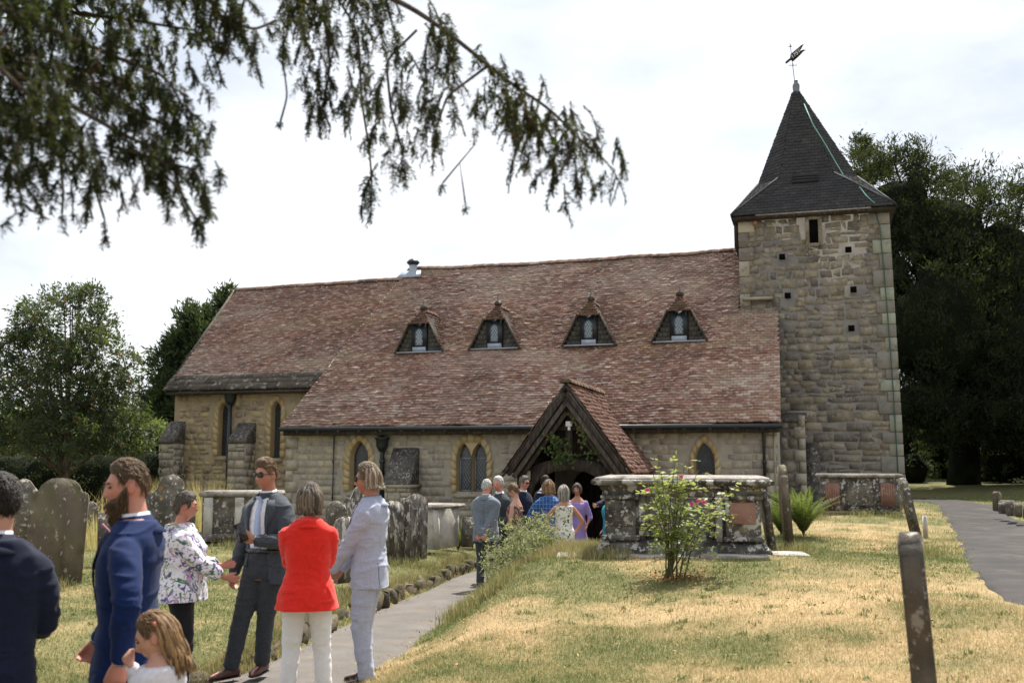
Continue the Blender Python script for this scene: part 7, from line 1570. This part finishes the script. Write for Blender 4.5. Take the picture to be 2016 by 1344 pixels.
# ------------------------------------------------ guests at the porch
FV = .015
def stand(p, sp_=.1): p.leg(-1, (-sp_, 0, 0)); p.leg(1, (sp_, .02, 0))
def far(label, px, Y, phi, H, sex, skin, **k): return Person(label, wx(px, Y), Y, phi, H, sex, skin, vox=FV, group=G_FAR, **k)
p = far('white-haired man in grey suit seen from behind with hands clasped behind his back', 958, 16.2, -14, 1.72, 'm', M_skinr, look=-22, wide=1.12, deep=1.15)
p.arm(1, (.0, -.2, .86), (1, -.4, 0), (-.7, -.1, -.5), (0, -1, 0), .8); p.arm(-1, (-.02, -.22, .83), (-1, -.4, 0), (.7, -.1, -.4), (0, 1, 0), .6); stand(p)
p.body(); p.jacket(M_greym, .44, .022, .97, amp=.006, seed=81); p.seam('back_seam', [(0, z * p.H) for z in np.linspace(.81, .45, 16)], M_suitgd, r=.003); p.collar(M_shirt, .006); p.collar(M_greym, .014, .824, .86, 'jacket_collar'); p.trousers(M_suitgd, seed=82); p.shoes(M_lens); p.cap(M_hwhite, .008, 0.084, .02, -.05, .006, .003, 20)
p = far('smiling white-haired guest peering past the grey-suited man', 983, 17.4, 140, 1.74, 'w', M_skinr, look=8, wide=1.1); p.arm(1, (.2, .12, .85)); p.arm(-1, (-.2, .12, .85)); stand(p)
p.body(); p.jacket(M_suitgd, .44, .02, .97, seed=83); p.trousers(M_suitgd); p.shoes(M_lens); p.cap(M_hwhite, .018, 0.079, .0, -.08, .02, .006, 21); p.collar(M_shirt, .006)
p = far('fair short-haired woman in sleeveless dark flowered dress looking down', 1014, 17.0, 62, 1.66, 'w', M_skin, look=4, nod=24); p.brow = M_hfair
p.arm(-1, (-.2, .2, .93), (-.3, -1, -.3), (.2, .9, .1), (1, 0, 0), .6); p.arm(1, (.16, .26, 1.0), (.3, -1, -.3), (-.2, .9, .1), (-1, 0, 0), .6); stand(p, .08)
p.body(); p.skirt(M_florn, hem=.14, grow=.012, flare=.04, neck=.8, seed=84); p.shoes(M_lens); p.cap(M_hfair, .016, 0.069, -.005, -.06, .02, .005, 22, .2)
mb = MB(); e_ = (p.el[-1] + p.wr[-1]) / 2; mb.add(*loft([(e_ + np.array([0, q * .5, z]), np.array([.05 * w, 0, 0]), np.array([0, .1 * w, 0]), .9) for q, z, w in ((0, .05, .7), (0, .0, 1.), (.02, -.2, 1.15), (.03, -.42, 1.2), (.03, -.5, .9))], 14)); me = remesh(mb, .012, 3); wrinkle(me, .01, 1.7, 3); o = p.put('navy_wrap', me, M_suitn); o.parent = None; o.matrix_parent_inverse = Matrix(); tag(o, 'navy wrap draped over the arm of the woman in the dark flowered dress', 'wrap')
p = far('grey-haired man with sunglasses and navy jacket behind the short-haired woman', 1030, 18.6, -128, 1.74, 'm', M_skinr, look=0); p.arm(1, (.24, .1, .86)); p.arm(-1, (-.24, .1, .86)); stand(p)
p.body(); p.jacket(M_suitn, .44, .022, .97, seed=85); p.collar(M_shirt, .006); p.trousers(cloth('stone_chinos', (.34, .3, .24)), seed=86); p.shoes(M_lens); p.cap(M_hgrey, .012, 0.079, .0, -.06, .022, .005, 23, .2); p.glasses(M_lens)
p = far('dark-haired man behind the blue checked blazer, reaching out to shake hands', 1071, 19.2, -50, 1.76, 'm', M_skint)
tgt = atY(1141, 1008, 18.3); q = tgt - p.b; p.arm(1, (q @ p.R, q @ p.F, q[2]), (.3, -.4, -1), None, (-1, 0, 0), .5); p.arm(-1, (-.24, .05, .84)); stand(p)
p.body(); p.jacket(M_suitn, .44, .022, .95, seed=87); p.collar(M_shirt, .006); p.cuffs(M_shirt, .95); p.trousers(M_suitn); p.shoes(M_lens); p.cap(M_hdark, .008, 0.079, .015, -.05, .014, .003, 24, fade=.5)
p = far('guest with wavy shoulder-length fair hair in blue checked blazer', 1079, 17.4, -10, 1.72, 'm', M_skin, look=-14, wide=1.08, deep=1.1)
p.arm(-1, (-.2, .1, .92), (-1, -.35, -.1), (.5, .7, -.3), (1, 0, 0), .6); p.arm(1, (.24, .14, .9)); stand(p)
p.body(); p.jacket(M_check, .44, .024, .97, seed=88); p.collar(M_check, .014, .824, .86, 'jacket_collar'); p.trousers(M_suitn); p.shoes(M_lens); p.cap(M_hfair, .02, 0.074, -.02, -.1, .018, .007, 25); p.locks(M_hfair, 110, .085, .9, math.pi, .014, .012, 26, puff=.016, name='wavy_hair', flick=.02)
p = far('woman with long straight grey hair in white flower print dress, back turned', 1109, 16.8, 2, 1.64, 'w', M_skint, look=-6)
p.arm(-1, (-.2, .12, .92), (-1, -.5, -.3), (.6, .7, -.1), (1, 0, 0), .5); p.arm(1, (.21, .1, .88), (1, -.4, -.2), (-.3, .8, -.4), (-1, 0, 0), .5); stand(p, .08)
p.body(); p.skirt(M_flord, hem=.2, grow=.012, flare=.03, neck=.805, seed=89); p.shoes(M_lens); p.cap(M_hgrey, .016, 0.074, -.02, -.11, .008, .003, 27); p.locks(M_hgrey, 120, .15, .85, math.pi, .012, .003, 28, puff=.012, name='long_hair')
p = far('smiling woman with brown fringe in lilac dress facing the camera by the porch', 1135, 19.0, 166, 1.62, 'w', M_skint, look=-4); p.brow = M_hbrown
p.arm(1, (.1, .16, 1.12), (.6, -.5, -.7), (-.4, .3, .6), (-.3, -.8, 0), .9); p.arm(-1, (-.2, .14, .86), (-.5, -1, 0)); stand(p, .08)
p.body(); p.skirt(M_lilac, hem=.16, grow=.014, flare=.06, neck=.785, sleeve=.25, seed=90); p.shoes(M_brownl); p.cap(M_hbrown, .014, 0.056, -.03, -.1, .012, .004, 29); p.locks(M_hbrown, 80, .06, .9, math.pi, .012, .004, 30, puff=.01, name='bobbed_hair')
for z in np.linspace(.62, .25, 11):
    pass
p = far('man in navy suit mostly hidden by the big tomb, arm out to shake hands', 1204, 18.8, 86, 1.78, 'm', M_skint, look=0)
tgt = atY(1152, 1006, 18.3); q = tgt - p.b; p.arm(1, (q @ p.R, q @ p.F, q[2]), (.4, -.3, -1), None, (-1, 0, 0), .5); p.arm(-1, (-.24, .05, .84)); stand(p)
p.body(); p.jacket(M_suitn, .44, .022, .95, seed=91); p.collar(M_shirt, .006); p.cuffs(M_shirt, .95); p.trousers(M_suitn); p.shoes(M_lens); p.cap(M_hdark, .01, 0.079, .01, -.05, .016, .004, 31)
p = far('woman in teal print dress glimpsed at the left end of the big tomb', 1197, 17.8, 100, 1.6, 'w', M_skint); p.arm(-1, (-.22, .06, .82)); p.arm(1, (.22, .06, .82)); stand(p, .08)
p.body(); p.skirt(M_teal, hem=.25, grow=.014, flare=.06, neck=.79, sleeve=.2, seed=92); p.shoes(M_lens); p.cap(M_hbrown, .014, 0.069, -.02, -.09, .012, .004, 32)

bpy.data.scenes.remove(SCR)
# ------------------------------------------------------------------ small plants
M_fern = surf('fern_frond', [(.035, .055, .015), (.07, .1, .025), (.15, .16, .045)], .9, 2, 2, .6, .25, 0, transl=.35)
M_rose = surf('rose_leaf', [(.06, .1, .025), (.13, .18, .045), (.26, .3, .09), (.36, .36, .12)], .9, 2, 2, .5, .3, 0, transl=.45)
M_pinkf = surf('magenta_petal', [(.6, .03, .25), (.75, .1, .4)], .8, 2, 2, .6, .2, 0, transl=.3); M_stem = surf('green_brown_stem', [(.07, .06, .03), (.12, .12, .05)], 0, 6, 3, .8, .2, .2)
M_weed = surf('grey_green_weed', [(.17, .18, .1), (.28, .29, .16), (.42, .41, .25)], .9, 2, 2, .8, .15, 0, transl=.35); M_straw = surf('tall_straw', [(.4, .3, .13), (.55, .43, .22), (.62, .52, .3)], .9, 2, 2, .8, .15, 0, transl=.3); M_purp = surf('purple_thistle', [(.3, .08, .3), (.42, .16, .42)], .8, 2, 2, .7, .2, 0)
M_vine = surf('vine_leaf', [(.03, .055, .016), (.06, .095, .025), (.13, .14, .04), (.25, .13, .05)], .9, 2, 2, .5, .3, 0, transl=.4)
def fern(label, c, n, L_, seed, tl=.4):
    r = np.random.default_rng(seed); c = np.asarray(c, float); t = thing('fern', label, 'fern', c, 'ferns by the church'); C = []; D = []; U = []; LN = []; WD = []; T_ = []; mb = MB()
    for k in range(n):
        a = r.uniform(0, 6.28); out = r.uniform(.2, .95); ln = L_ * r.uniform(.7, 1.1); h = np.array([math.cos(a), math.sin(a), 0]); P = [c + h * out * ln * q ** 1.6 + CZ * ln * (q - .28 * out * q ** 2.5) for q in np.linspace(0, 1, 22)]; P = np.array(P)
        mb.tube(P[::3], np.linspace(.006, .002, len(P[::3])), 4, False); T = norm_rows(np.gradient(P, axis=0)); sd = norm_rows(crs(T, np.array([-h[1], h[0], 0]) * 0 + CZ) + 1e-6); sd = np.tile(np.array([-h[1], h[0], 0]), (22, 1)); tb_ = r.normal(tl, .15)
        for sg in (-1, 1):
            for i in range(3, 22):
                for q in (0, .5):
                    w = ln * .15 * math.sin(math.pi * min(1, (i + q) / 21 * .95 + .05)) + .01; C.append(P[i] - T[i] * q * ln / 21); D.append(nz(sd[i] * sg + T[i] * .55 + r.normal(0, .08, 3))); U.append(nz(T[i] + r.normal(0, .1, 3))); LN.append(w); WD.append(ln * .011); T_.append(tb_ + r.normal(0, .08))
    obj('frond', leaf_quads(np.array(C), np.array(D), np.array(U), np.array(LN), np.array(WD), np.clip(T_, 0, 1), 'frond'), M_fern, t); mb.build('stalk', M_stem, t)
g_ = lambda x, y, Y: (lambda q: (q[0], q[1], gz(q[0], q[1])))(atY(x, y, Y))
fern('bright fern clump between the edge-on headstone and the tower tomb', g_(1582, 1055, 15.2), 34, .8, 1, .42)
fern('fern behind the two thin edge-on headstones', g_(1538, 1050, 15.6), 26, .75, 2, .35)
fern('dark fern growing under the twin window by the church wall', g_(902, 1060, 20.5), 24, .75, 3, .25)
fern('small fern at the wall just left of the grey-suited guest with clasped hands', g_(930, 1062, 21.5), 16, .7, 4, .3)
# rose bush
r = np.random.default_rng(40); base = np.array(g_(1322, 1146, 10.6)); rose = thing('rose_bush', 'leggy rose bush with pale green leaves and magenta flowers before the big tomb', 'bush', base); mb = MB(); tips = []
for tx, ty in ((1300, 915), (1330, 900), (1350, 905), (1275, 950), (1262, 985), (1345, 960), (1375, 925), (1405, 985), (1440, 965), (1390, 1000), (1310, 960), (1360, 1040), (1290, 1010), (1320, 990), (1420, 1010), (1335, 930), (1370, 1080), (1285, 930), (1325, 1050), (1310, 1080)):
    tp = atY(tx, ty, 10.6 + r.normal(0, .16)); st = base + np.array([r.normal(0, .06), r.normal(0, .05), -.03]); m = (st + tp) / 2 + np.array([(tp[0] - st[0]) * -.12 + r.normal(0, .03), r.normal(0, .04), .08]); P = smooth_poly([st, m, tp], 14); mb.tube(P, np.linspace(.009, .003, 14), 5); tips.append(P)
mb.build('stem', M_stem, rose); C = []; D = []; U = []; T_ = []; LN = []
for P in tips:
    top = P[-1][2]
    for k in range(17):
        q = r.uniform(.42, 1.02) ** .6; i = min(13, int(q * 13)); p = P[i] + r.normal(0, .05 + .035 * (q > .7), 3) * [1, 1, .8]; d = nz(r.normal(0, 1, 3) * [1, 1, .4] + [0, 0, -.1]); tl = np.clip(.25 + .45 * (p[2] - base[2]) / 1.35 + r.normal(0, .15), 0, 1)
        for j in range(5):
            f = (j // 2) * .028 + .012; sd = nz(crs(d, CZ)) * (1 if j % 2 else -1); dd_ = d if j == 4 else nz(sd + d * .4); C.append(p + d * f); D.append(nz(dd_ + r.normal(0, .15, 3))); U.append(nz(crs(dd_, CZ + r.normal(0, .4, 3)))); T_.append(tl + .2 + r.normal(0, .08)); LN.append(r.uniform(.042, .07))
obj('foliage', leaf_quads(np.array(C), np.array(D), np.array(U), np.array(LN), np.array(LN) * .34, np.clip(T_, 0, 1), 'foliage'), M_rose, rose)
for fx, fy_ in ((1340, 938), (1274, 964), (1374, 986), (1385, 988), (1362, 992)):
    p = atY(fx, fy_, 10.42); V = []; F = []
    for k in range(9): a = k * 2.4; d = nz((math.cos(a), math.sin(a) * .6 - .5, math.sin(a) * .8)); u = nz(crs(d, (0, 1, .2))); b = len(V); s_ = .03 if k < 5 else .02; V += [p, p + d * s_ * .6 + u * s_ * .5, p + d * s_ - np.array([0, .006, 0]), p + d * s_ * .6 - u * s_ * .5]; F.append((b, b + 1, b + 2, b + 3))
    obj('flower', mesh_py('flower', V, F, r.random()), M_pinkf, rose)
# fallen brown leaves round the rose foot
n = 500; X = base[0] + r.normal(.06, .2, n); Y = base[1] + r.normal(0, .16, n); C = np.stack([X, Y, ground_z(X, Y) + .02 + r.uniform(0, .02, n)], 1); D = norm_rows(r.normal(0, 1, (n, 3)) * [1, 1, .3]); U = norm_rows(crs(D, CZ + r.normal(0, .4, (n, 3))))
o = obj('leaf_litter', leaf_quads(C, D, U, r.uniform(.02, .045, n), .009, r.random(n), 'leaf_litter'), surf('dead_leaf', [(.12, .05, .02), (.26, .12, .05), (.34, .2, .1)], .9, 3, 2, .85, .1, 0), None, 'stuff'); o['label'] = 'dead brown leaves scattered round the rose foot'
# thistles and tall weeds on the bank by the path
r = np.random.default_rng(41); C = []; D = []; U = []; T_ = []; LN = []; mb = MB(); FC = []
for k in range(95):
    px_, Yw = r.uniform(958, 1085), r.uniform(12.6, 15.2); x_ = wx(px_, Yw); z_ = gz(x_, Yw)
    if abs(seg_dist(np.array([x_]), np.array([Yw]), PATH)[0]) < HWP + .05: continue
    H_ = r.uniform(.35, .8) * (1.1 if px_ < 1030 else .8); p = np.array([x_, Yw, z_]); P = [p + np.array([r.normal(0, .035) * q * 2, r.normal(0, .035) * q * 2, H_ * q]) for q in np.linspace(0, 1, 7)]; mb.tube(P, np.linspace(.0045, .0018, 7), 4, False)
    br = [P]
    for j in range(r.integers(3, 7)): i = r.integers(2, 6); e = P[i] + np.array([r.normal(0, .09), r.normal(0, .09), r.uniform(.06, .16)]); mb.tube([P[i], (P[i] + e) / 2 + [0, 0, -.01], e], [.003, .002, .0012], 4, False); br.append([P[i], (P[i] + e) / 2, e])
    for b in br:
        for q in range(11 if b is P else 6):
            i = r.uniform(0, len(b) - 1.01); a = np.asarray(b[int(i)]) + (np.asarray(b[int(i) + 1]) - np.asarray(b[int(i)])) * (i % 1); C.append(a); d = nz(r.normal(0, 1, 3) * [1, 1, .6] + [0, 0, .5]); D.append(d); U.append(nz(crs(d, r.normal(0, 1, 3)))); T_.append(r.uniform(.2, 1)); LN.append(r.uniform(.03, .085))
        if r.random() < .07: FC.append(b[-1])
mb.build('weed_stalk_mass', M_weed, None, 'stuff')['label'] = 'grey-green thistle and weed stalks on the bank beside the footpath'
o = obj('weed_foliage', leaf_quads(np.array(C), np.array(D), np.array(U), np.array(LN), np.array(LN) * .14, np.array(T_), 'weed_foliage'), M_weed, None, 'stuff'); o['label'] = 'feathery weed leaves on the bank beside the footpath'
mb = MB()
for p in FC: mb.lathe(p, [(.004, -.008), (.009, .0), (.01, .006), (.004, .013)], 6)
o = mb.build('thistle_flower_mass', M_purp, None, 'stuff'); o['label'] = 'small purple thistle heads among the weeds'
# tall straw grass below the chancel and clumps between stones
def straw(n, x0, x1, Y0, Y1, h0, h1, seed, label):
    r = np.random.default_rng(seed); Y = r.uniform(Y0, Y1, n); X = wx(r.uniform(x0, x1, n), Y); o = obj('tall_grass', blades('tall_grass', X, Y, r.uniform(h0, h1, n), .006, np.zeros(n) + r.uniform(0, 1, n), .35, seed), M_straw, None, 'stuff'); o['label'] = label
straw(1500, 270, 450, 21, 24.5, .5, 1.35, 51, 'tall straw-coloured grass stalks in front of the chancel wall')
straw(420, 150, 215, 17.5, 20, .3, .75, 52, 'tufty dry grass round the tiny headstone')
straw(120, 170, 300, 20, 22, .7, 1.2, 53, 'sparse tall grass stalks against the dark hedge')
tufts('long_grass', [tuple(atY(x, y, Y)[:2]) for x, y, Y in ((1205, 1105, 12.2), (1190, 1100, 12.3), (1160, 1090, 13.2), (1130, 1085, 13.6), (1560, 1070, 13.4), (1575, 1085, 13.2), (1545, 1080, 12.9), (1600, 1000, 19.5), (1700, 1003, 19.4), (1760, 1003, 19.2), (1830, 1060, 12.8), (1815, 1055, 12.6), (780, 1100, 17), (810, 1095, 17.2), (840, 1090, 17.4), (870, 1080, 18.3), (700, 1120, 14.5), (680, 1135, 12.5), (110, 1145, 12.2), (70, 1140, 12.3), (330, 1100, 13.3), (450, 1060, 18.), (490, 1058, 18.), (1830, 1340, 4.5), (1790, 1330, 4.8))], 150, .14, .06, .2, .004, .6, 54, 'grass tufts at the feet of tombs and headstones')
tufts('long_grass', [(x_, y_) for x_, y_ in zip(np.random.default_rng(3).uniform(-.2, 1.5, 46), np.random.default_rng(4).uniform(12.2, 15.2, 46))], 150, .16, .06, .2, .0045, .45, 55, 'rough uncut grass on the bank left of the big tomb')
# climber in the porch gable
r = np.random.default_rng(42); vb = pf(.9, PN - .15, -.3); vine = thing('climbing_plant', 'leafy climber trained across the dark gable of the timber porch', 'climber', vb); mb = MB(); VP = []
def pp(x, y): s_, z_ = on_wall(x, y, PN - .2); return cw(s_, PN - .2, z_)
for ln in ([(1225, 930), (1215, 905), (1190, 890), (1160, 893), (1120, 898), (1090, 880), (1075, 855)], [(1120, 898), (1110, 875), (1095, 862), (1078, 852)], [(1190, 890), (1170, 885), (1160, 882)], [(1165, 893), (1150, 865), (1145, 840), (1140, 828), (1128, 815)], [(1215, 905), (1200, 875), (1165, 850)]):
    P = smooth_poly([pp(*q) for q in ln], 24); mb.tube(P, np.linspace(.008, .004, 24), 5)
mb.build('stem', M_stem, vine); C = []; D = []; U = []; T_ = []
for x, y, n, s_, tl in ((1092, 862, 26, .07, .35), (1098, 880, 60, .12, .25), (1110, 895, 60, .12, .2), (1102, 908, 26, .07, .3), (1078, 852, 10, .05, .7), (1145, 842, 20, .06, .65), (1147, 865, 16, .06, .6), (1125, 815, 8, .04, .4), (1168, 888, 30, .07, .3), (1128, 900, 16, .06, .3), (1132, 828, 6, .03, .5)):
    for k in range(n): p = pp(x, y) + r.normal(0, 1, 3) * s_ * [1, .6, 1]; d = nz(np.array([r.normal(0, .6), r.normal(0, .4) - .3, -.6 + r.normal(0, .4)])); C.append(p); D.append(d); U.append(nz(crs(d, (0, 1, 0) + r.normal(0, .4, 3)))); T_.append(np.clip(tl + r.normal(0, .12), 0, 1))
obj('foliage', leaf_quads(np.array(C), np.array(D), np.array(U), r.uniform(.06, .1, len(C)), r.uniform(.022, .034, len(C)), np.array(T_), 'foliage'), M_vine, vine)
